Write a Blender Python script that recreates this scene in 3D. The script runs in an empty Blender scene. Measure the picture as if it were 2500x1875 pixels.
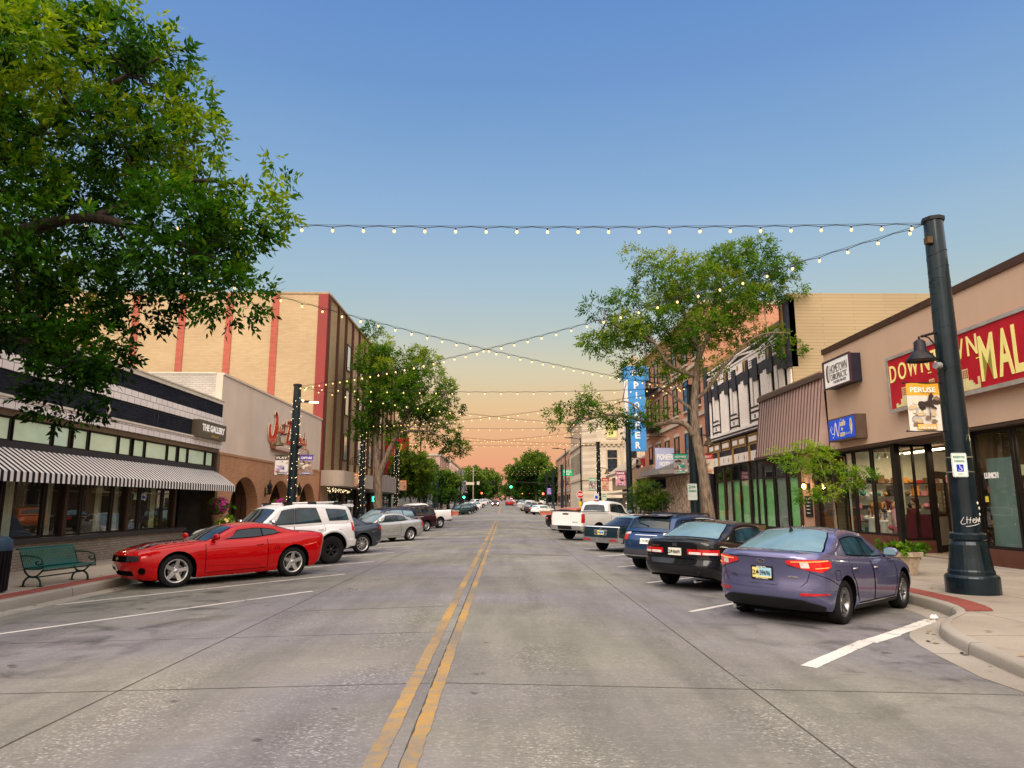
import bpy, math, random
import numpy as np
from mathutils import Vector, Matrix, noise
random.seed(7)
SC = bpy.context.scene
COL = SC.collection
R = math.radians
# ------------------------------------------------------------------ materials
def lin(c):
 return tuple((v / 12.92 if v <= 0.04045 else ((v + 0.055) / 1.055) ** 2.4) for v in c)
def s8(r, g, b):
 return lin((r / 255, g / 255, b / 255))
MATS = {}
def nodes(name):
 m = bpy.data.materials.new(name)
 m.use_nodes = True
 nt = m.node_tree
 p = nt.nodes['Principled BSDF']
 return m, nt, p
def N(nt, t, **kw):
 n = nt.nodes.new(t)
 for k, v in kw.items():
  if k.startswith('i_'):
   n.inputs[k[2:].replace('_', ' ')].default_value = v
  else:
   setattr(n, k, v)
 return n
def L(nt, a, b):
 nt.links.new(a, b)
def ramp(nt, fac, stops):
 r = nt.nodes.new('ShaderNodeValToRGB')
 e = r.color_ramp.elements
 while len(e) < len(stops):
  e.new(0.5)
 for k, (pos, c) in enumerate(stops):
  e[k].position = pos
  e[k].color = (c[0], c[1], c[2], 1) if not isinstance(c, (int, float)) else (c, c, c, 1)
 L(nt, fac, r.inputs[0])
 return r
def mixc(nt, fac, a, b, mode='MIX'):
 m = nt.nodes.new('ShaderNodeMix')
 m.data_type = 'RGBA'
 m.blend_type = mode
 for idx, v in ((0, fac), (6, a), (7, b)):
  if hasattr(v, 'links') or hasattr(v, 'is_linked'):
   L(nt, v, m.inputs[idx])
  elif isinstance(v, (int, float)):
   m.inputs[idx].default_value = v
  else:
   m.inputs[idx].default_value = (v[0], v[1], v[2], 1)
 return m.outputs[2]
def mat(name, col, rough=0.6, metal=0.0, var=0.18, scale=3.0, bump=0.0, bscale=40.0, spec=0.2, emit=None, estr=0.0, coat=0.0, rvar=0.1):
 """Plain surface with uneven colour, uneven roughness and an optional fine bump."""
 if name in MATS:
  return MATS[name]
 m, nt, p = nodes(name)
 tc = N(nt, 'ShaderNodeTexCoord')
 n1 = N(nt, 'ShaderNodeTexNoise')
 n1.inputs['Scale'].default_value = scale
 n1.inputs['Detail'].default_value = 6
 n1.inputs['Roughness'].default_value = 0.65
 L(nt, tc.outputs['Object'], n1.inputs['Vector'])
 a = tuple(max(0, c * (1 - var)) for c in col)
 b = tuple(min(1, c * (1 + var)) for c in col)
 r = ramp(nt, n1.outputs['Fac'], [(0.3, a), (0.7, b)])
 L(nt, r.outputs[0], p.inputs['Base Color'])
 rr = ramp(nt, n1.outputs['Fac'], [(0.3, max(0.0, rough - rvar)), (0.7, min(1, rough + rvar))])
 L(nt, rr.outputs[0], p.inputs['Roughness'])
 p.inputs['Metallic'].default_value = metal
 p.inputs['Specular IOR Level'].default_value = spec
 p.inputs['Coat Weight'].default_value = coat
 p.inputs['Coat Roughness'].default_value = 0.04
 if bump:
  n2 = N(nt, 'ShaderNodeTexNoise')
  n2.inputs['Scale'].default_value = bscale
  n2.inputs['Detail'].default_value = 4
  L(nt, tc.outputs['Object'], n2.inputs['Vector'])
  bp = N(nt, 'ShaderNodeBump')
  bp.inputs['Strength'].default_value = bump
  bp.inputs['Distance'].default_value = 0.02
  L(nt, n2.outputs['Fac'], bp.inputs['Height'])
  L(nt, bp.outputs[0], p.inputs['Normal'])
 if emit:
  p.inputs['Emission Color'].default_value = (*emit, 1)
  p.inputs['Emission Strength'].default_value = estr
  m.cycles.emission_sampling = 'NONE'
 MATS[name] = m
 return m
def wallvec(nt):
 """(x+y, z) of the surface point: runs along walls that face the street and walls across it."""
 g = N(nt, 'ShaderNodeNewGeometry')
 s = N(nt, 'ShaderNodeSeparateXYZ')
 L(nt, g.outputs['Position'], s.inputs[0])
 ad = N(nt, 'ShaderNodeMath', operation='ADD')
 L(nt, s.outputs[0], ad.inputs[0]); L(nt, s.outputs[1], ad.inputs[1])
 c = N(nt, 'ShaderNodeCombineXYZ')
 L(nt, ad.outputs[0], c.inputs[0]); L(nt, s.outputs[2], c.inputs[1])
 return c.outputs[0], g.outputs['Position'], s
def brick(name, c1, c2, mortar, bw=0.22, bh=0.075, ms=0.009, rough=0.85, stain=0.25, bump=0.35, bias=0.0):
 if name in MATS:
  return MATS[name]
 m, nt, p = nodes(name)
 v, pos, sep = wallvec(nt)
 b = N(nt, 'ShaderNodeTexBrick')
 b.inputs['Scale'].default_value = 1.0
 b.inputs['Brick Width'].default_value = bw
 b.inputs['Row Height'].default_value = bh
 b.inputs['Mortar Size'].default_value = ms
 b.inputs['Bias'].default_value = bias
 b.inputs['Color1'].default_value = (*c1, 1)
 b.inputs['Color2'].default_value = (*c2, 1)
 b.inputs['Mortar'].default_value = (*mortar, 1)
 L(nt, v, b.inputs['Vector'])
 n = N(nt, 'ShaderNodeTexNoise')
 n.inputs['Scale'].default_value = 0.35
 n.inputs['Detail'].default_value = 8
 L(nt, pos, n.inputs['Vector'])
 r = ramp(nt, n.outputs['Fac'], [(0.3, 1 - stain), (0.7, 1.0 + stain * 0.4)])
 c = mixc(nt, 1.0, b.outputs['Color'], r.outputs[0], 'MULTIPLY')
 L(nt, c, p.inputs['Base Color'])
 p.inputs['Roughness'].default_value = rough
 p.inputs['Specular IOR Level'].default_value = .08
 bp = N(nt, 'ShaderNodeBump')
 bp.inputs['Strength'].default_value = bump
 bp.inputs['Distance'].default_value = 0.01
 bp.invert = True
 L(nt, b.outputs['Fac'], bp.inputs['Height'])
 L(nt, bp.outputs[0], p.inputs['Normal'])
 MATS[name] = m
 return m
def stucco(name, col, rough=0.9, streak=0.12, bump=0.25):
 """Rendered wall: blotches, faint vertical runs below the coping, a fine grain."""
 if name in MATS:
  return MATS[name]
 m, nt, p = nodes(name)
 v, pos, sep = wallvec(nt)
 n = N(nt, 'ShaderNodeTexNoise'); n.inputs['Scale'].default_value = 0.7; n.inputs['Detail'].default_value = 9
 L(nt, pos, n.inputs['Vector'])
 mp = N(nt, 'ShaderNodeMapping'); mp.inputs['Scale'].default_value = (.9, 0.10, 1)
 L(nt, v, mp.inputs[0])
 n2 = N(nt, 'ShaderNodeTexNoise'); n2.inputs['Scale'].default_value = 1.0; n2.inputs['Detail'].default_value = 5
 L(nt, mp.outputs[0], n2.inputs['Vector'])
 r1 = ramp(nt, n.outputs['Fac'], [(0.3, 1 - streak), (0.7, 1.0)])
 r2 = ramp(nt, n2.outputs['Fac'], [(0.25, 1 - streak), (0.7, 1.0)])
 c = mixc(nt, 1.0, col, r1.outputs[0], 'MULTIPLY')
 c = mixc(nt, 1.0, c, r2.outputs[0], 'MULTIPLY')
 L(nt, c, p.inputs['Base Color'])
 p.inputs['Roughness'].default_value = rough
 p.inputs['Specular IOR Level'].default_value = .06
 n3 = N(nt, 'ShaderNodeTexNoise'); n3.inputs['Scale'].default_value = 35; n3.inputs['Detail'].default_value = 4
 L(nt, pos, n3.inputs['Vector'])
 bp = N(nt, 'ShaderNodeBump'); bp.inputs['Strength'].default_value = bump; bp.inputs['Distance'].default_value = 0.01
 L(nt, n3.outputs['Fac'], bp.inputs['Height']); L(nt, bp.outputs[0], p.inputs['Normal'])
 MATS[name] = m
 return m
def glow(name, col, strength):
 if name in MATS:
  return MATS[name]
 m, nt, p = nodes(name)
 n = N(nt, 'ShaderNodeTexNoise'); n.inputs['Scale'].default_value = 6
 r = ramp(nt, n.outputs['Fac'], [(0.2, tuple(c * 0.9 for c in col)), (0.8, col)])
 L(nt, r.outputs[0], p.inputs['Emission Color'])
 p.inputs['Base Color'].default_value = (*col, 1)
 p.inputs['Emission Strength'].default_value = strength
 m.cycles.emission_sampling = 'NONE'
 MATS[name] = m
 return m
def paint(name, col, metal=0.35, rough=0.28, dust=0.06):
 if name in MATS:
  return MATS[name]
 m, nt, p = nodes(name)
 tc = N(nt, 'ShaderNodeTexCoord')
 n = N(nt, 'ShaderNodeTexNoise'); n.inputs['Scale'].default_value = 2.2; n.inputs['Detail'].default_value = 8
 L(nt, tc.outputs['Object'], n.inputs['Vector'])
 s = N(nt, 'ShaderNodeSeparateXYZ'); L(nt, tc.outputs['Object'], s.inputs[0])
 # road dust gathers low on the panels
 mr = N(nt, 'ShaderNodeMapRange'); mr.inputs['From Min'].default_value = 0.75; mr.inputs['From Max'].default_value = 0.2
 mr.inputs['To Min'].default_value = 0.03; mr.inputs['To Max'].default_value = 0.5
 L(nt, s.outputs[2], mr.inputs['Value'])
 mu = N(nt, 'ShaderNodeMath', operation='MULTIPLY'); L(nt, mr.outputs[0], mu.inputs[0])
 rr = ramp(nt, n.outputs['Fac'], [(0.35, 0.2), (0.7, 1.0)]); L(nt, rr.outputs[0], mu.inputs[1])
 mu2 = N(nt, 'ShaderNodeMath', operation='MULTIPLY'); mu2.inputs[1].default_value = dust * 3; L(nt, mu.outputs[0], mu2.inputs[0])
 c = mixc(nt, mu2.outputs[0], col, (0.16, 0.14, 0.12))
 L(nt, c, p.inputs['Base Color'])
 p.inputs['Metallic'].default_value = metal
 ro = N(nt, 'ShaderNodeMath', operation='ADD'); ro.inputs[1].default_value = rough
 L(nt, mu2.outputs[0], ro.inputs[0]); L(nt, ro.outputs[0], p.inputs['Roughness'])
 p.inputs['Specular IOR Level'].default_value = 0.0
 p.inputs['Coat Weight'].default_value = 1.0
 p.inputs['Coat Roughness'].default_value = 0.03
 p.inputs['Coat IOR'].default_value = 1.42
 MATS[name] = m
 return m
def carglass(name, col=(0.018, 0.028, 0.032), ior=1.6, k=(.5, 1.7), sc=3.0):
 if name in MATS:
  return MATS[name]
 m, nt, p = nodes(name)
 tc = N(nt, 'ShaderNodeTexCoord')
 n = N(nt, 'ShaderNodeTexNoise'); n.inputs['Scale'].default_value = sc; n.inputs['Detail'].default_value = 3
 L(nt, tc.outputs['Object'], n.inputs['Vector'])
 r = ramp(nt, n.outputs['Fac'], [(0.35, tuple(c * k[0] for c in col)), (0.7, tuple(c * k[1] for c in col))])
 L(nt, r.outputs[0], p.inputs['Base Color'])
 p.inputs['Roughness'].default_value = 0.03
 p.inputs['Specular IOR Level'].default_value = 0.5
 p.inputs['IOR'].default_value = ior
 MATS[name] = m
 return m
def shopglass(name, tint=(0.82, 0.9, 0.86), refl=0.10):
 """Clear pane: one lets the room through and mirrors the street by Fresnel."""
 if name in MATS:
  return MATS[name]
 m, nt, p = nodes(name)
 nt.nodes.remove(p)
 out = nt.nodes['Material Output']
 t = N(nt, 'ShaderNodeBsdfTransparent'); t.inputs[0].default_value = (*tint, 1)
 g = N(nt, 'ShaderNodeBsdfGlossy'); g.inputs['Roughness'].default_value = 0.015
 f = N(nt, 'ShaderNodeLayerWeight'); f.inputs[0].default_value = .5
 f5 = N(nt, 'ShaderNodeMath', operation='POWER'); f5.inputs[1].default_value = 4.0; L(nt, f.outputs['Facing'], f5.inputs[0])
 a = N(nt, 'ShaderNodeMath', operation='ADD'); a.inputs[1].default_value = refl; a.use_clamp = True
 L(nt, f5.outputs[0], a.inputs[0])
 n = N(nt, 'ShaderNodeTexNoise'); n.inputs['Scale'].default_value = 0.8
 bp = N(nt, 'ShaderNodeBump'); bp.inputs['Strength'].default_value = 0.03
 L(nt, n.outputs['Fac'], bp.inputs['Height']); L(nt, bp.outputs[0], g.inputs['Normal'])
 mx = N(nt, 'ShaderNodeMixShader')
 L(nt, a.outputs[0], mx.inputs[0]); L(nt, t.outputs[0], mx.inputs[1]); L(nt, g.outputs[0], mx.inputs[2])
 L(nt, mx.outputs[0], out.inputs[0])
 MATS[name] = m
 return m
# ------------------------------------------------------------------ mesh builder
class MB:
 def __init__(s):
  s.v = []; s.f = []; s.m = []; s.s = []
 def add(s, vs, fs, m=0, sm=False):
  o = len(s.v)
  s.v.extend([tuple(v) for v in vs])
  for f in fs:
   s.f.append(tuple(i + o for i in f)); s.m.append(m); s.s.append(sm)
  return s
 def box(s, x0, x1, y0, y1, z0, z1, m=0):
  if x0 > x1: x0, x1 = x1, x0
  if y0 > y1: y0, y1 = y1, y0
  if z0 > z1: z0, z1 = z1, z0
  v = [(x0, y0, z0), (x1, y0, z0), (x1, y1, z0), (x0, y1, z0), (x0, y0, z1), (x1, y0, z1), (x1, y1, z1), (x0, y1, z1)]
  return s.add(v, [(0, 3, 2, 1), (4, 5, 6, 7), (0, 1, 5, 4), (1, 2, 6, 5), (2, 3, 7, 6), (3, 0, 4, 7)], m)
 def quad(s, a, b, c, d, m=0):
  return s.add([a, b, c, d], [(0, 1, 2, 3)], m)
 def prism(s, poly, o, ax, up, dep, m=0):
  """poly of (a, b) in the plane o + a*ax + b*up, pushed along dep."""
  o, ax, up, dep = Vector(o), Vector(ax), Vector(up), Vector(dep)
  n = len(poly)
  A = [o + ax * a + up * b for a, b in poly]
  B = [p + dep for p in A]
  fs = [tuple(range(n)), tuple(range(2 * n - 1, n - 1, -1))]
  fs += [(i, i + n, (i + 1) % n + n, (i + 1) % n) for i in range(n)]
  return s.add(A + B, fs, m)
 def tube(s, pts, r, n=8, m=0, caps=True, sm=True):
  pts = [Vector(p) for p in pts]
  k = len(pts)
  rs = r if isinstance(r, (list, tuple)) else [r] * k
  vs = []
  prev = None
  for i, p in enumerate(pts):
   d = (pts[min(i + 1, k - 1)] - pts[max(i - 1, 0)])
   if d.length < 1e-9: d = Vector((0, 0, 1))
   d.normalize()
   if prev is None:
    a = d.orthogonal().normalized()
   else:
    a = prev - d * prev.dot(d)
    a = a.normalized() if a.length > 1e-6 else d.orthogonal().normalized()
   prev = a
   b = d.cross(a)
   for j in range(n):
    t = 2 * math.pi * j / n
    vs.append(p + (a * math.cos(t) + b * math.sin(t)) * rs[i])
  fs = []
  for i in range(k - 1):
   for j in range(n):
    fs.append((i * n + j, i * n + (j + 1) % n, (i + 1) * n + (j + 1) % n, (i + 1) * n + j))
  s.add(vs, fs, m, sm)
  if caps:
   s.add([vs[j] for j in range(n)], [tuple(range(n - 1, -1, -1))], m)
   s.add([vs[(k - 1) * n + j] for j in range(n)], [tuple(range(n))], m)
  return s
 def lathe(s, prof, c=(0, 0, 0), n=20, m=0, ax='z', sm=True, M=None):
  c = Vector(c); vs = []
  k = len(prof)
  for r, z in prof:
   for j in range(n):
    t = 2 * math.pi * j / n
    p = Vector((r * math.cos(t), r * math.sin(t), z))
    if ax == 'y': p = Vector((p.x, p.z, -p.y))
    if ax == 'x': p = Vector((p.z, p.x, p.y))
    if M: p = M @ p
    vs.append(p + c)
  fs = []
  for i in range(k - 1):
   for j in range(n):
    fs.append((i * n + j, i * n + (j + 1) % n, (i + 1) * n + (j + 1) % n, (i + 1) * n + j))
  return s.add(vs, fs, m, sm)
 def ball(s, c, r, nu=10, nv=7, m=0, sm=True):
  rx, ry, rz = (r, r, r) if isinstance(r, (int, float)) else r
  vs = [(c[0], c[1], c[2] - rz)]
  for i in range(1, nv):
   a = math.pi * i / nv - math.pi / 2
   for j in range(nu):
    t = 2 * math.pi * j / nu
    vs.append((c[0] + rx * math.cos(a) * math.cos(t), c[1] + ry * math.cos(a) * math.sin(t), c[2] + rz * math.sin(a)))
  vs.append((c[0], c[1], c[2] + rz))
  fs = [(0, 1 + (j + 1) % nu, 1 + j) for j in range(nu)]
  for i in range(nv - 2):
   for j in range(nu):
    a = 1 + i * nu
    fs.append((a + j, a + (j + 1) % nu, a + nu + (j + 1) % nu, a + nu + j))
  last = len(vs) - 1; a = 1 + (nv - 2) * nu
  fs += [(a + j, a + (j + 1) % nu, last) for j in range(nu)]
  return s.add(vs, fs, m, sm)
 def grid(s, P, m=0, sm=True):
  """P: rows of points."""
  h, w = len(P), len(P[0])
  vs = [p for row in P for p in row]
  fs = [(i * w + j, i * w + j + 1, (i + 1) * w + j + 1, (i + 1) * w + j) for i in range(h - 1) for j in range(w - 1)]
  return s.add(vs, fs, m, sm)
 def build(s, name, mats, parent=None, local=False):
  me = bpy.data.meshes.new(name)
  off = Vector((0, 0, 0))
  if parent is not None and not local:
   q = parent
   while q is not None:
    off += q.location; q = q.parent
  me.from_pydata([(v[0] - off.x, v[1] - off.y, v[2] - off.z) for v in s.v], [], s.f)
  if not isinstance(mats, (list, tuple)): mats = [mats]
  for m in mats: me.materials.append(m)
  me.polygons.foreach_set('material_index', s.m)
  me.polygons.foreach_set('use_smooth', s.s)
  me.validate(); me.update()
  o = bpy.data.objects.new(name, me)
  COL.objects.link(o)
  if parent is not None: o.parent = parent
  return o
def tag(o, label=None, cat=None, group=None, kind=None):
 if label: o['label'] = label
 if cat: o['category'] = cat
 if group: o['group'] = group
 if kind: o['kind'] = kind
 return o
def thing(name, label, cat, loc=(0, 0, 0), rz=0.0, group=None):
 o = bpy.data.objects.new(name, None)
 COL.objects.link(o)
 o.empty_display_size = 0.2
 o.location = loc; o.rotation_euler = (0, 0, rz)
 return tag(o, label, cat, group)
def kids(o):
 return [c for c in bpy.data.objects if c.parent == o]
def tree_of(o):
 return (o, [tree_of(c) for c in kids(o)])
def dup(t, loc=None, rz=None, label=None, parent=None, swap=None):
 """Copy of a thing (tree_of) with copies of its parts and sub-parts; swap: {material: other material}."""
 o, ch = t
 c = o.copy(); COL.objects.link(c); c.parent = parent
 if loc is not None: c.location = loc
 if rz is not None: c.rotation_euler = (0, 0, rz)
 if label: c['label'] = label
 if swap:
  for sl in c.material_slots:
   if sl.material and sl.material.name in swap:
    b = swap[sl.material.name]
    sl.link = 'OBJECT'; sl.material = b
 for k in ch: dup(k, parent=c, swap=swap)
 return c
_txt = {}
def glyphs(body, bold=0.0, shear=0.0, ext=0.0, sp=1.0):
 key = (body, bold, shear, ext, sp)
 if key not in _txt:
  cu = bpy.data.curves.new('lettering', 'FONT')
  cu.body = body; cu.size = 1.0; cu.offset = bold; cu.shear = shear; cu.extrude = ext
  cu.space_character = sp; cu.resolution_u = 3
  o = bpy.data.objects.new('lettering', cu); COL.objects.link(o)
  bpy.context.view_layer.update()
  me = bpy.data.meshes.new_from_object(o.evaluated_get(bpy.context.evaluated_depsgraph_get()))
  _txt[key] = ([tuple(v.co) for v in me.vertices], [tuple(p.vertices) for p in me.polygons])
  bpy.data.objects.remove(o); bpy.data.curves.remove(cu); bpy.data.meshes.remove(me)
 return _txt[key]
def text(mb, body, o, ax, up, w=None, h=None, m=0, bold=0.0, shear=0.0, dep=0.012, sp=1.0, centre=True):
 """Writing in the plane o, ax, up: fitted to width w and/or height h, centred on o; dep: thickness along ax x up."""
 vs, fs = glyphs(body, bold, shear, 0.5, sp)
 if not vs: return
 xs = [v[0] for v in vs]; ys = [v[1] for v in vs]
 x0, x1, y0, y1 = min(xs), max(xs), min(ys), max(ys)
 kx = w / (x1 - x0) if w else None
 ky = h / (y1 - y0) if h else None
 kx = kx or ky; ky = ky or kx
 o, ax, up = Vector(o), Vector(ax), Vector(up); nn = ax.cross(up)
 cx = (x0 + x1) / 2 if centre else x0
 cy = (y0 + y1) / 2 if centre else y0
 mb.add([o + ax * ((v[0] - cx) * kx) + up * ((v[1] - cy) * ky) + nn * ((v[2] + 0.5) * dep) for v in vs], fs, m)
# axes of the three kinds of sign face
LEFT = (Vector((0, 1, 0)), Vector((0, 0, 1)), Vector((1, 0, 0)))      # facade on the left, faces +x
RIGHT = (Vector((0, -1, 0)), Vector((0, 0, 1)), Vector((-1, 0, 0)))   # facade on the right, faces -x
FRONT = (Vector((1, 0, 0)), Vector((0, 0, 1)), Vector((0, -1, 0)))    # faces the camera
def interp(t, pts):
 if t <= pts[0][0]: return pts[0][1]
 for (a, fa), (b, fb) in zip(pts, pts[1:]):
  if t <= b:
   return fa + (fb - fa) * (t - a) / (b - a)
 return pts[-1][1]
def pchip(pts):
 """Monotone cubic through points sorted by x."""
 pts = sorted(pts)
 x = [p[0] for p in pts]; y = [p[1] for p in pts]; n = len(x)
 if n == 1: return lambda t: y[0]
 h = [x[i + 1] - x[i] for i in range(n - 1)]
 d = [(y[i + 1] - y[i]) / h[i] for i in range(n - 1)]
 g = [0.0] * n
 for i in range(1, n - 1):
  if d[i - 1] * d[i] > 0:
   w1 = 2 * h[i] + h[i - 1]; w2 = h[i] + 2 * h[i - 1]
   g[i] = (w1 + w2) / (w1 / d[i - 1] + w2 / d[i])
 g[0] = d[0]; g[-1] = d[-1]
 def f(t):
  if t <= x[0]: return y[0]
  if t >= x[-1]: return y[-1]
  lo, hi = 0, n - 1
  while hi - lo > 1:
   mid = (lo + hi) // 2
   if x[mid] <= t: lo = mid
   else: hi = mid
  s = (t - x[lo]) / h[lo]
  return ((1 + 2 * s) * (1 - s) ** 2 * y[lo] + s * (1 - s) ** 2 * h[lo] * g[lo]
 + s * s * (3 - 2 * s) * y[lo + 1] + s * s * (s - 1) * h[lo] * g[lo + 1])
 return f
def sstep(a, b, t):
 t = max(0.0, min(1.0, (t - a) / (b - a)))
 return t * t * (3 - 2 * t)
# ------------------------------------------------------------------ vehicles
BLACK = mat('black_plastic', (0.012, 0.012, 0.014), 0.5, var=0.3)
RUBBER = mat('tyre_rubber', (0.014, 0.014, 0.015), 0.8, var=0.35, scale=8, bump=0.3, bscale=30, spec=.06)
UNDER = mat('underbody', (0.004, 0.004, 0.004), 0.9, spec=0)
ALLOY = mat('alloy', (0.55, 0.55, 0.56), 0.3, 0.9, var=0.08)
ALLOYD = mat('dark_alloy', (0.03, 0.03, 0.033), 0.4, 0.6)
CHROME = mat('chrome', (0.75, 0.75, 0.76), 0.12, 1.0, var=0.05)
GLASS = carglass('car_glass')
GLASSB = carglass('car_glass_blue', (0.012, 0.035, 0.05), 1.45)
GLASSL = carglass('car_glass_pale', (0.13, 0.22, 0.26), 1.8, (.8, 1.15), 1.1)
REDL = mat('tail_lens', (0.42, 0.006, 0.008), 0.12, var=0.25, scale=14, coat=1.0, emit=(0.9, 0.02, 0.01), estr=0.04)
REDG = mat('tail_lens_lit', (0.42, 0.008, 0.01), 0.12, var=0.4, scale=22, coat=1.0, emit=(1.0, 0.04, 0.02), estr=0.2)
WHTL = mat('clear_lens', (0.6, 0.55, 0.52), 0.1, var=0.2, scale=25, coat=1.0)
AMBL = mat('amber_lens', (0.7, 0.2, 0.02), 0.12, var=0.2, scale=20, coat=1.0)
DKL = mat('smoked_lens', (0.03, 0.03, 0.035), 0.08, coat=1.0)
PLATE = mat('plate_face', s8(205, 205, 190), 0.5, var=0.1, scale=9)
PLATEB = mat('plate_blue', s8(150, 190, 205), 0.5, var=0.15, scale=9)
PLATEY = mat('plate_gold', s8(220, 200, 120), 0.5, var=0.15, scale=9)
INK = mat('ink', (0.015, 0.015, 0.03), 0.6)
SEAM = mat('panel_gap', (0.006, 0.006, 0.006), 0.9, spec=0)
PROF = [(0, 0.93), (0.07, 0.965), (0.2, 0.982), (0.45, 1.0), (0.7, 0.99), (0.86, 0.965), (0.94, 0.93), (1.0, 0.875)]
class Car:
 def __init__(s, name, label, loc, ang, **k):
  s.k = k
  s.root = thing(name, label, k.get('cat', 'car'), loc, ang, k.get('group'))
  s.wb = k['wb']; s.hw = k['W'] / 2
  s.xfp = k['xf']; s.xrp = k['xr']
  s.Xf = max(p[1] for p in s.xfp); s.Xr = min(p[1] for p in s.xrp)
  s.xf = pchip(s.xfp); s.xr = pchip(s.xrp)
  s.S = pchip(k['top']); s.lowb = pchip(k['low'])
  s.cf = k.get('cf', 0.62); s.cr = k.get('cr', 0.5); s.nf = k.get('nf', 3.0); s.nr = k.get('nr', 3.6)
  s.ra = k.get('ra', k['rw'] + 0.07); s.rw = k['rw']
  s.ax = [s.wb / 2, -s.wb / 2]
  s.plan = pchip(k.get('plan', [(s.Xr, 0.95), (-s.wb / 2, 0.995), (0, 1.0), (s.wb / 2, 0.985), (s.Xf, 0.9)]))
  s.prof = pchip(k.get('prof', PROF))
  s.flare = k.get('flare', 0.018)
  s.bf = k.get('bf', 0.8); s.br = k.get('br', 0.6)
  s.paint = k['paint']
  s.tab = {'R': s._table(True), 'F': s._table(False)}
  s.body()
  if 'roof' in k: s.cabin()
  s.wheels()
 # --- lower body surface
 def low(s, x):
  z = s.lowb(x)
  for a in s.ax:
   d = abs(x - a)
   if d < s.ra:
    z = max(z, s.rw + math.sqrt(s.ra ** 2 - d * d))
  return z
 def corner(s, x0):
  t = (s.Xf - x0) / s.cf
  c = 1.0
  if t < 1: c = (1 - (1 - max(t, 0)) ** s.nf) ** (1 / s.nf)
  t = (x0 - s.Xr) / s.cr
  if t < 1: c *= (1 - (1 - max(t, 0)) ** s.nr) ** (1 / s.nr)
  return c
 def pt(s, x0, z, side):
  lo = s.lowb(x0)
  sr = max(0.0, min(1.0, (z - lo) / max(0.05, s.S(x0) - lo)))
  f = sum(math.exp(-((x0 - a) / 0.42) ** 2) for a in s.ax) * s.flare * math.exp(-((sr - 0.55) / 0.3) ** 2)
  y = (s.hw * s.prof(sr) * s.plan(x0) + f) * s.corner(x0)
  wf = sstep(s.Xf - s.bf, s.Xf, x0); wr = 1 - sstep(s.Xr, s.Xr + s.br, x0)
  x = x0 + wf * (s.xf(z) - s.Xf) + wr * (s.xr(z) - s.Xr)
  return Vector((x, y * side, z))
 def _table(s, rear, zr=0.62):
  out = [(0.0, s.Xr if rear else s.Xf)]
  prev = s.pt(out[0][1], zr, 1)
  for i in range(1, 220):
   q = (i / 219) ** 2.2 * (s.wb / 2 + 0.9)
   x0 = s.Xr + q if rear else s.Xf - q
   p = s.pt(x0, zr, 1)
   out.append((out[-1][0] + (p - prev).length, x0)); prev = p
  return out
 def sp(s, mode, u, z):
  if mode in 'LR' and mode == 'L': return s.pt(u, z, 1)
  if mode == 'r': return s.pt(u, z, -1)
  if mode == 'R' or mode == 'F':
   return s.pt(interp(abs(u), s.tab[mode]), z, 1 if u >= 0 else -1)
 def nrm(s, mode, u, z):
  e = 0.012
  a = s.sp(mode, u + e, z) - s.sp(mode, u - e, z)
  b = s.sp(mode, u, z + e) - s.sp(mode, u, z - e)
  n = a.cross(b)
  if n.length < 1e-9: n = Vector((1 if mode == 'F' else -1, 0, 0))
  n.normalize()
  p = s.sp(mode, u, z)
  c = Vector((max(-s.wb / 2, min(s.wb / 2, p.x)), 0, p.z))
  return n if n.dot(p - c) > 0 else -n
 def body(s):
  k = s.k
  xs = set()
  for i in range(25):
   q = (i / 24) ** 2.0
   xs.add(round(s.Xf - q * (s.cf + 0.1), 4)); xs.add(round(s.Xr + q * (s.cr + 0.1), 4))
  n = 44
  for i in range(n + 1): xs.add(round(s.Xr + (s.Xf - s.Xr) * i / n, 4))
  for a in s.ax:
   for i in range(15):
    t = math.pi * i / 14
    xs.add(round(a + s.ra * math.cos(t), 4))
   xs.add(round(a + s.ra + 0.002, 4)); xs.add(round(a - s.ra - 0.002, 4))
  xs = sorted((x for x in xs if s.Xr <= x <= s.Xf), reverse=True)
  xs2 = [xs[0]]
  for x in xs[1:]:
   if xs2[-1] - x > 0.0015: xs2.append(x)
  if xs2[-1] - s.Xr < 0.004: xs2.pop()
  xs2.append(s.Xr)
  xs = xs2; s.xs = xs
  rows = [0, 0.05, 0.12, 0.22, 0.34, 0.46, 0.58, 0.7, 0.8, 0.87, 0.92, 0.96, 0.985, 1.0]
  mb = MB()
  bed = k.get('bed')      # (x_front, x_rear) of an open load bed
  for side in (1, -1):
   P = []
   for r in rows:
    row = []
    for x0 in xs:
     lo = s.low(x0)
     if abs(abs(x0 - s.ax[0]) - s.ra) < 1e-3 or abs(abs(x0 - s.ax[1]) - s.ra) < 1e-3: lo = max(s.lowb(x0), min(s.rw, s.S(x0) - 0.1))
     row.append(s.pt(x0, lo + (s.S(x0) - lo) * r, side))
    P.append(row)
   if side < 0: P = [list(reversed(row)) for row in P]
   mb.grid(P, 0)
   bot = P[0]
   inner = [Vector((p.x, 0.0, p.z + 0.02)) for p in bot]
   mb.grid([inner, bot], 1, False)
 # bonnet, deck and everything under the cabin
  crown = k.get('crown', 0.045)
  M = 12
  for i in range(len(xs) - 1):
   rowsP = []
   for x0 in (xs[i], xs[i + 1]):
    a = s.pt(x0, s.S(x0), 1)
    cr = crown * min(1.0, a.y / s.hw * 1.2)
    row = []
    for j in range(M + 1):
     f = 1 - 2 * j / M
     row.append(Vector((a.x, a.y * f, a.z + cr * (1 - abs(f) ** 2.4))))
    rowsP.append(row)
   xm = (xs[i] + xs[i + 1]) / 2
   mb.grid(rowsP, 1 if bed and bed[1] < xm < bed[0] else 0)
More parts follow.
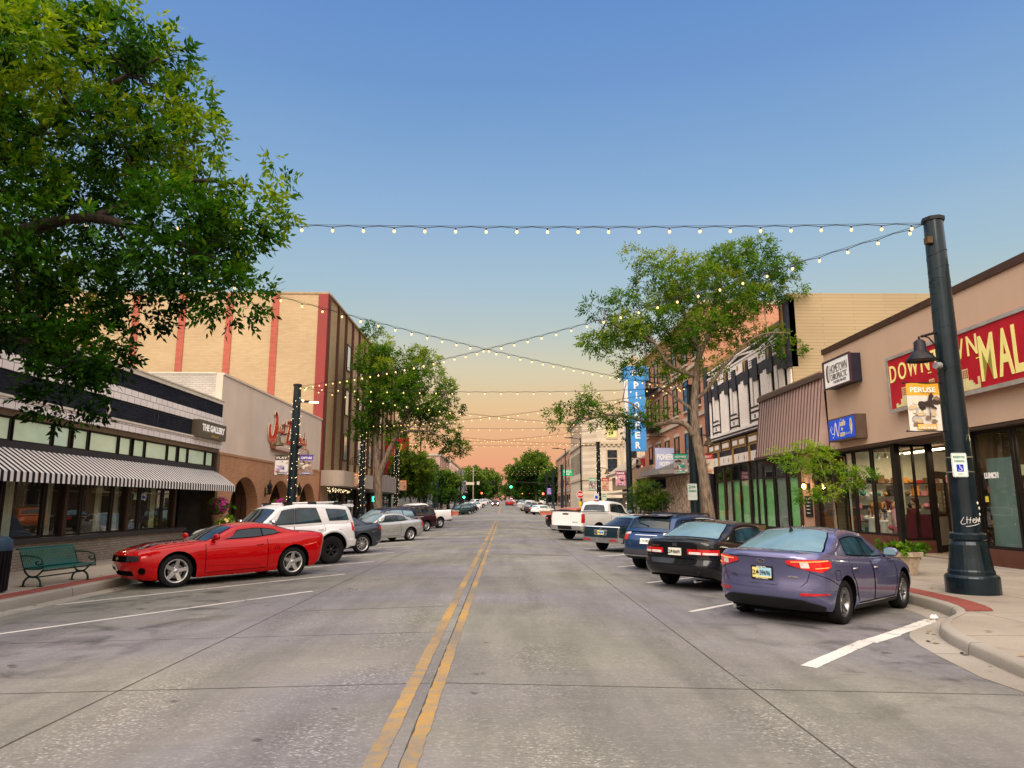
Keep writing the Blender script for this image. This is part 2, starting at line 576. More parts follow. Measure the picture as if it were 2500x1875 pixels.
  o = mb.build('body', [s.paint, UNDER], s.root, True)
  s.bodyobj = o
  return o
 # --- patches that follow the body
 def patch(s, name, mats, parts, parent=None):
  """parts: (mode, u0, u1, zb, zt, off, m); zb, zt a number, a function of u or a list for linear interpolation."""
  mb = MB()
  for mode, u0, u1, zb, zt, off, m in parts:
   nc = max(4, int(abs(u1 - u0) / 0.06)); nr = 4
   def ev(q, u, i):
    if callable(q): return q(u)
    if isinstance(q, (list, tuple)): return interp(i / nc, [(j / (len(q) - 1), v) for j, v in enumerate(q)])
    return q
   P = []; Q = []
   for r in range(nr + 1):
    row = []; rq = []
    for i in range(nc + 1):
     u = u0 + (u1 - u0) * i / nc
     a, b = ev(zb, u, i), ev(zt, u, i)
     z = a + (b - a) * r / nr
     p = s.sp(mode, u, z); n = s.nrm(mode, u, z)
     row.append(p + n * off); rq.append(p - n * 0.003)
    P.append(row); Q.append(rq)
   mb.grid(P, m)
   mb.grid([P[0], Q[0]], m, False); mb.grid([P[-1], Q[-1]], m, False)
   mb.grid([[r[0] for r in P], [r[0] for r in Q]], m, False); mb.grid([[r[-1] for r in P], [r[-1] for r in Q]], m, False)
  return mb.build(name, mats, parent or s.root, True)
 def seam(s, name, lines, r=0.004, m=None, parent=None, off=0.001):
  mb = MB()
  for mode, pts in lines:
   P = []
   for (a, b) in zip(pts, pts[1:]):
    n = max(2, int((abs(a[0] - b[0]) + abs(a[1] - b[1])) / 0.08))
    for i in range(n): P.append((a[0] + (b[0] - a[0]) * i / n, a[1] + (b[1] - a[1]) * i / n))
   P.append(pts[-1])
   mb.tube([s.sp(mode, u, z) + s.nrm(mode, u, z) * off for u, z in P], r, 5, 0)
  return mb.build(name, m or SEAM, parent or s.root, True)
 def badge(s, name, body, mode, u, z, w, h, m, bold=0.02, off=0.01, parent=None):
  p = s.sp(mode, u, z); n = s.nrm(mode, u, z)
  up = Vector((0, 0, 1)); up = (up - n * up.dot(n)).normalized()
  ax = up.cross(n)
  mb = MB(); text(mb, body, p + n * off, ax, up, w, h, 0, bold, dep=0.006)
  return mb.build(name, m, parent or s.root, True)
 def frame_at(s, mode, u, z):
  p = s.sp(mode, u, z); n = s.nrm(mode, u, z)
  up = Vector((0, 0, 1)); up = (up - n * up.dot(n)).normalized()
  return p, up.cross(n), up, n
 def plate(s, mode, u, z, num, kind=0, frame=None, top=None, bot=None):
  p, ax, up, n = s.frame_at(mode, u, z)
  mb = MB()
  def slab(w, h, a, b, m, cx=0.0, cy=0.0):
   q = p + ax * cx + up * cy
   mb.prism([(-w / 2, -h / 2), (w / 2, -h / 2), (w / 2, h / 2), (-w / 2, h / 2)], q + n * a, ax, up, n * (b - a), m)
  mats = [PLATE, PLATEB, PLATEY, INK, BLACK, WHITE_P]
  if frame: slab(0.345, 0.205, 0.0, 0.02, 4)
  slab(0.305, 0.152, 0.0, 0.026, {0: 0, 1: 1, 2: 5}[kind])
  if kind == 1:
   slab(0.10, 0.15, 0.0, 0.028, 2, -0.10)
   slab(0.30, 0.02, 0.0, 0.0285, 2, 0, -0.064)
  if kind in (0, 1):   # number, bucking horse and rider, number
   a, b = num.split('-')
   text(mb, a, p + n * 0.029 - ax * 0.125, ax, up, None, 0.07, 3, 0.01, dep=0.004)
   text(mb, b, p + n * 0.029 + ax * 0.055, ax, up, 0.165, 0.07, 3, 0.01, dep=0.004)
   horse = [(-.035, -.03), (-.022, -.006), (-.018, .012), (-.03, .02), (-.026, .028), (-.008, .022), (0, .03), (.004, .042), (.012, .03), (.012, .016), (.024, .004), (.034, -.012), (.026, -.012), (.016, -.004), (.008, -.016), (.012, -.034), (.004, -.034), (0, -.014), (-.012, -.01), (-.026, -.034)]
   mb.prism(horse, p + n * 0.028 - ax * 0.068, ax, up, n * 0.003, 3)
  else:
   text(mb, num, p + n * 0.029, ax, up, 0.25, 0.07, 3, 0.005, dep=0.004)
  if bot: text(mb, bot, p + n * 0.021 - up * 0.088, ax, up, 0.2, 0.018, 5, 0.02, dep=0.004)
  if top: text(mb, top, p + n * 0.021 + up * 0.088, ax, up, 0.16, 0.014, 5, 0.02, dep=0.004)
  return mb.build('number_plate', mats, s.root, True)
 # --- cabin
 def cabin(s):
  k = s.k
  s.T = pchip(k['roof'])
  rx = sorted(p[0] for p in k['roof'])
  s.xD, s.xA = rx[0], rx[-1]
  s.tum = k.get('tum', 0.3); s.gw = k.get('gw', 0.93); s.rr = k.get('rr', 0.09); s.rc = k.get('rc', 0.05)
  s.zroof = max(p[1] for p in k['roof'])
  s.bowf = k.get('bowf', 0.16); s.bowr = k.get('bowr', 0.12)
  s.wsx = k.get('ws', (0.3, s.xA)); s.rwx = k.get('rwin', (s.xD, s.xD + 0.6))
  dense = [s.xD + (s.xA - s.xD) * i / 600 for i in range(601)]
  L_ = [0.0]
  for a, b in zip(dense, dense[1:]): L_.append(L_[-1] + math.hypot(b - a, s.T(b) - s.T(a)))
  n = 56
  tb = list(zip(L_, dense))
  st = [interp(L_[-1] * i / n, tb) for i in range(n + 1)]
  mb = MB()
  P = []
  for x in st:
   half = s.section(x)
   row = half + [Vector((p.x, -p.y, p.z)) for p in reversed(half[:-1])]
   P.append(row)
  mb.grid(P, 0)
  o = mb.build('cabin', [k.get('roofpaint', s.paint)], s.root, True)
 def Bz(s, x): return min(s.S(x) - 0.035, s.T(x) - 0.002)
 def gy0(s, x):
  a = s.hw * s.gw * s.plan(x)
  t = (s.xA - x) / 0.5
  if t < 1: a *= 0.93 + 0.07 * (1 - (1 - max(0, t)) ** 2)
  t = (x - s.xD) / 0.5
  if t < 1: a *= 0.92 + 0.08 * (1 - (1 - max(0, t)) ** 2)
  return a
 def gy(s, x, z): return s.gy0(x) - s.tum * (z - s.Bz(x)) - 0.12 * max(0, z - s.Bz(x)) ** 2
 def Ze(s, x):
  h = s.T(x) - s.Bz(x)
  r = min(s.rr, h * 0.4)
  return s.T(x) - min(s.rc, h * 0.3) - r
 def bow(s, x, f):
  wf = sstep(s.wsx[0] - 0.15, s.wsx[0] + 0.25, x); wr = 1 - sstep(s.rwx[1] - 0.25, s.rwx[1] + 0.15, x)
  return -s.bowf * wf * f * f + s.bowr * wr * f * f
 def section(s, x):
  b, t = s.Bz(x), s.T(x); h = t - b
  r = min(s.rr, h * 0.4); c = min(s.rc, h * 0.3); ze = t - c - r
  pts = []
  for i in range(7):
   z = b + (ze - b) * i / 6
   pts.append((s.gy(x, z), z))
  ye, _ = pts[-1]
  for i in range(1, 6):
   a = math.pi / 2 * i / 5 * 0.93
   pts.append((ye - r * 1.15 * (1 - math.cos(a)), ze + r * math.sin(a)))
  yt, zt = pts[-1]
  for i in range(1, 8):
   f = 1 - i / 7
   pts.append((yt * f, zt + (t - zt) * (1 - f ** 2)))
  return [Vector((x + s.bow(x, min(1, y / max(0.01, ye))), y, z)) for y, z in pts]
 def toppt(s, x, f):
  """point on the screen or roof: f = -1..1 across."""
  b, t = s.Bz(x), s.T(x); h = t - b
  r = min(s.rr, h * 0.4); c = min(s.rc, h * 0.3); ze = t - c - r
  ye = s.gy(x, ze); a = math.pi / 2 * 0.93
  yt = ye - r * 1.15 * (1 - math.cos(a)); zt = ze + r * math.sin(a)
  y = yt * f
  return Vector((x + s.bow(x, min(1, abs(y) / ye)), y, zt + (t - zt) * (1 - f * f)))
 def screen(s, name, x0, x1, w0=1.0, w1=1.0, off=0.006, mats=None, border=0.035, edge=True):
  """Glass on the sloping front or back of the cabin from x0 (low) to x1 (high)."""
  nr, nc = 14, 14
  def grid(xa, xb, wa, wb, of):
   P = []
   for i in range(nr + 1):
    t = i / nr; x = xa + (xb - xa) * t; w = wa + (wb - wa) * t
    row = []
    for j in range(nc + 1):
     f = (-1 + 2 * j / nc) * w
     p = s.toppt(x, f); e = 0.01
     n = (s.toppt(x + e, f) - s.toppt(x - e, f)).cross(s.toppt(x, f + e) - s.toppt(x, f - e)).normalized()
     if n.z < 0: n = -n
     row.append(p + n * of)
    P.append(row)
   return P
  mb = MB()
  d = 0.03 if x1 < x0 else -0.03
  if edge: mb.grid(grid(x0 - d * 0.6, x1 + d * 0.6, min(1.03, w0 + border), min(1.03, w1 + border), off * 0.5), 1)
  mb.grid(grid(x0, x1, w0, w1, off), 0)
  return mb.build(name, mats or [GLASS, SEAM], s.root, True)
 def sidewin(s, quads, mats=None, mb_=0.045, mt=0.01, trim=None, name='side_window'):
  """quads: (x bottom front, x bottom rear, x top front, x top rear), one pane each, on both sides."""
  for q in quads:
   for side in (1, -1):
    for pas in (0, 1):
     pass
    mb = MB()
    for of, m, gr in ((0.003, 1, 0.022), (0.007, 0, 0.0)):
     P = []
     for i in range(9):
      v = i / 8; row = []
      for j in range(13):
       u = j / 12
       xb = q[0] + gr + (q[1] - q[0] - 2 * gr) * u; xt = q[2] + gr + (q[3] - q[2] - 2 * gr) * u
       x = xb + (xt - xb) * v
       zb = s.S(x) + mb_ - gr; zt = s.Ze(x) - mt + gr * 0.8
       if len(q) > 4: zt = min(zt, s.S(x) + q[4])
       z = zb + max(0.004, zt - zb) * v
       row.append(Vector((x + s.bow(x, 0.97), (s.gy(x, z) + of) * side, z)))
      P.append(row)
     mb.grid(P, m)
    mb.build(name, mats or [GLASS, trim or SEAM], s.root, True)
 # --- wheels
 def wheels(s):
  k = s.k
  r, tw, rim = s.rw, k.get('tw', 0.225), k.get('rim', s.rw * 0.68)
  tyre = MB()
  sh = 0.02
  prof = [(rim, -tw * .42), (rim + .015, -tw * .47), ((rim + r) / 2, -tw * .5), (r - .025, -tw * .47), (r - .006, -tw * .4), (r, -tw * .25), (r, tw * .25), (r - .006, tw * .4), (r - .025, tw * .47), ((rim + r) / 2, tw * .5), (rim + .015, tw * .47), (rim, tw * .42)]
  tyre.lathe([(a, -b) for a, b in prof], (0, 0, 0), 40, 0, 'y')
  t0 = tyre.build('wheel', [RUBBER], s.root, True)
  rm = MB()
  yo = tw * 0.40
  ns, st = k.get('spokes', (5, 'star'))
  rm.lathe([(rim + 0.004, -yo), (rim - .012, -yo - .008), (rim - .03, -yo + .02), (rim - .05, 0.02)], (0, 0, 0), 40, 0, 'y')
  rm.lathe([(0.0, 0.0), (rim - .03, 0.02)], (0, -0.0, 0), 24, 1, 'y', False)
  rm.lathe([(0.0, -0.035), (rim * .62, -0.035), (rim * .62, 0)], (0, 0, 0), 20, 2, 'y', False)
  def spoke(a, w0, w1, r0, r1, y0, y1, th, m=0):
   ca, sa = math.cos(a), math.sin(a)
   rad = Vector((ca, 0, sa)); tan = Vector((-sa, 0, ca)); nn = Vector((0, -1, 0))
   vs = []
   for rr_, w, y in ((r0, w0, y0), (r1, w1, y1)):
    for sgn, dd in ((-1, 0), (1, 0), (.7, th), (-.7, th)):
     vs.append(rad * rr_ + tan * (w / 2 * sgn) + Vector((0, -y, 0)) + nn * (0 if dd else 0) + Vector((0, 0 if dd else 0.02, 0)))
   rm.add(vs, [(0, 1, 5, 4), (1, 2, 6, 5), (2, 3, 7, 6), (3, 0, 4, 7)], m)
  for i in range(ns):
   a = math.pi / 2 + 2 * math.pi * i / ns
   if st == 'star': spoke(a, .1 * rim / .25, .085 * rim / .25, 0.03, rim - .015, yo - .035, yo - .012, .02)
   elif st == 'twin':
    for d in (-.14, .14): spoke(a + d, .035 * rim / .25, .04 * rim / .25, 0.02, rim - .01, yo - .04, yo - .012, .02)
   elif st == 'slim': spoke(a, .03, .035, 0.02, rim - .01, yo - .03, yo - .012, .02)
   elif st == 'split':
    spoke(a - .02, .05, .04, 0.03, rim - .015, yo - .035, yo - .012, .02); spoke(a + .2, .022, .03, rim * .35, rim - .015, yo - .045, yo - .02, .02)
  rm.lathe([(0.0, -yo + .02), (.03, -yo + .02), (.055, -yo + .035), (.06, 0)], (0, 0, 0), 16, 0, 'y')
  rmats = k.get('rimmats', [ALLOY, SEAM, mat('brake_disc', (.2, .19, .18), .4, .8)])
  rimo = rm.build('rim', rmats, t0, True)
  yy = s.hw - tw * 0.5 - k.get('inset', 0.03)
  first = True
  for a in s.ax:
   for side in (-1, 1):
    if first: o, ro = t0, rimo; first = False
    else:
     o = t0.copy(); COL.objects.link(o); ro = rimo.copy(); COL.objects.link(ro); ro.parent = o; o.parent = s.root
    o.location = (a, yy * side, s.rw - 0.004)
    o.rotation_euler = (0, random.uniform(0, 1.2), 0 if side < 0 else math.pi)
 def mirror(s, x, z=None, col=None, size=1.0):
  for side in (1, -1):
   z0 = z or s.S(x) + 0.06
   y = s.gy(x, z0) + 0.02
   mb = MB()
   c = Vector((x - 0.02, (y + 0.12 * size), z0 + 0.05))
   P = []
   for i in range(9):
    a = math.pi * i / 8; row = []
    for j in range(13):
     t = 2 * math.pi * j / 12
     e = lambda v, p: math.copysign(abs(v) ** p, v)
     row.append((c.x + 0.075 * size * math.cos(a) * (1 if math.cos(a) > 0 else .45), (c.y + 0.125 * size * e(math.sin(a) * math.cos(t), .75)) * 1, c.z + 0.078 * size * e(math.sin(a) * math.sin(t), .75)))
    P.append(row)
   P = [[(p[0], p[1] * side, p[2]) for p in row] for row in P]
   mb.grid(P, 0)
   mb.tube([(x + 0.02, (y - 0.02) * side, z0 - 0.01), (c.x + .02, (c.y - 0.05) * side, c.z - 0.03)], 0.022, 6, 1)
   b = [(c.x - 0.036 * size, (c.y + dy * 0.1 * size) * side, c.z + dz * 0.06 * size) for dy, dz in ((-1, -.8), (.9, -.8), (1, .8), (-.9, .8))]
   mb.add(b, [(0, 1, 2, 3)], 2)
   mb.build('wing_mirror', [col or s.paint, BLACK, GLASSL], s.root, True)
 def handle(s, x, z, m=None, w=0.16, sides=(1, -1)):
  for side in sides:
   mb = MB()
   md = 'L' if side > 0 else 'r'
   pts = [s.sp(md, x + d * w / 2, z) + s.nrm(md, x + d * w / 2, z) * o for d, o in ((-1, .0), (-.8, .028), (0, .034), (.8, .028), (1, .0))]
   mb.tube(pts, 0.011, 6, 0)
   p = s.sp(md, x, z); n = s.nrm(md, x, z)
   mb.build('door_handle', m or s.paint, s.root, True)
 def door(s, x0, x1, sides=(1, -1), zlo=0.1):
  for side in sides:
   md = 'L' if side > 0 else 'r'
   def zb(u):
    z = s.lowb(u) + zlo
    for a in s.ax:
     d = abs(u - a)
     if d < s.ra + 0.07: z = max(z, s.rw + math.sqrt((s.ra + 0.07) ** 2 - d * d))
    return z
   zt = lambda u: s.S(u) - 0.05
   o = s.patch('door', [s.paint], [(md, x0, x1, zb, zt, 0.003, 0)])
   n = 10
   pts = [(x0, zt(x0))] + [(x0 + (x1 - x0) * i / n, zb(x0 + (x1 - x0) * i / n)) for i in range(n + 1)] + [(x1, zt(x1))]
   s.seam('door_gap', [(md, pts)], 0.0075, parent=o)
WHITE_P = mat('plate_white', s8(225, 225, 220), 0.5)
# ------------------------------------------------------------------ the street's own shape
XC = -0.6
RISE = [(0, 0), (95, 0), (115, 0.09), (130, 0.45), (150, 0.85), (185, 1.45), (240, 2.05), (300, 2.5), (500, 3.9), (900, 6.3)]
_rise = pchip(RISE)
def zroad(x, y):
 return -0.022 * min(abs(x - XC), 8.6) * 1.0 + _rise(y)
def zwalk(y): return _rise(y)
def park(car, wheel, ang, yy=None):
 """Stand the car so that its rear left tyre touches the road at `wheel` (x, y); ang: heading in degrees."""
 s = car
 yy = yy if yy is not None else s.hw - s.k.get('tw', 0.225) * 0.5 - 0.03
 a = R(ang); c, sn = math.cos(a), math.sin(a)
 lx, ly = s.wb / 2, -yy
 x = wheel[0] + lx * c - ly * sn; y = wheel[1] + lx * sn + ly * c
 set_on_road(s.root, x, y, a)
def set_on_road(root, x, y, a):
 z = zroad(x, y)
 n = Vector((zroad(x - .5, y) - zroad(x + .5, y), zroad(x, y - .5) - zroad(x, y + .5), 1)).normalized()
 h = Vector((math.cos(a), math.sin(a), 0)); h = (h - n * h.dot(n)).normalized()
 l = n.cross(h)
 M = Matrix((h, l, n)).transposed()
 root.location = (x, y, z + 0.002); root.rotation_euler = M.to_euler()
# ---- red coupe
RED = paint('red_paint', (0.44, 0.001, 0.003), 0.1, 0.34, .02)
NAVY = mat('stripe_navy', (0.008, 0.010, 0.03), 0.25, coat=1.0)
cam = Car('sports_coupe', 'red sports coupe with dark bonnet stripes, nosed to the kerb beside the bench', (0, 0, 0), 0,
 wb=2.85, W=1.92, rw=0.365, tw=0.26, rim=0.262, paint=RED, spokes=(5, 'star'), flare=0.04, cat='sports car', group='cars parked at an angle along the left kerb',
 xf=[(.18, 2.16), (.3, 2.26), (.45, 2.33), (.62, 2.38), (.74, 2.36), (.82, 2.28), (.88, 2.15)],
 xr=[(.22, -2.18), (.4, -2.36), (.6, -2.40), (.85, -2.45), (1.0, -2.47), (1.07, -2.4)],
 top=[(-2.47, 1.04), (-2.0, 1.075), (-1.45, 1.09), (-.9, 1.03), (-.2, .975), (.6, .97), (1.0, .965), (1.5, .94), (2.0, .875), (2.3, .81), (2.38, .78)],
 low=[(-2.47, .30), (-2.0, .23), (-1.0, .19), (1.0, .18), (2.1, .19), (2.38, .22)],
 roof=[(1.02, .955), (.7, 1.09), (.22, 1.29), (-.1, 1.36), (-.5, 1.385), (-.95, 1.34), (-1.5, 1.19), (-2.0, 1.06)],
 gw=.87, tum=.42, ws=(.1, 1.02), rwin=(-2.0, -1.0), crown=.05, cf=.7, cr=.5)
cam.screen('windscreen', .9, .12, .97, .9)
cam.screen('rear_window', -1.85, -1.05, .9, .86)
cam.sidewin([(.50, -.62, -.02, -.60), (-.65, -1.32, -.63, -.98)], [GLASSB, SEAM], mb_=.05, mt=.02)
cam.door(.80, -.72)
cam.handle(-.52, .84)
cam.mirror(.58, 1.02)
cam.patch('grille', [SEAM, BLACK], [('F', -.62, .62, .60, .73, .012, 0)])
cam.patch('headlight', [DKL, WHTL], [('F', .48, .80, .61, .73, .014, 0)])
cam.patch('headlight', [DKL, WHTL], [('F', -.80, -.48, .61, .73, .014, 0)])
cam.patch('air_intake', [SEAM], [('F', -.55, .55, .30, .40, .010, 0)])
for sgn in (1, -1):
 p, ax, up, n = cam.frame_at('F', .82 * sgn, .40)
 mb = MB(); M = Matrix((ax, up, n)).transposed().to_4x4()
 mb.lathe([(.0, .012), (.06, .012), (.075, .02), (.08, -.01)], p, 16, 0, 'z', True, M)
 mb.build('fog_light', [SEAM], cam.root, True)
p, ax, up, n = cam.frame_at('F', 0, .665)
mb = MB(); b = [(-.085, -.012), (-.03, -.012), (-.03, -.035), (.03, -.035), (.03, -.012), (.085, -.012), (.1, .018), (.03, .018), (.03, .04), (-.03, .04), (-.03, .018), (-.07, .018)]
mb.prism(b, p + n * .016, ax, up, n * .008, 0); mb.build('emblem', [mat('gold_emblem', (.7, .55, .25), .3, .8)], cam.root, True)
cam.plate('F', -.30, .46, '2-10175', 0)
def bonnet_stripe(car, x0, x1, y0, y1, m, name='bonnet_stripe'):
 mb = MB(); P = []
 for i in range(25):
  x = x0 + (x1 - x0) * i / 24; row = []
  a = car.pt(x, car.S(x), 1); cr = car.k.get('crown', .045) * min(1, a.y / car.hw * 1.2)
  for j in range(7):
   y = y0 + (y1 - y0) * j / 6; f = min(1, abs(y / a.y))
   row.append((a.x, y, a.z + cr * (1 - f ** 2.4) + .006))
  P.append(row)
 mb.grid(P, 0); mb.build(name, m, car.root, True)
bonnet_stripe(cam, 2.2, 1.0, .12, .46, [NAVY]); bonnet_stripe(cam, 2.2, 1.0, -.46, -.12, [NAVY])
for md in 'Lr': cam.seam('bonnet_gap', [(md, [(1.05, .94), (2.05, .845)])], .005)
cam.seam('rear_gills', [('L', [(-.93 - i * .05, .80), (-.90 - i * .05, .70)]) for i in range(3)], .006)
cam.patch('side_vent', [mat('red_shade', (.2, .004, .006), .3)], [('L', .92, 1.02, .70, .715, .006, 0), ('L', -.55, .85, [.36, .43], [.375, .437], .004, 0)])
cam.patch('tail_light', [REDL], [('R', .5, .9, .80, .92, .008, 0)])
cam.patch('tail_light', [REDL], [('R', -.9, -.5, .80, .92, .008, 0)])
park(cam, (-5.42, 18.32), -135)
# ---- white four wheel drive
PEARL = paint('pearl_paint', (0.63, 0.63, 0.64), 0.1, 0.25, .08)
suv = Car('off_road_suv', 'white off road estate with roof rack and black wheels, parked behind the red coupe', (0, 0, 0), 0,
 wb=2.79, W=1.92, rw=0.42, tw=0.28, rim=0.22, ra=.53, paint=PEARL, spokes=(6, 'twin'), rimmats=[ALLOYD, SEAM, SEAM], flare=.05, cat='SUV', group='cars parked at an angle along the left kerb',
 xf=[(.4, 2.2), (.6, 2.3), (.8, 2.33), (1.0, 2.32), (1.12, 2.25), (1.2, 2.1)],
 xr=[(.4, -2.2), (.5, -2.33), (.7, -2.36), (.9, -2.33), (1.25, -2.3)],
 top=[(-2.36, 1.24), (-1.0, 1.23), (0, 1.2), (.9, 1.19), (1.1, 1.2), (1.9, 1.17), (2.2, 1.12), (2.33, 1.06)],
 low=[(-2.36, .52), (-1.9, .44), (-.9, .42), (.9, .42), (1.9, .46), (2.33, .52)],
 roof=[(1.1, 1.18), (.8, 1.42), (.38, 1.74), (.15, 1.82), (-.4, 1.87), (-1.5, 1.84), (-1.98, 1.79), (-2.12, 1.70), (-2.3, 1.22)],
 gw=.93, tum=.16, ws=(.35, 1.1), rwin=(-2.3, -2.05), rr=.1, bowr=.05, bowf=.1, cf=.5, cr=.35)
suv.screen('windscreen', 1.02, .44, .96, .93)
suv.screen('rear_window', -2.24, -2.12, .85, .82)
suv.sidewin([(.72, -.1, .24, -.14), (-.15, -1.02, -.19, -.86)], [GLASSB, BLACK], mt=.03)
suv.sidewin([(-1.32, -2.02, -1.22, -1.9)], [GLASSB, BLACK], mt=.05, mb_=.08)
suv.door(.98, -.1, zlo=.05); suv.door(-.12, -1.12, zlo=.05)
suv.handle(.02, 1.05, CHROME); suv.handle(-.98, 1.05, CHROME)
suv.mirror(.66, 1.26, CHROME, 1.15)
suv.patch('tail_light', [REDL, WHTL], [('R', .66, 1.0, [.88, .98], [1.2, 1.24], .012, 0), ('R', .70, .92, 1.10, 1.18, .02, 1)])
suv.patch('tail_light', [REDL, WHTL], [('R', -1.0, -.66, [.98, .88], [1.24, 1.2], .012, 0), ('R', -.92, -.70, 1.10, 1.18, .02, 1)])
def arch(car, w=.075, off=.02, mats=None):
 for a in car.ax:
  for md in 'Lr':
   mb = MB(); P = []
   for i in range(25):
    t = math.pi * (i / 24) ; ra = car.ra + .012
    row = []
    for q in (0, .3, .8, 1):
     rr_ = ra + w * q
     u, z = a + rr_ * math.cos(t), car.rw + rr_ * math.sin(t)
     z = max(z, car.lowb(u)); o = (off * .6, off, off * .8, 0)[(0, .3, .8, 1).index(q)]
     row.append(car.sp(md, u, z) + car.nrm(md, u, z) * o)
    P.append(row)
   mb.grid(P, 0); mb.build('wheel_arch_trim', mats or [car.paint], car.root, True)
arch(suv, .09, .03)
suv.seam('fuel_flap', [('L', [(-1.5, 1.02), (-1.68, 1.02), (-1.68, .88), (-1.5, .88), (-1.5, 1.02)])], .004)
mb = MB()
for sgn in (1, -1):
 mb.tube([(.15, .66 * sgn, 1.80), (.05, .66 * sgn, 1.85), (-1.7, .66 * sgn, 1.865), (-1.85, .66 * sgn, 1.79)], .024, 8, 1)
 for x in (.0, -.8, -1.7): mb.box(x - .14, x + .14, (.62) * sgn, .70 * sgn, 1.79, 1.88, 0)
mb.build('roof_rack', [BLACK, PEARL], suv.root, True)
mb = MB(); mb.prism([(-1.85, 1.80), (-2.28, 1.80), (-2.34, 1.75), (-2.30, 1.70), (-2.05, 1.72)], (0, .62, 0), (1, 0, 0), (0, 0, 1), (0, -1.24, 0), 0)
mb.build('spoiler', [PEARL], suv.root, True)
suv.patch('rear_bumper', [PEARL, BLACK], [('R', -1.15, 1.15, .52, .70, .05, 0), ('R', -.8, .8, .44, .54, .04, 1)])
suv.patch('grille', [BLACK], [('F', -.5, .5, .75, 1.02, .012, 0)])
suv.patch('headlight', [WHTL], [('F', .5, .95, .9, 1.05, .012, 0)]); suv.patch('headlight', [WHTL], [('F', -.95, -.5, .9, 1.05, .012, 0)])
park(suv, (-5.34, 22.04), -135)
# ---- slate saloon
SLATE = paint('slate_paint', (0.035, 0.045, 0.06), 0.5, 0.25)
def saloon(name, label, pnt, gp, cat='car', **kw):
 d = dict(wb=2.78, W=1.84, rw=.335, tw=.225, rim=.235, paint=pnt, spokes=(5, 'split'), cat=cat, group=gp,
 xf=[(.2, 2.15), (.35, 2.3), (.5, 2.36), (.66, 2.35), (.76, 2.25), (.82, 2.1)],
 xr=[(.25, -2.2), (.4, -2.38), (.6, -2.42), (.85, -2.42), (1.0, -2.42), (1.08, -2.35)],
 top=[(-2.42, 1.04), (-2.1, 1.06), (-1.5, 1.02), (-.6, .96), (.5, .93), (1.0, .93), (1.5, .9), (2.0, .83), (2.36, .74)],
 low=[(-2.42, .32), (-2.0, .24), (-1, .2), (1, .2), (2.0, .2), (2.36, .25)],
 roof=[(1.2, .92), (.8, 1.11), (.3, 1.35), (.0, 1.435), (-.5, 1.465), (-1.0, 1.42), (-1.5, 1.26), (-1.95, 1.05)],
 gw=.9, tum=.36, ws=(.2, 1.2), rwin=(-1.95, -1.1))
 d.update(kw)
 c = Car(name, label, (0, 0, 0), 0, **d)
 return c
GL = 'cars parked at an angle along the left kerb'
GR = 'cars parked at an angle along the right kerb'
pas = saloon('saloon_car', 'slate grey saloon mostly hidden behind the white off road estate', SLATE, GL, spokes=(10, 'slim'), rw=.345, rim=.25)
pas.screen('windscreen', 1.08, .25, .97, .9); pas.screen('rear_window', -1.82, -1.08, .92, .86)
pas.sidewin([(.72, -.12, .12, -.14), (-.16, -1.0, -.18, -.92), (-1.04, -1.42, -.96, -1.12)], mt=.02)
pas.door(.95, -.14); pas.door(-.16, -1.1); pas.handle(-.02, .8); pas.handle(-1.0, .82); pas.mirror(.68, .98)
for sg in (1, -1): pas.patch('tail_light', [REDL, WHTL], [('R', .45 * sg, .98 * sg, .84, .97, .01, 0), ('R', .6 * sg, .75 * sg, .86, .95, .014, 1)])
pas.patch('bumper_trim', [CHROME], [('R', -1.15, 1.15, .40, .415, .012, 0)])
pas.plate('R', 0, .7, '2-44781', 0)
park(pas, (-5.29, 26.55), -135)
# ---- silver coupe
SILVER = paint('silver_paint', (0.42, 0.43, 0.42), 0.6, 0.25)
cob = saloon('compact_coupe', 'silver two door coupe with a small boot spoiler, parked past the empty bay', SILVER, GL, wb=2.62, W=1.73, rw=.315, rim=.21, spokes=(5, 'star'),
 xr=[(.25, -2.15), (.4, -2.28), (.6, -2.3), (.85, -2.28), (1.02, -2.2)], top=[(-2.3, 1.0), (-2.0, 1.02), (-1.5, 1.0), (-.6, .95), (.5, .92), (1.0, .92), (1.5, .88), (2.0, .81), (2.25, .72)],
 xf=[(.2, 2.05), (.35, 2.2), (.5, 2.25), (.66, 2.22), (.78, 2.05)], low=[(-2.3, .32), (-1.9, .24), (-1, .2), (1, .2), (1.9, .2), (2.25, .25)],
 roof=[(1.15, .91), (.75, 1.1), (.28, 1.32), (0, 1.39), (-.45, 1.41), (-.9, 1.36), (-1.4, 1.2), (-1.85, 1.02)], rwin=(-1.85, -1.0))
cob.screen('windscreen', 1.03, .22, .97, .9, mats=[GLASSL, SEAM]); cob.screen('rear_window', -1.72, -1.0, .92, .86)
cob.sidewin([(.66, -.56, .08, -.5), (-.6, -1.35, -.54, -1.02)], mt=.02)
cob.door(.88, -.7); cob.handle(-.5, .78); cob.mirror(.62, .98)
for sg in (1, -1): cob.patch('tail_light', [REDL, WHTL], [('R', .52 * sg, .95 * sg, .72, .92, .01, 0)])
cob.patch('side_moulding', [mat('silver_shade', (.2, .2, .2), .4)], [('L', -.72, .9, .50, .525, .008, 0), ('r', -.72, .9, .50, .525, .008, 0)])
mb = MB(); mb.prism([(-2.0, 1.15), (-2.3, 1.17), (-2.3, 1.14), (-2.02, 1.12)], (0, .6, 0), (1, 0, 0), (0, 0, 1), (0, -1.2, 0), 0)
for y in (.45, -.45): mb.box(-2.2, -2.1, y - .02, y + .02, 1.0, 1.14, 0)
mb.build('spoiler', [SILVER], cob.root, True)
park(cob, (-4.66, 35.3), -135)
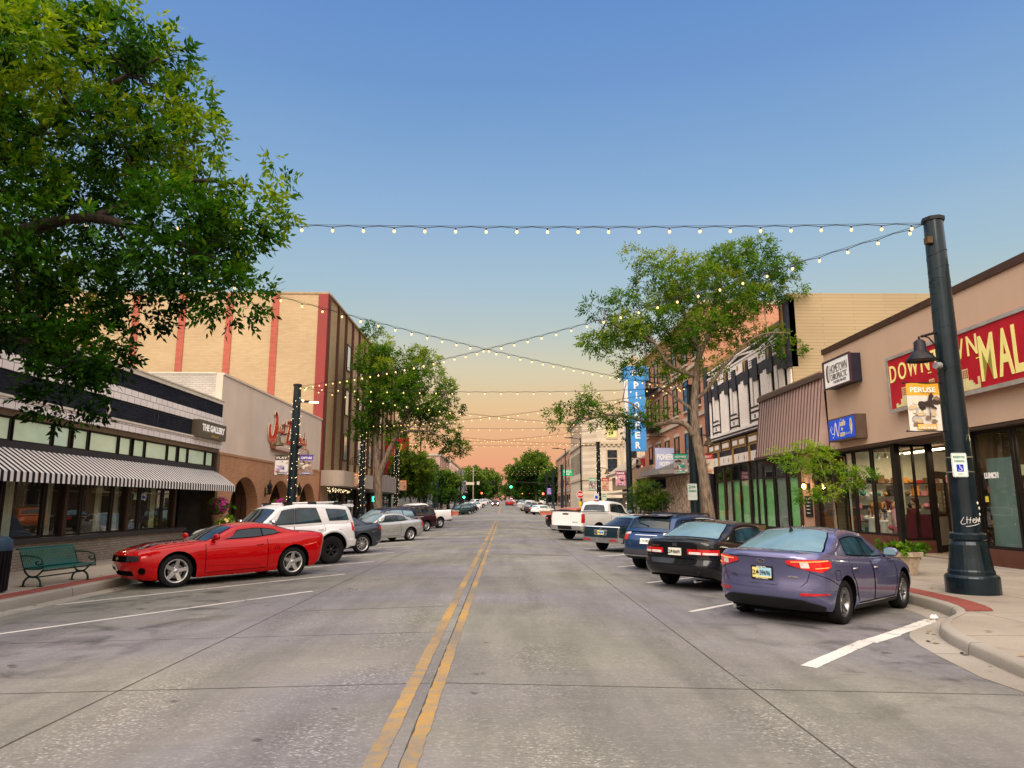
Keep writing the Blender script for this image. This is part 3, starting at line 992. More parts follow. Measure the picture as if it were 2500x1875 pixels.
# ---- crossovers, minivan
def crossover(name, label, pnt, gp, cat='SUV', **kw):
 d = dict(wb=2.7, W=1.86, rw=.35, tw=.235, rim=.235, paint=pnt, spokes=(5, 'split'), cat=cat, group=gp,
 xf=[(.25, 2.1), (.45, 2.25), (.65, 2.28), (.85, 2.25), (.95, 2.1)],
 xr=[(.3, -2.15), (.45, -2.28), (.7, -2.3), (1.0, -2.22), (1.15, -2.1)],
 top=[(-2.3, 1.12), (-1.0, 1.1), (0, 1.06), (.9, 1.04), (1.1, 1.05), (1.8, .99), (2.28, .9)],
 low=[(-2.3, .38), (-1.9, .3), (-.9, .26), (.9, .26), (1.9, .28), (2.28, .34)],
 roof=[(1.2, 1.03), (.8, 1.28), (.35, 1.54), (0.05, 1.62), (-.5, 1.66), (-1.4, 1.61), (-1.8, 1.54), (-2.2, 1.12)],
 gw=.92, tum=.26, ws=(.3, 1.2), rwin=(-2.2, -1.85), bowr=.08)
 d.update(kw); return Car(name, label, (0, 0, 0), 0, **d)
def dress_crossover(c, g=None, rail=True, chrome=False):
 g = g or GLASS
 c.screen('windscreen', 1.1, .42, .97, .92, mats=[g, SEAM]); c.screen('rear_window', -2.12, -1.9, .88, .86, mats=[g, SEAM])
 c.sidewin([(.78, -.08, .22, -.1), (-.12, -.98, -.14, -.9), (-1.03, -1.75, -.95, -1.6)], [g, CHROME if chrome else SEAM], mt=.03)
 c.door(1.0, -.1); c.door(-.12, -1.05); c.handle(.05, .92); c.handle(-.92, .94); c.mirror(.74, 1.12)
 for sg in (1, -1):
  c.patch('tail_light', [REDL, WHTL], [('R', .62 * sg, 1.0 * sg, .92, 1.1, .01, 0)])
  c.patch('headlight', [WHTL], [('F', .5 * sg, .95 * sg, .74, .86, .01, 0)])
 c.patch('grille', [BLACK], [('F', -.42, .42, .5, .82, .01, 0)])
 c.patch('rear_bumper', [BLACK], [('R', -1.1, 1.1, .34, .5, .02, 0)])
DKBLUE = paint('midnight_paint', (0.012, 0.016, 0.05), 0.4, 0.2)
xo = crossover('crossover_car', 'midnight blue crossover showing only its roof behind the silver coupe', DKBLUE, GL)
dress_crossover(xo, GLASSL)
park(xo, (-5.35, 40.0), -135)
MAROON = paint('maroon_paint', (0.03, 0.008, 0.012), 0.35, 0.2)
van = crossover('minivan', 'dark maroon minivan with chrome window trim and silver wheels', MAROON, GL, 'minivan', wb=3.05, W=1.95, rw=.345, spokes=(7, 'split'),
 xf=[(.25, 2.3), (.45, 2.45), (.65, 2.48), (.85, 2.4), (.95, 2.2)], xr=[(.3, -2.5), (.45, -2.6), (.7, -2.62), (1.0, -2.58), (1.15, -2.5)],
 top=[(-2.62, 1.1), (-1.0, 1.08), (0, 1.05), (.9, 1.03), (1.4, 1.02), (2.0, .95), (2.48, .86)], low=[(-2.62, .34), (-2.1, .28), (-.9, .22), (.9, .22), (2.0, .24), (2.48, .3)],
 roof=[(1.5, 1.01), (1.0, 1.3), (.45, 1.6), (.1, 1.7), (-.6, 1.75), (-1.9, 1.7), (-2.25, 1.62), (-2.55, 1.1)], ws=(.4, 1.5), rwin=(-2.55, -2.3), tum=.2)
van.screen('windscreen', 1.38, .52, .97, .92); van.screen('rear_window', -2.5, -2.34, .88, .86)
van.sidewin([(1.0, .08, .32, .06), (.04, -1.1, .02, -1.04), (-1.14, -2.3, -1.08, -2.14)], [GLASS, CHROME], mt=.03)
van.door(1.2, .06); van.door(.04, -1.12); van.handle(.2, .9); van.handle(-.06, .9); van.mirror(.95, 1.1)
for sg in (1, -1): van.patch('tail_light', [REDL], [('R', .72 * sg, 1.02 * sg, .85, 1.08, .01, 0)])
park(van, (-5.24, 47.9), -135)
# ---- pickups
WHITE = paint('white_paint', (0.74, 0.73, 0.71), 0.05, 0.3, .1)
def pickup(name, label, pnt, gp, **kw):
 d = dict(wb=3.56, W=2.0, rw=.40, tw=.27, rim=.225, ra=.49, paint=pnt, spokes=(5, 'star'), cat='pickup truck', group=gp, flare=.03,
 xf=[(.45, 2.4), (.65, 2.55), (.9, 2.6), (1.15, 2.58), (1.28, 2.45)],
 xr=[(.5, -3.02), (.7, -3.08), (1.0, -3.08), (1.36, -3.06)],
 top=[(-3.08, 1.36), (-.85, 1.36), (-.6, 1.34), (.9, 1.25), (1.2, 1.27), (2.0, 1.24), (2.6, 1.15)],
 low=[(-3.08, .66), (-2.4, .58), (-.9, .5), (.9, .48), (2.0, .52), (2.6, .6)],
 roof=[(1.25, 1.25), (.95, 1.48), (.5, 1.80), (.25, 1.88), (-.3, 1.92), (-.62, 1.89), (-.78, 1.8), (-.92, 1.34)],
 gw=.92, tum=.2, ws=(.5, 1.25), rwin=(-.92, -.8), bowr=.03, bed=(-.95, -3.02), crown=.03, cr=.22, nr=5, plan=[(-3.08, .985), (-1, 1.0), (1.5, .99), (2.6, .93)])
 d.update(kw); return Car(name, label, (0, 0, 0), 0, **d)
ram = pickup('pickup_truck', 'white extended cab pickup with chrome rear bumper and dark windows on the right kerb', WHITE, GR)
ram.screen('windscreen', 1.15, .58, .96, .92)
ram.screen('rear_window', -.9, -.82, .84, .8)
ram.sidewin([(.86, .0, .36, -.04), (-.05, -.68, -.09, -.62)], mt=.035)
ram.door(1.1, -.02, zlo=.05); ram.door(-.04, -.75, zlo=.05); ram.handle(.1, 1.12); ram.mirror(.8, 1.36, BLACK, 1.2)
ram.patch('tailgate', [WHITE, SEAM], [('R', -.82, .82, .72, 1.335, .012, 0), ('R', -.1, .1, 1.2, 1.27, .02, 1)])
for sg in (1, -1): ram.patch('tail_light', [REDL], [('R', .86 * sg, 1.06 * sg, .84, 1.25, .014, 0)])
ram.patch('rear_bumper', [CHROME, BLACK], [('R', -1.08, 1.08, .52, .70, .09, 0), ('R', -.42, .42, .55, .69, .095, 1)])
ram.plate('R', 0, .61, 'WYO 58', 2)
mb = MB(); mb.prism([(-.98, 1.37), (-3.08, 1.37), (-3.08, 1.40), (-.98, 1.40)], (0, 1.0, 0), (1, 0, 0), (0, 0, 1), (0, -.07, 0), 0); mb.prism([(-.98, 1.37), (-3.08, 1.37), (-3.08, 1.40), (-.98, 1.40)], (0, -.93, 0), (1, 0, 0), (0, 0, 1), (0, -.07, 0), 0)
mb.box(-3.09, -3.03, -.9, .9, 1.355, 1.395, 0); mb.build('bed_rail', [BLACK], ram.root, True)
mb = MB(); mb.box(-.72, -.60, -.14, .14, 1.895, 1.93, 0); mb.build('brake_light', [REDL], ram.root, True)
ram.badge('lettering', 'QUAD CAB', 'R', -.55, .86, .3, .05, mat('badge_grey', (.25, .24, .2), .4), .02, .02)
ram.root.scale = (1.05,) * 3
park(ram, (3.53, 37.1), 45)
for ppos, lab in (((-4.86, 53.6), 'white crew cab pickup with chrome wheels, last in the row before the crossing'),):
 pk = pickup('pickup_truck', lab, WHITE, GL)
 pk.screen('windscreen', 1.15, .58, .96, .92); pk.screen('rear_window', -.9, -.82, .84, .8)
 pk.sidewin([(.86, .05, .36, .02), (.0, -.75, -.03, -.68)], mt=.035)
 pk.door(1.1, .02, zlo=.05); pk.door(0, -.8, zlo=.05); pk.mirror(.8, 1.36, BLACK, 1.2)
 for sg in (1, -1): pk.patch('tail_light', [REDL], [('R', .84 * sg, 1.06 * sg, .86, 1.3, .014, 0)])
 pk.patch('rear_bumper', [CHROME], [('R', -1.08, 1.08, .52, .70, .09, 0)])
 park(pk, ppos, -135)
CAMPER = pk
# ---- violet saloon in front, right
VIOLET = paint('violet_paint', (0.125, 0.128, 0.25), 0.6, 0.22, .04)
kia = saloon('saloon_car', 'violet blue saloon with tail lights lit, nearest the big lamp post', VIOLET, GR, wb=2.8, W=1.83, rw=.335, rim=.225, spokes=(5, 'twin'), rimmats=[mat('gunmetal', (.20, .20, .21), .3, .9), SEAM, mat('brake_disc', (.2, .19, .18), .4, .8)], cr=.62, nr=3.0,
 xr=[(.22, -2.12), (.3, -2.26), (.42, -2.36), (.5, -2.38), (.6, -2.35), (.75, -2.34), (.9, -2.37), (1.0, -2.40), (1.08, -2.34)],
 top=[(-2.40, 1.055), (-2.1, 1.07), (-1.5, 1.03), (-.6, .97), (.5, .93), (1.0, .93), (1.5, .89), (2.0, .81), (2.36, .72)],
 low=[(-2.40, .27), (-2.0, .23), (-1, .19), (1, .19), (2.0, .2), (2.36, .24)],
 roof=[(1.25, .92), (.8, 1.12), (.3, 1.34), (.0, 1.42), (-.5, 1.45), (-1.0, 1.41), (-1.5, 1.27), (-2.02, 1.055)], rwin=(-2.02, -1.1), tum=.42, gw=.89, bowr=.2, crown=.04)
kia.screen('windscreen', 1.12, .25, .97, .9)
kia.screen('rear_window', -1.92, -1.02, .95, .86, mats=[GLASSL, SEAM])
kia.sidewin([(.78, -.14, .14, -.16), (-.18, -1.06, -.20, -.98)], [GLASSB, SEAM], mt=.02)
kia.door(.98, -.16); kia.door(-.18, -1.12); kia.handle(-.02, .80, CHROME); kia.handle(-.98, .82, CHROME); kia.mirror(.72, .98)
for sg in (1, -1):
 kia.patch('tail_light', [REDG, WHTL, REDL], [('R', .40 * sg, 1.12 * sg, [.915, .84, .80, .88], [.965, .985, .985, .96], .012, 0), ('R', .60 * sg, .72 * sg, .865, .95, .018, 1)])
 kia.patch('reflector', [REDL], [('R', .58 * sg, 1.02 * sg, [.46, .475], [.50, .495], .012, 0)])
kia.patch('led_strip', [glow('led_red', (1.0, .22, .06), 1.6)], [('R', s_ * .48, s_ * 1.06, [.945, .96], [.955, .972], .017, 0) for s_ in (1, -1)] + [('R', s_ * .80, s_ * 1.04, [.855, .868], [.866, .878], .017, 0) for s_ in (1, -1)])
kia.seam('boot_gap', [('R', [(-.42, 1.05), (-.40, .90), (-.72, .82), (-.66, .66), (-.58, .59), (.58, .59), (.66, .66), (.72, .82), (.40, .90), (.42, 1.05)])], .005)
kia.seam('bumper_crease', [('R', [(-1.3, .53), (-.6, .545), (.6, .545), (1.3, .53)])], .003, VIOLET, off=.004)
kia.patch('bumper_lip', [BLACK], [('R', -.95, .95, .23, [.30, .40, .41, .41, .40, .30], .012, 0)])
kia.patch('boot_spoiler', [VIOLET, SEAM], [('R', -.58, .58, 1.0, 1.045, .03, 0), ('R', -.55, .55, 1.046, 1.053, .02, 1)])
kia.seam('bumper_gap', [('R', [(.72, .80), (1.05, .70), (1.32, .60)]), ('R', [(-.72, .80), (-1.05, .70), (-1.32, .60)])], .005)
kia.patch('sill_trim', [BLACK], [('r', -.98, .98, .195, .25, .008, 0), ('L', -.98, .98, .195, .25, .008, 0)])
kia.seam('fuel_flap', [('r', [(-1.62, .82), (-1.78, .82), (-1.78, .68), (-1.62, .68), (-1.62, .82)])], .004)
kia.plate('R', 0, .755, '2-39696', 1, True, 'KIA', 'KIA of Cheyenne')
p, ax, up, n = kia.frame_at('R', 0, .935)
mb = MB()
el = [(.065 * math.cos(t * .3927), .036 * math.sin(t * .3927)) for t in range(16)]
mb.prism(el, p + n * .003, ax, up, n * .008, 0); mb.prism([(a * .85, b * .8) for a, b in el], p + n * .0112, ax, up, n * .002, 1)
text(mb, 'KIA', p + n * .0135, ax, up, .075, .03, 0, .02, dep=.004); mb.build('emblem', [CHROME, INK], kia.root, True)
kia.badge('lettering', 'OPTIMA', 'R', -.47, .725, .14, .022, CHROME, .01); kia.badge('lettering', 'HYBRID', 'R', .47, .70, .13, .024, CHROME, .02)
mb = MB(); mb.prism([(-1.18, 1.385), (-1.30, 1.36), (-1.27, 1.45)], (0, .012, 0), (1, 0, 0), (0, 0, 1), (0, -.024, 0), 0); mb.build('antenna', [BLACK], kia.root, True)
mb = MB(); mb.tube([(-2.15, .5, .2), (-2.32, .5, .2)], .035, 10, 0); mb.box(-2.1, -1.6, -.3, .35, .16, .24, 1); mb.build('exhaust', [CHROME, UNDER], kia.root, True)
kia.patch('side_strip', [CHROME], [('r', -.95, .95, .262, .275, .01, 0)])
park(kia, (4.15, 12.3), 44.0)
# ---- black saloon
BLK = paint('black_paint', (0.008, 0.009, 0.012), 0.2, 0.18)
hon = saloon('saloon_car', 'black saloon with wide red tail lights, second in the row from the lamp post', BLK, GR, wb=2.74, W=1.82, rw=.325, spokes=(7, 'slim'),
 top=[(-2.42, 1.03), (-2.1, 1.05), (-1.5, 1.01), (-.6, .96), (.5, .93), (1.0, .93), (1.5, .9), (2.0, .82), (2.36, .73)],
 xr=[(.3, -2.25), (.42, -2.40), (.52, -2.43), (.58, -2.42), (.60, -2.36), (.8, -2.36), (1.0, -2.36), (1.06, -2.30)])
hon.screen('windscreen', 1.08, .25, .97, .9); hon.screen('rear_window', -1.84, -1.08, .94, .86, mats=[GLASSL, SEAM])
hon.sidewin([(.72, -.12, .12, -.14), (-.16, -1.0, -.18, -.92), (-1.03, -1.3, -.95, -1.12)], [GLASSB, CHROME], mt=.02)
hon.door(.95, -.14); hon.door(-.16, -1.1); hon.handle(-.02, .8); hon.handle(-1.0, .82); hon.mirror(.68, .98)
for sg in (1, -1): hon.patch('tail_light', [REDL, WHTL], [('R', .30 * sg, 1.02 * sg, .755, .865, .012, 0), ('R', .34 * sg, .60 * sg, .76, .81, .017, 1), ('R', .64 * sg, .95 * sg, .76, .805, .017, 1)])
hon.seam('boot_gap', [('R', [(-.78, 1.02), (-.80, .68), (.80, .68), (.78, 1.02)])], .005)
hon.seam('bumper_gap', [('R', [(-1.35, .62), (-.9, .66), (.9, .66), (1.35, .62)])], .005)
hon.plate('R', 0, .80, '2-86695', 0)
p, ax, up, n = hon.frame_at('R', 0, .94)
mb = MB(); mb.prism([(-.05, -.04), (.05, -.04), (.06, .04), (-.06, .04)], p, ax, up, n * .006, 1)
text(mb, 'H', p + n * .008, ax, up, .085, .06, 0, .02, dep=.006); mb.build('emblem', [CHROME, CHROME and INK], hon.root, True)
hon.badge('lettering', 'ACCORD', 'R', .5, .91, .2, .03, CHROME, .02)
mb = MB(); mb.tube([(-2.2, -.5, .22), (-2.42, -.5, .22)], .03, 10, 0); mb.build('exhaust', [CHROME], hon.root, True)
park(hon, (3.82, 16.4), 44)
# ---- blue estate
BLUE = paint('blue_paint', (0.02, 0.05, 0.13), 0.5, 0.22)
sub = crossover('estate_car', 'dark blue estate with roof rails and a white number plate, third in the row', BLUE, GR, 'estate car', W=1.82, wb=2.74, rw=.345,
 top=[(-2.3, 1.08), (-1.0, 1.05), (0, 1.02), (.9, 1.0), (1.2, 1.0), (1.8, .93), (2.28, .84)],
 roof=[(1.2, .99), (.8, 1.22), (.35, 1.46), (0.05, 1.54), (-.5, 1.58), (-1.5, 1.54), (-1.86, 1.47), (-2.24, 1.06)], rwin=(-2.24, -1.9))
sub.screen('windscreen', 1.1, .42, .97, .92); sub.screen('rear_window', -2.16, -1.93, .92, .88)
sub.sidewin([(.78, -.08, .22, -.1), (-.12, -.98, -.14, -.9), (-1.03, -1.8, -.95, -1.62)], mt=.03)
sub.door(1.0, -.1); sub.door(-.12, -1.05); sub.handle(.05, .9); sub.handle(-.92, .92); sub.mirror(.74, 1.06)
for sg in (1, -1): sub.patch('tail_light', [REDL, WHTL], [('R', .62 * sg, 1.02 * sg, .82, 1.05, .012, 0), ('R', .55 * sg, .82 * sg, .97, 1.03, .016, 1)])
sub.patch('rear_bumper', [mat('bumper_grey', (.05, .05, .06), .5), CHROME, BLACK], [('R', -1.2, 1.2, .40, .58, .04, 0), ('R', -1.0, 1.0, .42, .435, .046, 1), ('R', -1.0, 1.0, .33, .41, .02, 2)])
sub.patch('tailgate_handle', [CHROME], [('R', -.36, .36, .945, .965, .02, 0)])
sub.plate('R', 0, .80, 'CTR 092', 2)
mb = MB()
for y in (.6, -.6): mb.tube([(.1, y, 1.49), (0, y, 1.565), (-1.5, y, 1.555), (-1.65, y, 1.47)], .02, 7, 0)
for x in (-.3, -1.2): mb.tube([(x, .6, 1.565), (x, -.6, 1.565)], .018, 6, 0)
mb.build('roof_rail', [BLACK], sub.root, True)
mb = MB(); mb.prism([(-1.72, 1.52), (-2.02, 1.50), (-2.04, 1.47), (-1.8, 1.47)], (0, .55, 0), (1, 0, 0), (0, 0, 1), (0, -1.1, 0), 0); mb.build('spoiler', [BLK], sub.root, True)
a = sub.toppt(-2.12, 0.0) + Vector((-.02, 0, .0)); b = sub.toppt(-2.05, .55) + Vector((-.03, 0, .02))
mb = MB(); mb.tube([a, b], .012, 6, 0); mb.ball(a, .025); mb.build('rear_wiper', [BLACK], sub.root, True)
park(sub, (3.97, 20.5), 44)
# ---- coupe utility
TEAL = paint('teal_paint', (0.012, 0.03, 0.04), 0.35, 0.2)
elc = Car('coupe_utility', 'dark teal coupe utility with a flat covered load bed and full width chrome bumper', (0, 0, 0), 0,
 wb=2.97, W=1.82, rw=.335, tw=.21, rim=.19, ra=.40, paint=TEAL, spokes=(5, 'star'), cat='coupe utility', group=GR, flare=.0, cr=.12, nr=7, cf=.3, nf=5,
 xf=[(.3, 2.3), (.5, 2.42), (.8, 2.42), (.88, 2.4)], xr=[(.35, -2.55), (.6, -2.6), (.9, -2.58), (.98, -2.56)],
 top=[(-2.6, .965), (-1.0, .95), (0, .93), (1.0, .92), (2.42, .86)], low=[(-2.6, .42), (-2, .3), (-1, .26), (1, .26), (2, .28), (2.42, .34)],
 roof=[(1.1, .92), (.7, 1.15), (.3, 1.33), (0, 1.37), (-.35, 1.385), (-.75, 1.35), (-1.15, 1.2), (-1.7, .97)], ws=(.2, 1.1), rwin=(-1.7, -.8), gw=.88, tum=.34, crown=.015, bed=(-1.72, -2.5),
 plan=[(-2.6, .985), (0, 1), (2.42, .96)], prof=[(0, .95), (.15, .98), (.5, 1), (.9, .985), (1, .96)], roofpaint=BLK)
elc.screen('windscreen', 1.0, .28, .96, .9); elc.screen('rear_window', -.95, -.72, .8, .78, mats=[GLASSL, CHROME])
elc.sidewin([(.62, -.5, .1, -.5), (-.54, -1.05, -.54, -.8)], [GLASSL, CHROME], mt=.02)
elc.door(.85, -.7); elc.handle(-.55, .78, CHROME); elc.mirror(.6, .98, CHROME, .8)
elc.patch('tailgate', [TEAL, CHROME], [('R', -.78, .78, .56, .90, .01, 0), ('R', -.88, .88, .925, .955, .014, 1), ('R', .80, .86, .56, .92, .014, 1), ('R', -.86, -.80, .56, .92, .014, 1)])
elc.patch('rear_bumper', [mat('worn_chrome', (.42, .42, .43), .32, .9)], [('R', -.98, .98, .36, .545, .08, 0)])
for sg in (1, -1): elc.patch('tail_light', [REDL], [('R', .48 * sg, .80 * sg, .44, .50, .09, 0)])
elc.patch('plate_surround', [CHROME], [('R', -.2, .2, .62, .83, .012, 0)])
elc.plate('R', 0, .72, '2-66140', 1)
p, ax, up, n = elc.frame_at('R', 0, .88)
mb = MB(); mb.prism([(-.05, -.01), (.05, -.01), (.06, .012), (-.05, .012)], p + n * .012, ax, up, n * .006, 0); mb.build('emblem', [CHROME], elc.root, True)
park(elc, (3.97, 28.5), 44)
# ---- orange and black pair half hidden by the white pickup
ORANGE = paint('orange_paint', (0.45, 0.09, 0.015), 0.3, 0.25)
org = crossover('hatchback', 'orange hatchback half hidden behind the white pickup', ORANGE, GR, 'hatchback'); dress_crossover(org)
park(org, (3.75, 45.4), 44)
bk2 = saloon('saloon_car', 'black saloon with a pale rear window, beyond the orange hatchback', BLK, GR)
bk2.screen('windscreen', 1.08, .25, .97, .9); bk2.screen('rear_window', -1.84, -1.08, .94, .86, mats=[GLASSL, SEAM])
bk2.sidewin([(.72, -.12, .12, -.14), (-.16, -1.0, -.18, -.92)], mt=.02)
bk2.door(.95, -.14); bk2.door(-.16, -1.1); bk2.mirror(.68, .98)
for sg in (1, -1): bk2.patch('tail_light', [REDL], [('R', .45 * sg, 1.0 * sg, .78, .9, .01, 0)])
park(bk2, (3.55, 49.7), 44)
# ---- beyond the crossing: copies with other paint
bpy.context.view_layer.update()
T_X, T_S, T_P, T_C, T_V = tree_of(xo.root), tree_of(bk2.root), tree_of(pk.root), tree_of(cob.root), tree_of(van.root)
PAINTS = {n: paint('far_' + n, c, .2, .3) for n, c in dict(green=(.01, .04, .035), black=(.01, .01, .012), navy=(.015, .02, .05), white=(.72, .72, .7), silver=(.4, .4, .4), brown=(.05, .028, .022), tan=(.3, .25, .18), red=(.4, .02, .02), grey=(.12, .12, .13), maroon=(.1, .01, .012)).items()}
BASE = {'X': (T_X, 'midnight_paint', 2.7, 1.86), 'S': (T_S, 'black_paint', 2.78, 1.84), 'P': (T_P, 'white_paint', 3.56, 2.0), 'C': (T_C, 'silver_paint', 2.62, 1.73), 'V': (T_V, 'maroon_paint', 3.05, 1.95)}
NAME = {'X': 'SUV', 'S': 'saloon', 'P': 'pickup truck', 'C': 'coupe', 'V': 'minivan'}
FARL = [('X', 'green', 117.2, -5.7, 'dark green SUV first in the far left row, reflecting the sky'), ('X', 'navy', 121.3, -5.5, 'navy SUV behind the dark green one in the far left row'),
 ('X', 'black', 125.4, -5.2, 'black SUV third in the far left row'), ('S', 'white', 133, -5.0, 'white saloon fourth in the far left row'), ('X', 'white', 141, -4.9, 'white SUV fifth in the far left row'),
 ('P', 'white', 158, -4.6, 'white pickup standing out from the far left row'), ('S', 'silver', 174, -4.6, 'silver saloon past the white pickup far down the left kerb'), ('X', 'white', 195, -4.6, 'white SUV near the signal, far down the left kerb'), ('S', 'grey', 214, -4.6, 'grey saloon last but one far down the left kerb'), ('S', 'silver', 236, -4.6, 'silver saloon farthest down the left kerb')]
FARR = [('X', 'white', 116.0, 5.0, 'white hatchback first beyond the crossing on the right'), ('X', 'brown', 121.5, 4.0, 'brown SUV behind the white hatchback beyond the crossing'), ('P', 'tan', 126, 4.2, 'tan pickup beside the brown SUV beyond the crossing'), ('P', 'silver', 133, 3.5, 'silver pickup in the middle of the far right row'),
 ('P', 'white', 141, 3.6, 'white pickup past the silver one in the far right row'), ('S', 'maroon', 152, 3.6, 'maroon saloon far down the right kerb'), ('S', 'white', 166, 4.0, 'white saloon far down the right kerb'), ('X', 'grey', 182, 4.2, 'grey SUV far down the right kerb'), ('S', 'black', 200, 4.2, 'black saloon farthest down the right kerb')]
for lst, ang, gp in ((FARL, -135, 'cars parked along the left kerb beyond the crossing'), (FARR, 45, 'cars parked along the right kerb beyond the crossing')):
 for ty, colr, y, x, lab in lst:
  t, pn, wb, W = BASE[ty]
  c = dup(t, label=lab, swap={pn: PAINTS[colr]})
  c['category'] = NAME[ty]; c['group'] = gp
  yy = W / 2 - .15; a = R(ang)
  set_on_road(c, x + wb / 2 * math.cos(a) + yy * math.sin(a), y + wb / 2 * math.sin(a) - yy * math.cos(a), a)
c = dup(T_S, label='white saloon behind the white crew cab pickup on the left', swap={'black_paint': PAINTS['white']}); c['group'] = GL
set_on_road(c, -6.9, 59.5, R(-135))
HEAD = glow('headlamp_on', (1.0, .86, .62), 14.0)
for ty, colr, x, y, hd, lab in (('S', 'maroon', -2.0, 172, -90, 'dark red car coming on with headlamps lit'), ('S', 'red', 1.6, 178, 90, 'red car driving away with brake lights on'), ('X', 'red', 1.4, 190, 90, 'red SUV driving away ahead of the red car'), ('V', 'white', 3.0, 250, 90, 'white van far up the road')):
 t, pn, wb, W = BASE[ty]
 c = dup(t, label=lab, swap={pn: PAINTS[colr], 'tail_lens': REDG if hd > 0 else REDL}); c['group'] = 'cars driving on the road'
 set_on_road(c, x, y, R(hd))
 if hd < 0:
  for sx in (.62, -.62):
   mb = MB(); mb.ball((2.33, sx, .68), (.06, .17, .12)); mb.build('headlight', HEAD, c, True)
# ------------------------------------------------------------------ ground, road, pavements
def road_mat():
 m, nt, p = nodes('worn_concrete_road')
 g = N(nt, 'ShaderNodeNewGeometry'); pos = g.outputs['Position']
 sx = N(nt, 'ShaderNodeSeparateXYZ'); L(nt, pos, sx.inputs[0])
 def noi(sc, det=6, ro=.6, vec=None, dist=0):
  n = N(nt, 'ShaderNodeTexNoise'); n.inputs['Scale'].default_value = sc; n.inputs['Detail'].default_value = det; n.inputs['Roughness'].default_value = ro
  n.inputs['Distortion'].default_value = dist
  L(nt, vec or pos, n.inputs['Vector']); return n.outputs['Fac']
 base = ramp(nt, noi(.35, 9, .65), [(.3, (.152, .147, .140)), (.5, (.186, .181, .171)), (.72, (.228, .223, .208))])
 tint = ramp(nt, noi(.16, 3, .5), [(.42, (.92, .89, 1.10)), (.5, (1.03, 1.0, .97)), (.58, (1.06, 1.07, .90))])
 c = mixc(nt, .55, base.outputs[0], tint.outputs[0], 'MULTIPLY')
 # slabs poured at different times
 mp = N(nt, 'ShaderNodeMapping'); mp.inputs['Scale'].default_value = (.16, .215, 0); L(nt, pos, mp.inputs[0])
 vs = N(nt, 'ShaderNodeTexWhiteNoise'); fl = N(nt, 'ShaderNodeVectorMath', operation='FLOOR'); L(nt, mp.outputs[0], fl.inputs[0]); L(nt, fl.outputs[0], vs.inputs[0])
 slab = ramp(nt, vs.outputs['Value'], [(0, .93), (1, 1.05)])
 c = mixc(nt, 1.0, c, slab.outputs[0], 'MULTIPLY')
 # wheel tracks polished down to the stone
 ab = N(nt, 'ShaderNodeMath', operation='SINE'); mu = N(nt, 'ShaderNodeMath', operation='MULTIPLY'); mu.inputs[1].default_value = 3.4
 L(nt, sx.outputs[0], mu.inputs[0]); L(nt, mu.outputs[0], ab.inputs[0])
 lane = N(nt, 'ShaderNodeMapRange'); lane.inputs['From Min'].default_value = 4.6; lane.inputs['From Max'].default_value = 2.6
 a2 = N(nt, 'ShaderNodeMath', operation='ADD'); a2.inputs[1].default_value = .6; L(nt, sx.outputs[0], a2.inputs[0])
 a3 = N(nt, 'ShaderNodeMath', operation='ABSOLUTE'); L(nt, a2.outputs[0], a3.inputs[0]); L(nt, a3.outputs[0], lane.inputs['Value'])
 patchy = ramp(nt, noi(.55, 5, .55, dist=.6), [(.42, 0), (.6, 1)])
 trk = ramp(nt, ab.outputs[0], [(.0, .35), (.9, 1)])
 mk = N(nt, 'ShaderNodeMath', operation='MULTIPLY'); L(nt, lane.outputs[0], mk.inputs[0]); L(nt, patchy.outputs[0], mk.inputs[1])
 mk2 = N(nt, 'ShaderNodeMath', operation='MULTIPLY'); L(nt, mk.outputs[0], mk2.inputs[0]); L(nt, trk.outputs[0], mk2.inputs[1])
 mp2 = N(nt, 'ShaderNodeMapping'); mp2.inputs['Scale'].default_value = (1.0, 1.5, 1); L(nt, pos, mp2.inputs[0])
 vo = N(nt, 'ShaderNodeTexVoronoi'); vo.inputs['Scale'].default_value = 44; L(nt, mp2.outputs[0], vo.inputs['Vector'])
 sv = N(nt, 'ShaderNodeSeparateColor'); L(nt, vo.outputs['Color'], sv.inputs[0])
 chip = ramp(nt, sv.outputs[0], [(.0, .70), (.3, .92), (.72, 1.05), (.9, 1.5), (1, 2.3)])
 chip_d = ramp(nt, vo.outputs['Distance'], [(.25, 1), (.5, .85)])
 cc = mixc(nt, 1.0, chip.outputs[0], chip_d.outputs[0], 'MULTIPLY')
 c2 = mixc(nt, 1.0, c, cc, 'MULTIPLY')
 k = N(nt, 'ShaderNodeMapRange'); k.inputs['To Min'].default_value = .22; k.inputs['To Max'].default_value = .9; L(nt, mk2.outputs[0], k.inputs['Value'])
 c = mixc(nt, k.outputs[0], c, c2)
 # brushed finish, oil and tyre stains
 mp3 = N(nt, 'ShaderNodeMapping'); mp3.inputs['Scale'].default_value = (.9, 26, 1); L(nt, pos, mp3.inputs[0])
 br = ramp(nt, noi(1.0, 4, .6, mp3.outputs[0]), [(.3, .90), (.7, 1.06)])
 c = mixc(nt, .8, c, br.outputs[0], 'MULTIPLY')
 mp4 = N(nt, 'ShaderNodeMapping'); mp4.inputs['Scale'].default_value = (1.6, .22, 1); L(nt, pos, mp4.inputs[0])
 st = ramp(nt, noi(.9, 6, .6, mp4.outputs[0]), [(.36, .74), (.55, 1.0)])
 c = mixc(nt, .8, c, st.outputs[0], 'MULTIPLY')
 # oil and tyre dirt where the cars stand
 bay = N(nt, 'ShaderNodeMapRange'); bay.inputs['From Min'].default_value = 3.2; bay.inputs['From Max'].default_value = 4.8; L(nt, a3.outputs[0], bay.inputs['Value'])
 oil = ramp(nt, noi(1.15, 5, .6, dist=.8), [(.50, 1), (.66, .50)])
 c = mixc(nt, bay.outputs[0], c, mixc(nt, 1, c, oil.outputs[0], 'MULTIPLY'))
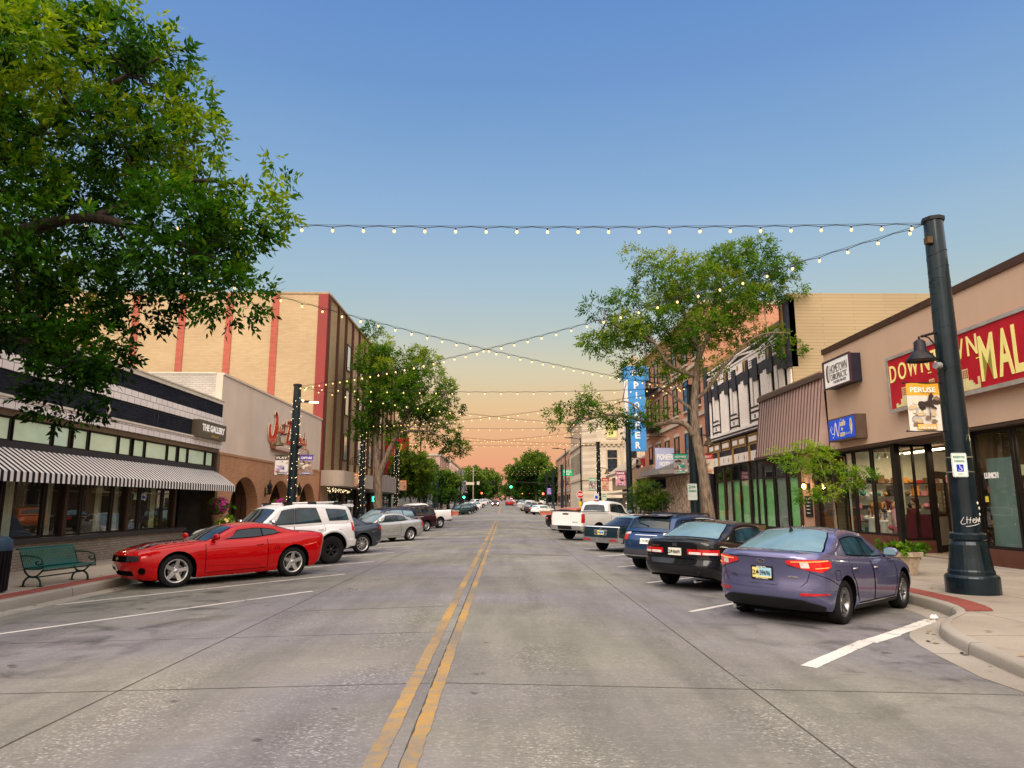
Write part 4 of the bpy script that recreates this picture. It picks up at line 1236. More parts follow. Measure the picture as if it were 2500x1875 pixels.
 sp = ramp(nt, noi(2.6, 3, .5), [(.255, .5), (.29, 1)])
 c = mixc(nt, 1, c, sp.outputs[0], 'MULTIPLY')
 p.inputs['Specular IOR Level'].default_value = .12
 L(nt, c, p.inputs['Base Color'])
 rr = ramp(nt, noi(1.2), [(.3, .62), (.7, .85)]); L(nt, rr.outputs[0], p.inputs['Roughness'])
 bp = N(nt, 'ShaderNodeBump'); bp.inputs['Strength'].default_value = .35; bp.inputs['Distance'].default_value = .006
 L(nt, sv.outputs[1], bp.inputs['Height']); L(nt, bp.outputs[0], p.inputs['Normal'])
 return m
ROAD = road_mat()
def paver_mat(name, a, b, size, joint=.3):
 m, nt, p = nodes(name)
 g = N(nt, 'ShaderNodeNewGeometry'); pos = g.outputs['Position']
 n = N(nt, 'ShaderNodeTexNoise'); n.inputs['Scale'].default_value = .5; n.inputs['Detail'].default_value = 9; L(nt, pos, n.inputs['Vector'])
 r = ramp(nt, n.outputs['Fac'], [(.3, a), (.7, b)])
 n2 = N(nt, 'ShaderNodeTexNoise'); n2.inputs['Scale'].default_value = 60; n2.inputs['Detail'].default_value = 3; L(nt, pos, n2.inputs['Vector'])
 r2 = ramp(nt, n2.outputs['Fac'], [(.3, .86), (.7, 1.08)])
 c = mixc(nt, 1, r.outputs[0], r2.outputs[0], 'MULTIPLY')
 bk = N(nt, 'ShaderNodeTexBrick'); bk.offset = 0.0; bk.inputs['Scale'].default_value = 1; bk.inputs['Brick Width'].default_value = size[0]; bk.inputs['Row Height'].default_value = size[1]; bk.inputs['Mortar Size'].default_value = size[2]
 if len(size) > 3: bk.offset = .5
 bk.inputs['Color1'].default_value = (1, 1, 1, 1); bk.inputs['Color2'].default_value = (.9, .9, .9, 1); bk.inputs['Mortar'].default_value = (joint, joint, joint, 1)
 L(nt, pos, bk.inputs['Vector'])
 c = mixc(nt, 1, c, bk.outputs['Color'], 'MULTIPLY')
 st = N(nt, 'ShaderNodeTexNoise'); st.inputs['Scale'].default_value = 1.7; st.inputs['Detail'].default_value = 5; L(nt, pos, st.inputs['Vector'])
 r3 = ramp(nt, st.outputs['Fac'], [(.3, .72), (.42, 1)])
 c = mixc(nt, .7, c, r3.outputs[0], 'MULTIPLY')
 L(nt, c, p.inputs['Base Color']); p.inputs['Roughness'].default_value = .85; p.inputs['Specular IOR Level'].default_value = .1
 bp = N(nt, 'ShaderNodeBump'); bp.inputs['Strength'].default_value = .3; bp.inputs['Distance'].default_value = .01
 L(nt, bk.outputs['Fac'], bp.inputs['Height']); bp.invert = True; L(nt, bp.outputs[0], p.inputs['Normal'])
 return m
WALK = paver_mat('pavement_concrete', (.25, .212, .175), (.34, .30, .25), (1.9, 1.9, .012), .35)
KERB = paver_mat('kerb_concrete', (.25, .225, .19), (.33, .305, .265), (9, 3.0, .012), .4)
REDBR = paver_mat('red_paving', (.20, .055, .045), (.29, .085, .07), (.2, .1, .008, 1), .55)
WPAINT = None
def strip(mb, edges, m=0):
 """edges: list of point rows across, one row per station along."""
 mb.grid(edges, m, False)
YS = [-30, -10, 0, 2, 4, 6, 8, 10, 12, 14, 17, 20, 25, 30, 40, 50, 60, 70, 77, 80, 90, 95, 100, 105, 110, 113, 116, 120, 126, 132, 140, 150, 160, 170, 185, 200, 220, 240, 270, 300, 350, 400, 500, 600, 750, 900]
mb = MB()
strip(mb, [[(x, y, zroad(x, y)) for x in (-9.3, -6, -3.7, -2, XC, 1, 2.4, 4, 6, 8.3)] for y in YS])
tag(mb.build('road', ROAD), kind='structure')
# the cross streets, at the crossing ahead and behind the camera
mb = MB()
for ya, yb in ((81, 107), (-14, 2.6)):
 for xa, xb in ((-160, -9.3), (8.3, 160)):
  strip(mb, [[(xa, y, zroad(-9.3, y)), (xb, y, zroad(8.3, y))] for y in [ya + (yb - ya) * i / 8 for i in range(9)]])
tag(mb.build('cross_street', ROAD), kind='structure')
mb = MB()
strip(mb, [[(x, y, _rise(y) - .35 - (0 if abs(x) < 100 else .2)) for x in (-3000, -400, -60, 0, 60, 400, 3000)] for y in [-400, -50, 0, 60, 95, 130, 185, 240, 300, 500, 900, 3500]])
tag(mb.build('ground', mat('dry_ground', (.12, .11, .08), .95, var=.4, scale=.05)), kind='structure')
KR = [(2.6, 9.6), (3.4, 8.2), (4.2, 7.2), (5.0, 6.45), (6.0, 5.85), (7.0, 5.58), (7.76, 5.55), (8.94, 5.78), (9.6, 5.95), (10.09, 6.13), (10.35, 6.27), (10.57, 6.42), (10.8, 6.6), (10.99, 6.79), (11.25, 7.05), (11.44, 7.21), (11.81, 7.43), (12.2, 7.58), (12.6, 7.68), (13.2, 7.75), (14, 7.78), (20, 7.78), (30, 7.78), (45, 7.78), (60, 7.78), (68, 7.78), (70, 7.3), (71.5, 6.2), (73, 5.7), (76, 5.7), (78, 6.3), (79.5, 7.5), (81, 9.6)]
KR2 = [(107, 9.6), (108.5, 7.2), (110, 6.0), (112, 5.8), (113, 6.2), (114, 7.4), (115, 7.78), (140, 7.78), (200, 7.78), (300, 7.78), (600, 7.78), (900, 7.78)]
KL = [(3, -10.4), (4.2, -9.3), (5.5, -8.95), (9, -8.9), (14, -8.92), (20, -8.92), (40, -8.92), (60, -8.92), (68, -8.92), (70, -8.2), (72, -7.2), (76, -7.0), (78, -7.6), (79.5, -8.8), (81, -10.4)]
KL2 = [(107, -10.4), (108.5, -8.4), (110, -7.2), (112, -7.0), (113, -7.4), (114, -8.4), (115, -8.92), (200, -8.92), (300, -8.92), (600, -8.92), (900, -8.92)]
def dense(k, step=1.0):
 f = pchip(k) if False else None
 out = []
 for (a, xa), (b, xb) in zip(k, k[1:]):
  n = max(1, min(24, int((b - a) / 3)))
  for i in range(n): out.append((a + (b - a) * i / n, xa + (xb - xa) * i / n))
 out.append(k[-1]); return out
for nm, ks, sgn, wall in (('right', (KR, KR2), 1, 15.5), ('left', (KL, KL2), -1, -13.6)):
 wk = MB(); kb = MB(); rb = MB()
 for k in ks:
  d = dense(k)
  strip(wk, [[(x + sgn * .05, y, zwalk(y) - .004), ((x + wall) / 2, y, zwalk(y) - .003), (wall, y, zwalk(y) - .003)] for y, x in d])
  prof = lambda x, y: [(x - sgn * .02, y, zroad(x, y) - .05), (x - sgn * .012, y, zroad(x, y) + .05), (x + sgn * .0, y, zwalk(y) - .03), (x + sgn * .012, y, zwalk(y) - .012), (x + sgn * .035, y, zwalk(y) + .003), (x + sgn * .16, y, zwalk(y) + .003)]
  kb.grid([prof(x, y) for y, x in d], 0, True)
 # gutter pan
  kb.grid([[(x - sgn * .45, y, zroad(x - sgn * .45, y) + .004), (x - sgn * .015, y, zroad(x, y) + .006)] for y, x in d], 0, False)
 rg = [(y, x) for y, x in dense(ks[0]) if (11.5 < y < 69 if sgn > 0 else 5.5 < y < 69)]
 if sgn > 0: rg = [(11.56, 7.28)] + rg
 strip(rb, [[(x + sgn * .17, y, zwalk(y) + .004), (x + sgn * .62, y, zwalk(y) + .004)] for y, x in rg])
 tag(wk.build('pavement', WALK), kind='structure')
 tag(kb.build('kerb', KERB), kind='structure')
 tag(rb.build('brick_paving_strip', REDBR), kind='structure')
def worn(name, col, lo, hi):
 """Paint worn through to the concrete."""
 m, nt, p = nodes(name)
 g = N(nt, 'ShaderNodeNewGeometry')
 n = N(nt, 'ShaderNodeTexNoise'); n.inputs['Scale'].default_value = 7; n.inputs['Detail'].default_value = 10; n.inputs['Roughness'].default_value = .75
 L(nt, g.outputs['Position'], n.inputs['Vector'])
 n2 = N(nt, 'ShaderNodeTexNoise'); n2.inputs['Scale'].default_value = .6; n2.inputs['Detail'].default_value = 4; L(nt, g.outputs['Position'], n2.inputs['Vector'])
 a = N(nt, 'ShaderNodeMath', operation='MULTIPLY_ADD'); a.inputs[1].default_value = .6; L(nt, n2.outputs['Fac'], a.inputs[0]); L(nt, n.outputs['Fac'], a.inputs[2])
 r = ramp(nt, a.outputs[0], [(lo, (.20, .183, .162)), (hi, col)])
 rv = ramp(nt, n2.outputs['Fac'], [(.3, .8), (.7, 1.1)])
 c = mixc(nt, 1, r.outputs[0], rv.outputs[0], 'MULTIPLY')
 L(nt, c, p.inputs['Base Color']); p.inputs['Roughness'].default_value = .75; p.inputs['Specular IOR Level'].default_value = .1
 return m
WLINE = worn('white_line_paint', (.54, .52, .49), .62, .72)
YLINE = worn('yellow_line_paint', (.36, .215, .06), .66, .94)
JOINT = mat('joint_sealant', (.06, .055, .05), .9)
def stripe(mb, a, b, w, lift=.004, m=0, ragged=0.0):
 a = Vector((*a, 0)); b = Vector((*b, 0)); d = (b - a); n = max(1, int(d.length / .6))
 if ragged: n = max(n, int(d.length / .12))
 t = Vector((-d.y, d.x, 0)).normalized() * w / 2
 rows = []
 for i in range(n + 1):
  q = a + d * i / n; t1 = t * (1 + random.uniform(-ragged, ragged)); t2 = t * (1 + random.uniform(-ragged, ragged))
  l, r = q - t1, q + t2
  rows.append([(l.x, l.y, zroad(l.x, l.y) + lift), (r.x, r.y, zroad(r.x, r.y) + lift)])
 mb.grid(rows, m, False)
mb = MB()
lines = [((-7.5, 10.25), (-3.94, 14.91)), ((-8.42, 13.71), (-4.08, 18.51))]
for i in range(14): lines.append(((-8.45, 17.9 + 4.15 * i), (-4.07, 22.5 + 4.15 * i)))
lines += [((3.14, 12.1), (7.6, 16.75))]
for i in range(13): lines.append(((3.3, 16.45 + 4.13 * i), (7.7, 21.0 + 4.13 * i)))
for i in range(20): lines += [((-8.45, 114.9 + 4.2 * i), (-4.1, 119.3 + 4.2 * i)), ((3.3, 113.4 + 4.2 * i), (7.7, 117.8 + 4.2 * i))]
for a, b in lines: stripe(mb, a, b, .105, .0045, 0, .08)
stripe(mb, (3.4, 8.12), (4.9, 9.75), .18, .0045, 0, .06); stripe(mb, (4.9, 9.70), (5.6, 10.35), .21, .0045, 0, .06); stripe(mb, (5.55, 10.32), (7.0, 11.75), .20, .0045, 0, .06)
tag(mb.build('road_marking', WLINE), kind='structure')
mb = MB()
for ya, yb in ((-6, 77), (112, 330)):
 stripe(mb, (-.875, ya), (-.80 if ya < 0 else -.7, yb), .13, .0045, 0, .1); stripe(mb, (-.635, ya), (-.53 if ya < 0 else -.43, yb), .115, .0045, 0, .14)
tag(mb.build('centre_line', YLINE), kind='structure')
mb = MB()
for x, y0, y1 in ((-3.71, -6, 80), (2.38, -6, 80), (-.69, -6, 80), (-3.7, 108, 300), (2.4, 108, 300)): stripe(mb, (x, y0), (x + (0.1 if abs(x) > 2 else .05), y1), .016 if abs(x) > 1 else .014, .003, 0, .35)
for y in (7.08, 16.95, 21.6, 26.3, 31, 35.7, 40.4, 45, 50, 55, 60, 65, 70, 75): stripe(mb, (-8.4, y + .05), (7.2 if y > 13 else 5.2, y), .012, .0032, 0, .35)
stripe(mb, (-8.4, 9.75), (-.7, 9.85), .012, .0032, 0, .35); stripe(mb, (-3.7, 12.1), (-.7, 12.3), .015, .0032, 0, .4)
tag(mb.build('road_joint', JOINT), kind='structure')
mb = MB(); stripe(mb, (-.45, 24.9), (2.34, 24.8), .55, .0026, 0, .05); stripe(mb, (-3.6, 40.2), (-.9, 40.2), 1.2, .0026, 0, .03); stripe(mb, (-.5, 52), (2.3, 52), 2.4, .0026, 0, .02)
tag(mb.build('road_patch', mat('patched_concrete', (.135, .125, .117), .8, var=.2, scale=1.5, bump=.2)), kind='structure')
rnd = random.Random(77); mb = MB()
for i in range(420):
 if rnd.random() < .6: y = rnd.uniform(4, 60); x = interp(y, KR) - abs(rnd.gauss(0, .16)) - .03; z = zroad(x, y)
 else: y = rnd.uniform(6, 60); x = -8.88 + abs(rnd.gauss(0, .18)); z = zroad(x, y)
 if rnd.random() < .3: x += (1.2 if x > 0 else -1.3) * rnd.random(); z = zwalk(y) if x > interp(y, KR) or x < -8.92 else zroad(x, y)
 a = rnd.uniform(0, 6.28); s = rnd.uniform(.012, .045)
 mb.add([(x + s * math.cos(a + t) * (1.6 if k % 2 == 0 else .7), y + s * math.sin(a + t) * (1.6 if k % 2 == 0 else .7), z + .012 + rnd.uniform(0, .012)) for k, t in enumerate((0, 1.57, 3.14, 4.71))], [(0, 1, 2, 3)], rnd.randrange(3))
o = mb.build('fallen_leaves', [mat('leaf_brown', (.14, .07, .02), .9), mat('leaf_dry', (.25, .17, .06), .9), mat('leaf_dark', (.03, .022, .015), .9)]); tag(o, 'dry leaves and grit scattered along the gutters', 'leaf litter', kind='stuff')
mb = MB()
for ya in (78.4, 108.2):
 stripe(mb, (-8, ya), (6.6, ya), 2.4, .0035, 0)
tag(mb.build('crosswalk', mat('crosswalk_concrete', (.25, .235, .21), .8, var=.15, scale=1.5)), kind='structure')
# ------------------------------------------------------------------ left side of the street: facades at x = -12.65, facing +x
XL, XR = -12.65, 13.4
def fb(mb, side, a0, a1, d0, d1, z0, z1, m=0):
 """box on a facade: a along the street, d out from the wall, z up."""
 if side < 0: mb.box(XL + d0, XL + d1, a0, a1, z0, z1, m)
 else: mb.box(XR - d1, XR - d0, a0, a1, z0, z1, m)
SHOPG = shopglass('shop_glass', refl=.08)
SHOPGG = shopglass('shop_glass_green', (.55, .8, .55), .14)
DARKG = carglass('window_glass', (.02, .026, .03))
SKYG = mat('window_glass_bright', (.72, .74, .70), .04, 0.55, var=.1, spec=1.0)
DKFRAME = mat('dark_bronze_frame', (.018, .014, .012), .4, .4)
BRFRAME = mat('brown_frame', (.045, .022, .016), .5, .1)
ROOF = mat('roof_felt', (.10, .095, .09), .95, var=.3)
ROOM = mat('room_wall', (.30, .25, .19), .9, var=.3, scale=.8)
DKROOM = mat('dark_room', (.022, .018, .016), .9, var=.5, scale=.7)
CURTG = mat('green_curtain', (.34, .66, .28), .9, var=.25, scale=3)
CURTW = mat('pale_curtain', (.50, .48, .36), .9, var=.2, scale=3)
def curtain(mb, side, a0, a1, d, z0, z1, m=0, amp=.03, per=.16):
 n = max(8, int((a1 - a0) / .035)); P = []
 for z in (z0, z1):
  row = []
  for i in range(n + 1):
   a = a0 + (a1 - a0) * i / n
   dd = d + amp * math.sin(a / per * 6.283 + math.sin(a * 3)) * (1 if z == z0 else .6)
   row.append((XL + dd if side < 0 else XR - dd, a, z))
  P.append(row)
 mb.grid(P, m)
def pane_window(parent, side, a0, a1, z0, z1, d, fr=.05, mats=None, glass=None, divs=(), hdivs=(), depth=.08):
 """window frame (part) with its glass (sub-part)."""
 mb = MB()
 fb(mb, side, a0, a0 + fr, d - depth, d, z0, z1); fb(mb, side, a1 - fr, a1, d - depth, d, z0, z1)
 fb(mb, side, a0 + fr, a1 - fr, d - depth, d, z0, z0 + fr); fb(mb, side, a0 + fr, a1 - fr, d - depth, d, z1 - fr, z1)
 for q in divs: fb(mb, side, q - fr / 2, q + fr / 2, d - depth + .003, d - .003, z0 + fr, z1 - fr)
 for q in hdivs: fb(mb, side, a0 + fr, a1 - fr, d - depth + .006, d - .006, q - fr / 2, q + fr / 2)
 f = mb.build('window', mats or DKFRAME, parent)
 g = MB(); dd = d - depth / 2; x = XL + dd if side < 0 else XR - dd
 v = [(x, a0 + fr / 2, z0 + fr / 2), (x, a1 - fr / 2, z0 + fr / 2), (x, a1 - fr / 2, z1 - fr / 2), (x, a0 + fr / 2, z1 - fr / 2)]
 g.add(v, [(0, 1, 2, 3) if side < 0 else (3, 2, 1, 0)])
 p = g.build('pane', glass or SHOPG, parent); p.parent = f
 return f
def part(mb, name, mats, parent): return mb.build(name, mats, parent)
# ---------- shop with the striped awning
gal = thing('shop_building', 'navy brick shop with white tile bands and a black and white striped awning', 'building', (-18, 18, 0))
NAVYB = brick('navy_brick', (.014, .016, .024), (.026, .028, .038), (.011, .012, .017), stain=.3)
TANB = brick('grey_tan_brick', (.19, .158, .122), (.25, .21, .165), (.12, .10, .085))
TILE = brick('white_tile', (.74, .68, .64), (.80, .74, .70), (.25, .22, .2), .42, .33, .012, .35, .12, .15)
CREAM = mat('cream_trim', (.62, .56, .46), .6, var=.12)
BRZ = mat('bronze_panel', (.16, .115, .075), .35, .6, var=.25, scale=.8)
Y0, Y1 = 3.0, 30.93
mb = MB()
fb(mb, -1, Y0, Y1, -.3, .10, 4.42, 5.06, 0); fb(mb, -1, Y0, Y1, -.3, .10, 5.49, 6.06, 0)
fb(mb, -1, Y0, Y1, -.3, .14, 5.06, 5.49, 1)
fb(mb, -1, Y0, Y1, -.3, .15, 6.06, 6.20, 2); fb(mb, -1, Y0, Y1, -.3, .19, 6.20, 6.25, 2)
fb(mb, -1, Y0, Y1, -.3, .22, 4.36, 4.42, 2); fb(mb, -1, Y0, Y1, -.3, .17, 4.09, 4.36, 1)
fb(mb, -1, Y0, Y1, -.3, .06, 3.92, 4.09, 3)
fb(mb, -1, Y0, 27.95, -.3, .10, 0, .68, 4); fb(mb, -1, Y0, 28.0, -.3, .20, .68, .80, 5)
fb(mb, -1, Y1 - .28, Y1, -.4, .13, 0, 3.92, 3)
fb(mb, -1, Y0, Y1, -.25, .03, 3.06, 3.30, 5)
for a in (24.9, 25.18): fb(mb, -1, a, a + .035, .1, .112, 4.52, 4.98, 5)
fb(mb, -1, 22.6, 27.7, .1, .11, 4.985, 5.005, 5)
part(mb, 'wall', [NAVYB, TILE, CREAM, BRZ, TANB, mat('dark_sill', (.03, .028, .03), .5)], gal)
mb = MB(); mb.box(-26, -12.95, Y0, Y1, 5.75, 5.85); mb.box(-26, -25.8, Y0, Y1, 0, 6.1); mb.box(-26, -12.95, Y0, Y0 + .2, 0, 6.1); mb.box(-26, -12.95, Y1 - .2, Y1, 0, 6.15)
part(mb, 'roof', [ROOF], gal)
for a in (22.0, 15.2, 8.4):
 mb = MB(); mb.prism([(-.13, 0), (0, -.2), (.13, 0), (0, .2)], (XL + .1, a, 4.65), (0, 1, 0), (0, 0, 1), (.02, 0, 0)); part(mb, 'diamond_tile', [CREAM], gal)
mb = MB()   # room behind the glass
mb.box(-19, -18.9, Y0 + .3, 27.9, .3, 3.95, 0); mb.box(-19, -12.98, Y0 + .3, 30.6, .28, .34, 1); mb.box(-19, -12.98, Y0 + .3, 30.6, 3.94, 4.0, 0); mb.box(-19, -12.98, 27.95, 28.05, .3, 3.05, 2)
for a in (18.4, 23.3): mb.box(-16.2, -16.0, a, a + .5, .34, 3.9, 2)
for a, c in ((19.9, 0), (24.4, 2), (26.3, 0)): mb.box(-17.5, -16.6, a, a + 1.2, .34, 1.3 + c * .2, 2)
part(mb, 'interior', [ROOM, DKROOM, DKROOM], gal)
mb = MB()
for a0, a1 in ((17.5, 18.3), (18.75, 19.1), (20.2, 20.7), (22.9, 23.3), (24.0, 24.3), (26.5, 26.8)): curtain(mb, -1, a0, a1, -.55, .8, 3.0)
part(mb, 'curtain', [CURTW], gal)
PALEG = mat('frosted_lit_glass', (.34, .42, .30), .06, var=.18, scale=1.2, spec=.8, emit=(.62, .72, .46), estr=.22)
for k in range(8):
 b0 = 30.6 - 3.37 * (k + 1); b1 = b0 + 3.37
 if b1 < 6: continue
 for (p0, p1) in ((.08, .82), (.9, 2.48), (2.56, 3.3)):
  pane_window(gal, -1, b0 + p0, b0 + p1, 3.30, 3.91, -.02, .04, glass=PALEG)
  if b1 < 28.5: pane_window(gal, -1, b0 + p0 - .02, b0 + p1 + .02, .80, 3.05, -.04, .06)
 mb = MB(); fb(mb, -1, b1 - .08, b1 + .08, -.2, .04, .8 if b1 < 28.5 else 3.3, 3.06 if b1 < 28.5 else 3.92); part(mb, 'mullion_post', [BRFRAME], gal)
mb = MB(); fb(mb, -1, 28.05, 30.65, -1.5, -1.4, 0, 3.0); part(mb, 'recessed_door', [mat('dark_blue_door', (.008, .008, .022), .5)], gal)
for y in (19.5, 25):
 al = bpy.data.lights.new('shop_lamp_light', 'AREA'); al.energy = 80; al.size = 1.0; al.color = (1, .74, .42); ao = bpy.data.objects.new('shop_lamp_light', al); COL.objects.link(ao); ao.location = (-15, y, 3.7)
# awning: pattern in its own mesh
aw = MB(); n = 250; ya, yb = 3.2, 30.72
for i in range(n):
 a, b = ya + (yb - ya) * i / n, ya + (yb - ya) * (i + 1) / n; m = i % 2
 sc = .035 * abs(math.sin(i * 1.57))
 p = [(XL + .04, 3.12), (XL + .5, 2.81), (XL + .93, 2.50), (XL + .95, 2.48), (XL + .955, 2.235)]
 aw.grid([[(x, a, z) for x, z in p], [(x, b, z) for x, z in p]], m, False)
for y in (ya, yb): aw.add([(XL + .04, y, 3.12), (XL + .95, y, 2.48), (XL + .955, y, 2.235), (XL + .04, y, 2.5)], [(0, 1, 2, 3)], 0)
part(aw, 'awning', [mat('awning_black', (.012, .011, .012), .8), mat('awning_white', (.66, .63, .6), .8, var=.08)], gal)
sg = thing('shop_sign', 'projecting dark bronze box sign with white capitals on the navy brick', 'sign', (XL + .1, 29.3, 4.4))
mb = MB(); fb(mb, -1, 27.95, 30.68, .11, .42, 4.40, 5.08, 0); part(mb, 'box', [mat('sign_bronze', (.10, .082, .06), .45, var=.1)], sg)
mb = MB(); text(mb, 'THE GALLERY', (XL + .422, 29.35, 4.80), LEFT[0], LEFT[1], 2.25, .28, 0, .045); part(mb, 'lettering', [mat('sign_white', (.8, .78, .75), .5, emit=(.9, .85, .8), estr=.15)], sg)
mb = MB(); fb(mb, -1, 28.2, 30.5, .42, .426, 4.615, 4.628); text(mb, 'altitude', (XL + .422, 29.5, 4.51), LEFT[0], LEFT[1], .8, .13, 0, .0, .4); part(mb, 'tagline', [mat('sign_gold', (.35, .24, .08), .5)], sg)
# ---------- western wear shop with arches
dan = thing('shop_building', 'shop with pale stucco upper wall over orange brick arches', 'building', (-18, 39.5, 0))
STU = stucco('pale_stucco', (.66, .55, .45), streak=.1)
ORB = brick('orange_brick', (.46, .22, .11), (.55, .28, .145), (.33, .22, .15), stain=.2)
WHB = brick('white_painted_brick', (.50, .46, .41), (.56, .52, .47), (.40, .36, .32), .3, .1, .008, .8, .3, .8)
Y0, Y1 = 30.95, 48.2
mb = MB(); fb(mb, -1, Y0, Y1, -.3, 0, 3.95, 7.45); fb(mb, -1, Y0, Y1, -.32, .06, 7.45, 7.55); part(mb, 'upper_wall', [STU], dan)
poly = [(Y0, 0), (Y0, 3.88), (Y1, 3.88), (Y1, 0)]
for ac in (45.45, 39.95, 34.5):
 pts = []
 for i in range(21):
  t = math.pi * i / 20
  pts.append((ac + 1.92 * math.cos(t), 1.25 + 1.76 * math.sin(t)))
 poly += [(ac + 1.92, 0)] + pts + [(ac - 1.92, 0)]
mb = MB(); mb.prism(poly, (XL - .55, 0, 0), (0, 1, 0), (0, 0, 1), (.57, 0, 0)); part(mb, 'arcade_wall', [ORB], dan)
mb = MB()
n = 115
for i in range(n):
 a = Y0 + (Y1 - Y0) * i / n; fb(mb, -1, a + .01, a + .14, -.05, .055, 3.88, 3.99)
part(mb, 'brick_course', [ORB], dan)
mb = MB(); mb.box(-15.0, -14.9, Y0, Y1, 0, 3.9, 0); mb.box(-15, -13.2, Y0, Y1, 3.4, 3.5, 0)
part(mb, 'arcade_back', [mat('shaded_brick', (.10, .05, .03), .9, var=.4, scale=2)], dan)  # the arcade's shade is put into this brick's dark colour
for ac in (45.4, 39.9, 34.4):
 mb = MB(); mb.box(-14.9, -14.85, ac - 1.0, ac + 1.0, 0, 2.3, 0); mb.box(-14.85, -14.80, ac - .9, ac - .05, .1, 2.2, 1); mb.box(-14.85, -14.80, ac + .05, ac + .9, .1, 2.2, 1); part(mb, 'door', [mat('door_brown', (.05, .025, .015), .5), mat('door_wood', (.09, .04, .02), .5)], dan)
mb = MB()
for i in range(14): mb.box(-14.6, -14.3, 35.9 + (i % 2) * .06, 36.25 + (i % 3) * .05, .05 + i * .2, .23 + i * .2)
part(mb, 'stone_pier', [mat('rough_stone', (.32, .27, .2), .9, var=.4, scale=6)], dan)
mb = MB(); xs = [-12.95, -16.5, -19.5, -22.5, -26.5]; zs = [7.50, 7.38, 7.28, 7.22]
for i in range(4): mb.box(xs[i + 1], xs[i], Y0, Y0 + .25, 0, zs[i], 0); mb.box(xs[i + 1], xs[i], Y0 - .03, Y0 + .28, zs[i], zs[i] + .07, 1)
part(mb, 'side_wall', [WHB, CREAM], dan)
mb = MB(); mb.box(-26.5, -12.95, Y0 + .25, Y1, 6.6, 6.7); mb.box(-26.5, -26.2, Y0, Y1, 0, 7.0); part(mb, 'roof', [ROOF], dan)
for a in (37.35, 42.75):
 lt = thing('wall_lantern', 'black wall lantern on the orange brick ' + ('left of the middle arch' if a < 40 else 'right of the middle arch'), 'lantern', (XL, a, 2.2), group='lanterns between the brick arches')
 mb = MB(); mb.box(XL + .02, XL + .2, a - .04, a + .04, 2.2, 2.26); mb.box(XL + .02, XL + .06, a - .06, a + .06, 2.1, 2.55)
 mb.lathe([(.1, 2.28), (.14, 2.62), (.17, 2.63), (.05, 2.82), (.02, 2.98), (0, 3.0)], (XL + .26, a, 0), 6, 0, sm=False); mb.lathe([(0, 2.18), (.06, 2.22), (.1, 2.28)], (XL + .26, a, 0), 6)
 part(mb, 'frame', [BLACK], lt)
 mb = MB(); mb.lathe([(.085, 2.3), (.125, 2.6)], (XL + .26, a, 0), 6, 0, sm=False); part(mb, 'glass', [mat('lantern_glass', (.3, .27, .2), .1)], lt)
# script sign
sg = thing('script_sign', 'red script letters with cream edges above a rounded panel on the stucco wall', 'sign', (XL, 40.8, 4.6))
def stroke(mb, pts, w, d0, d1, m):
 """flat brush stroke in the facade plane, tapering as given."""
 n = len(pts)
 Lf, Rt = [], []
 for i, (a, z) in enumerate(pts):
  p0, p1 = pts[max(i - 1, 0)], pts[min(i + 1, n - 1)]
  dx, dz = p1[0] - p0[0], p1[1] - p0[1]; l = math.hypot(dx, dz) or 1
  ww = (w[i] if isinstance(w, list) else w) / 2
  Lf.append((a - dz / l * ww, z + dx / l * ww)); Rt.append((a + dz / l * ww, z - dx / l * ww))
 for d, fl in ((d1, 0),):
  mb.grid([[(XL + d, a, z) for a, z in Lf], [(XL + d, a, z) for a, z in Rt]], m, False)
 for side in (Lf, Rt): mb.grid([[(XL + d0, a, z) for a, z in side], [(XL + d1, a, z) for a, z in side]], 1, False)
def smooth(pts, k=6):
 out = []
 n = len(pts)
 for i in range(n - 1):
  p0, p1, p2, p3 = pts[max(i - 1, 0)], pts[i], pts[i + 1], pts[min(i + 2, n - 1)]
  for j in range(k):
   t = j / k
   out.append(tuple(.5 * (2 * p1[q] + (p2[q] - p0[q]) * t + (2 * p0[q] - 5 * p1[q] + 4 * p2[q] - p3[q]) * t * t + (3 * p1[q] - p0[q] - 3 * p2[q] + p3[q]) * t ** 3) for q in range(2)))
 out.append(pts[-1]); return out
SR = mat('sign_red', (.6, .015, .01), .3, var=.2, coat=.6); SCR = mat('sign_cream_edge', (.62, .50, .34), .6)
mb = MB()
J = smooth([(38.35, 6.55), (38.2, 6.65), (38.45, 6.4), (38.4, 5.9), (38.2, 5.4), (37.85, 5.15), (37.45, 5.3), (37.35, 5.75), (37.5, 5.95)])
D1 = smooth([(41.1, 6.3), (40.85, 6.3), (40.7, 5.9), (40.5, 5.5), (40.45, 5.22), (40.75, 5.15), (41.4, 5.25), (42.1, 5.6), (42.2, 6.0), (41.8, 6.3), (41.1, 6.45), (40.6, 6.4)])
for q, ww in ((J, .34), (D1, .30)):
 n = len(q); stroke(mb, q, [ww * 1.15 * (.45 + .75 * math.sin(math.pi * min(1, max(.08, i / (n - 1))))) for i in range(n)], .02, .09, 0)
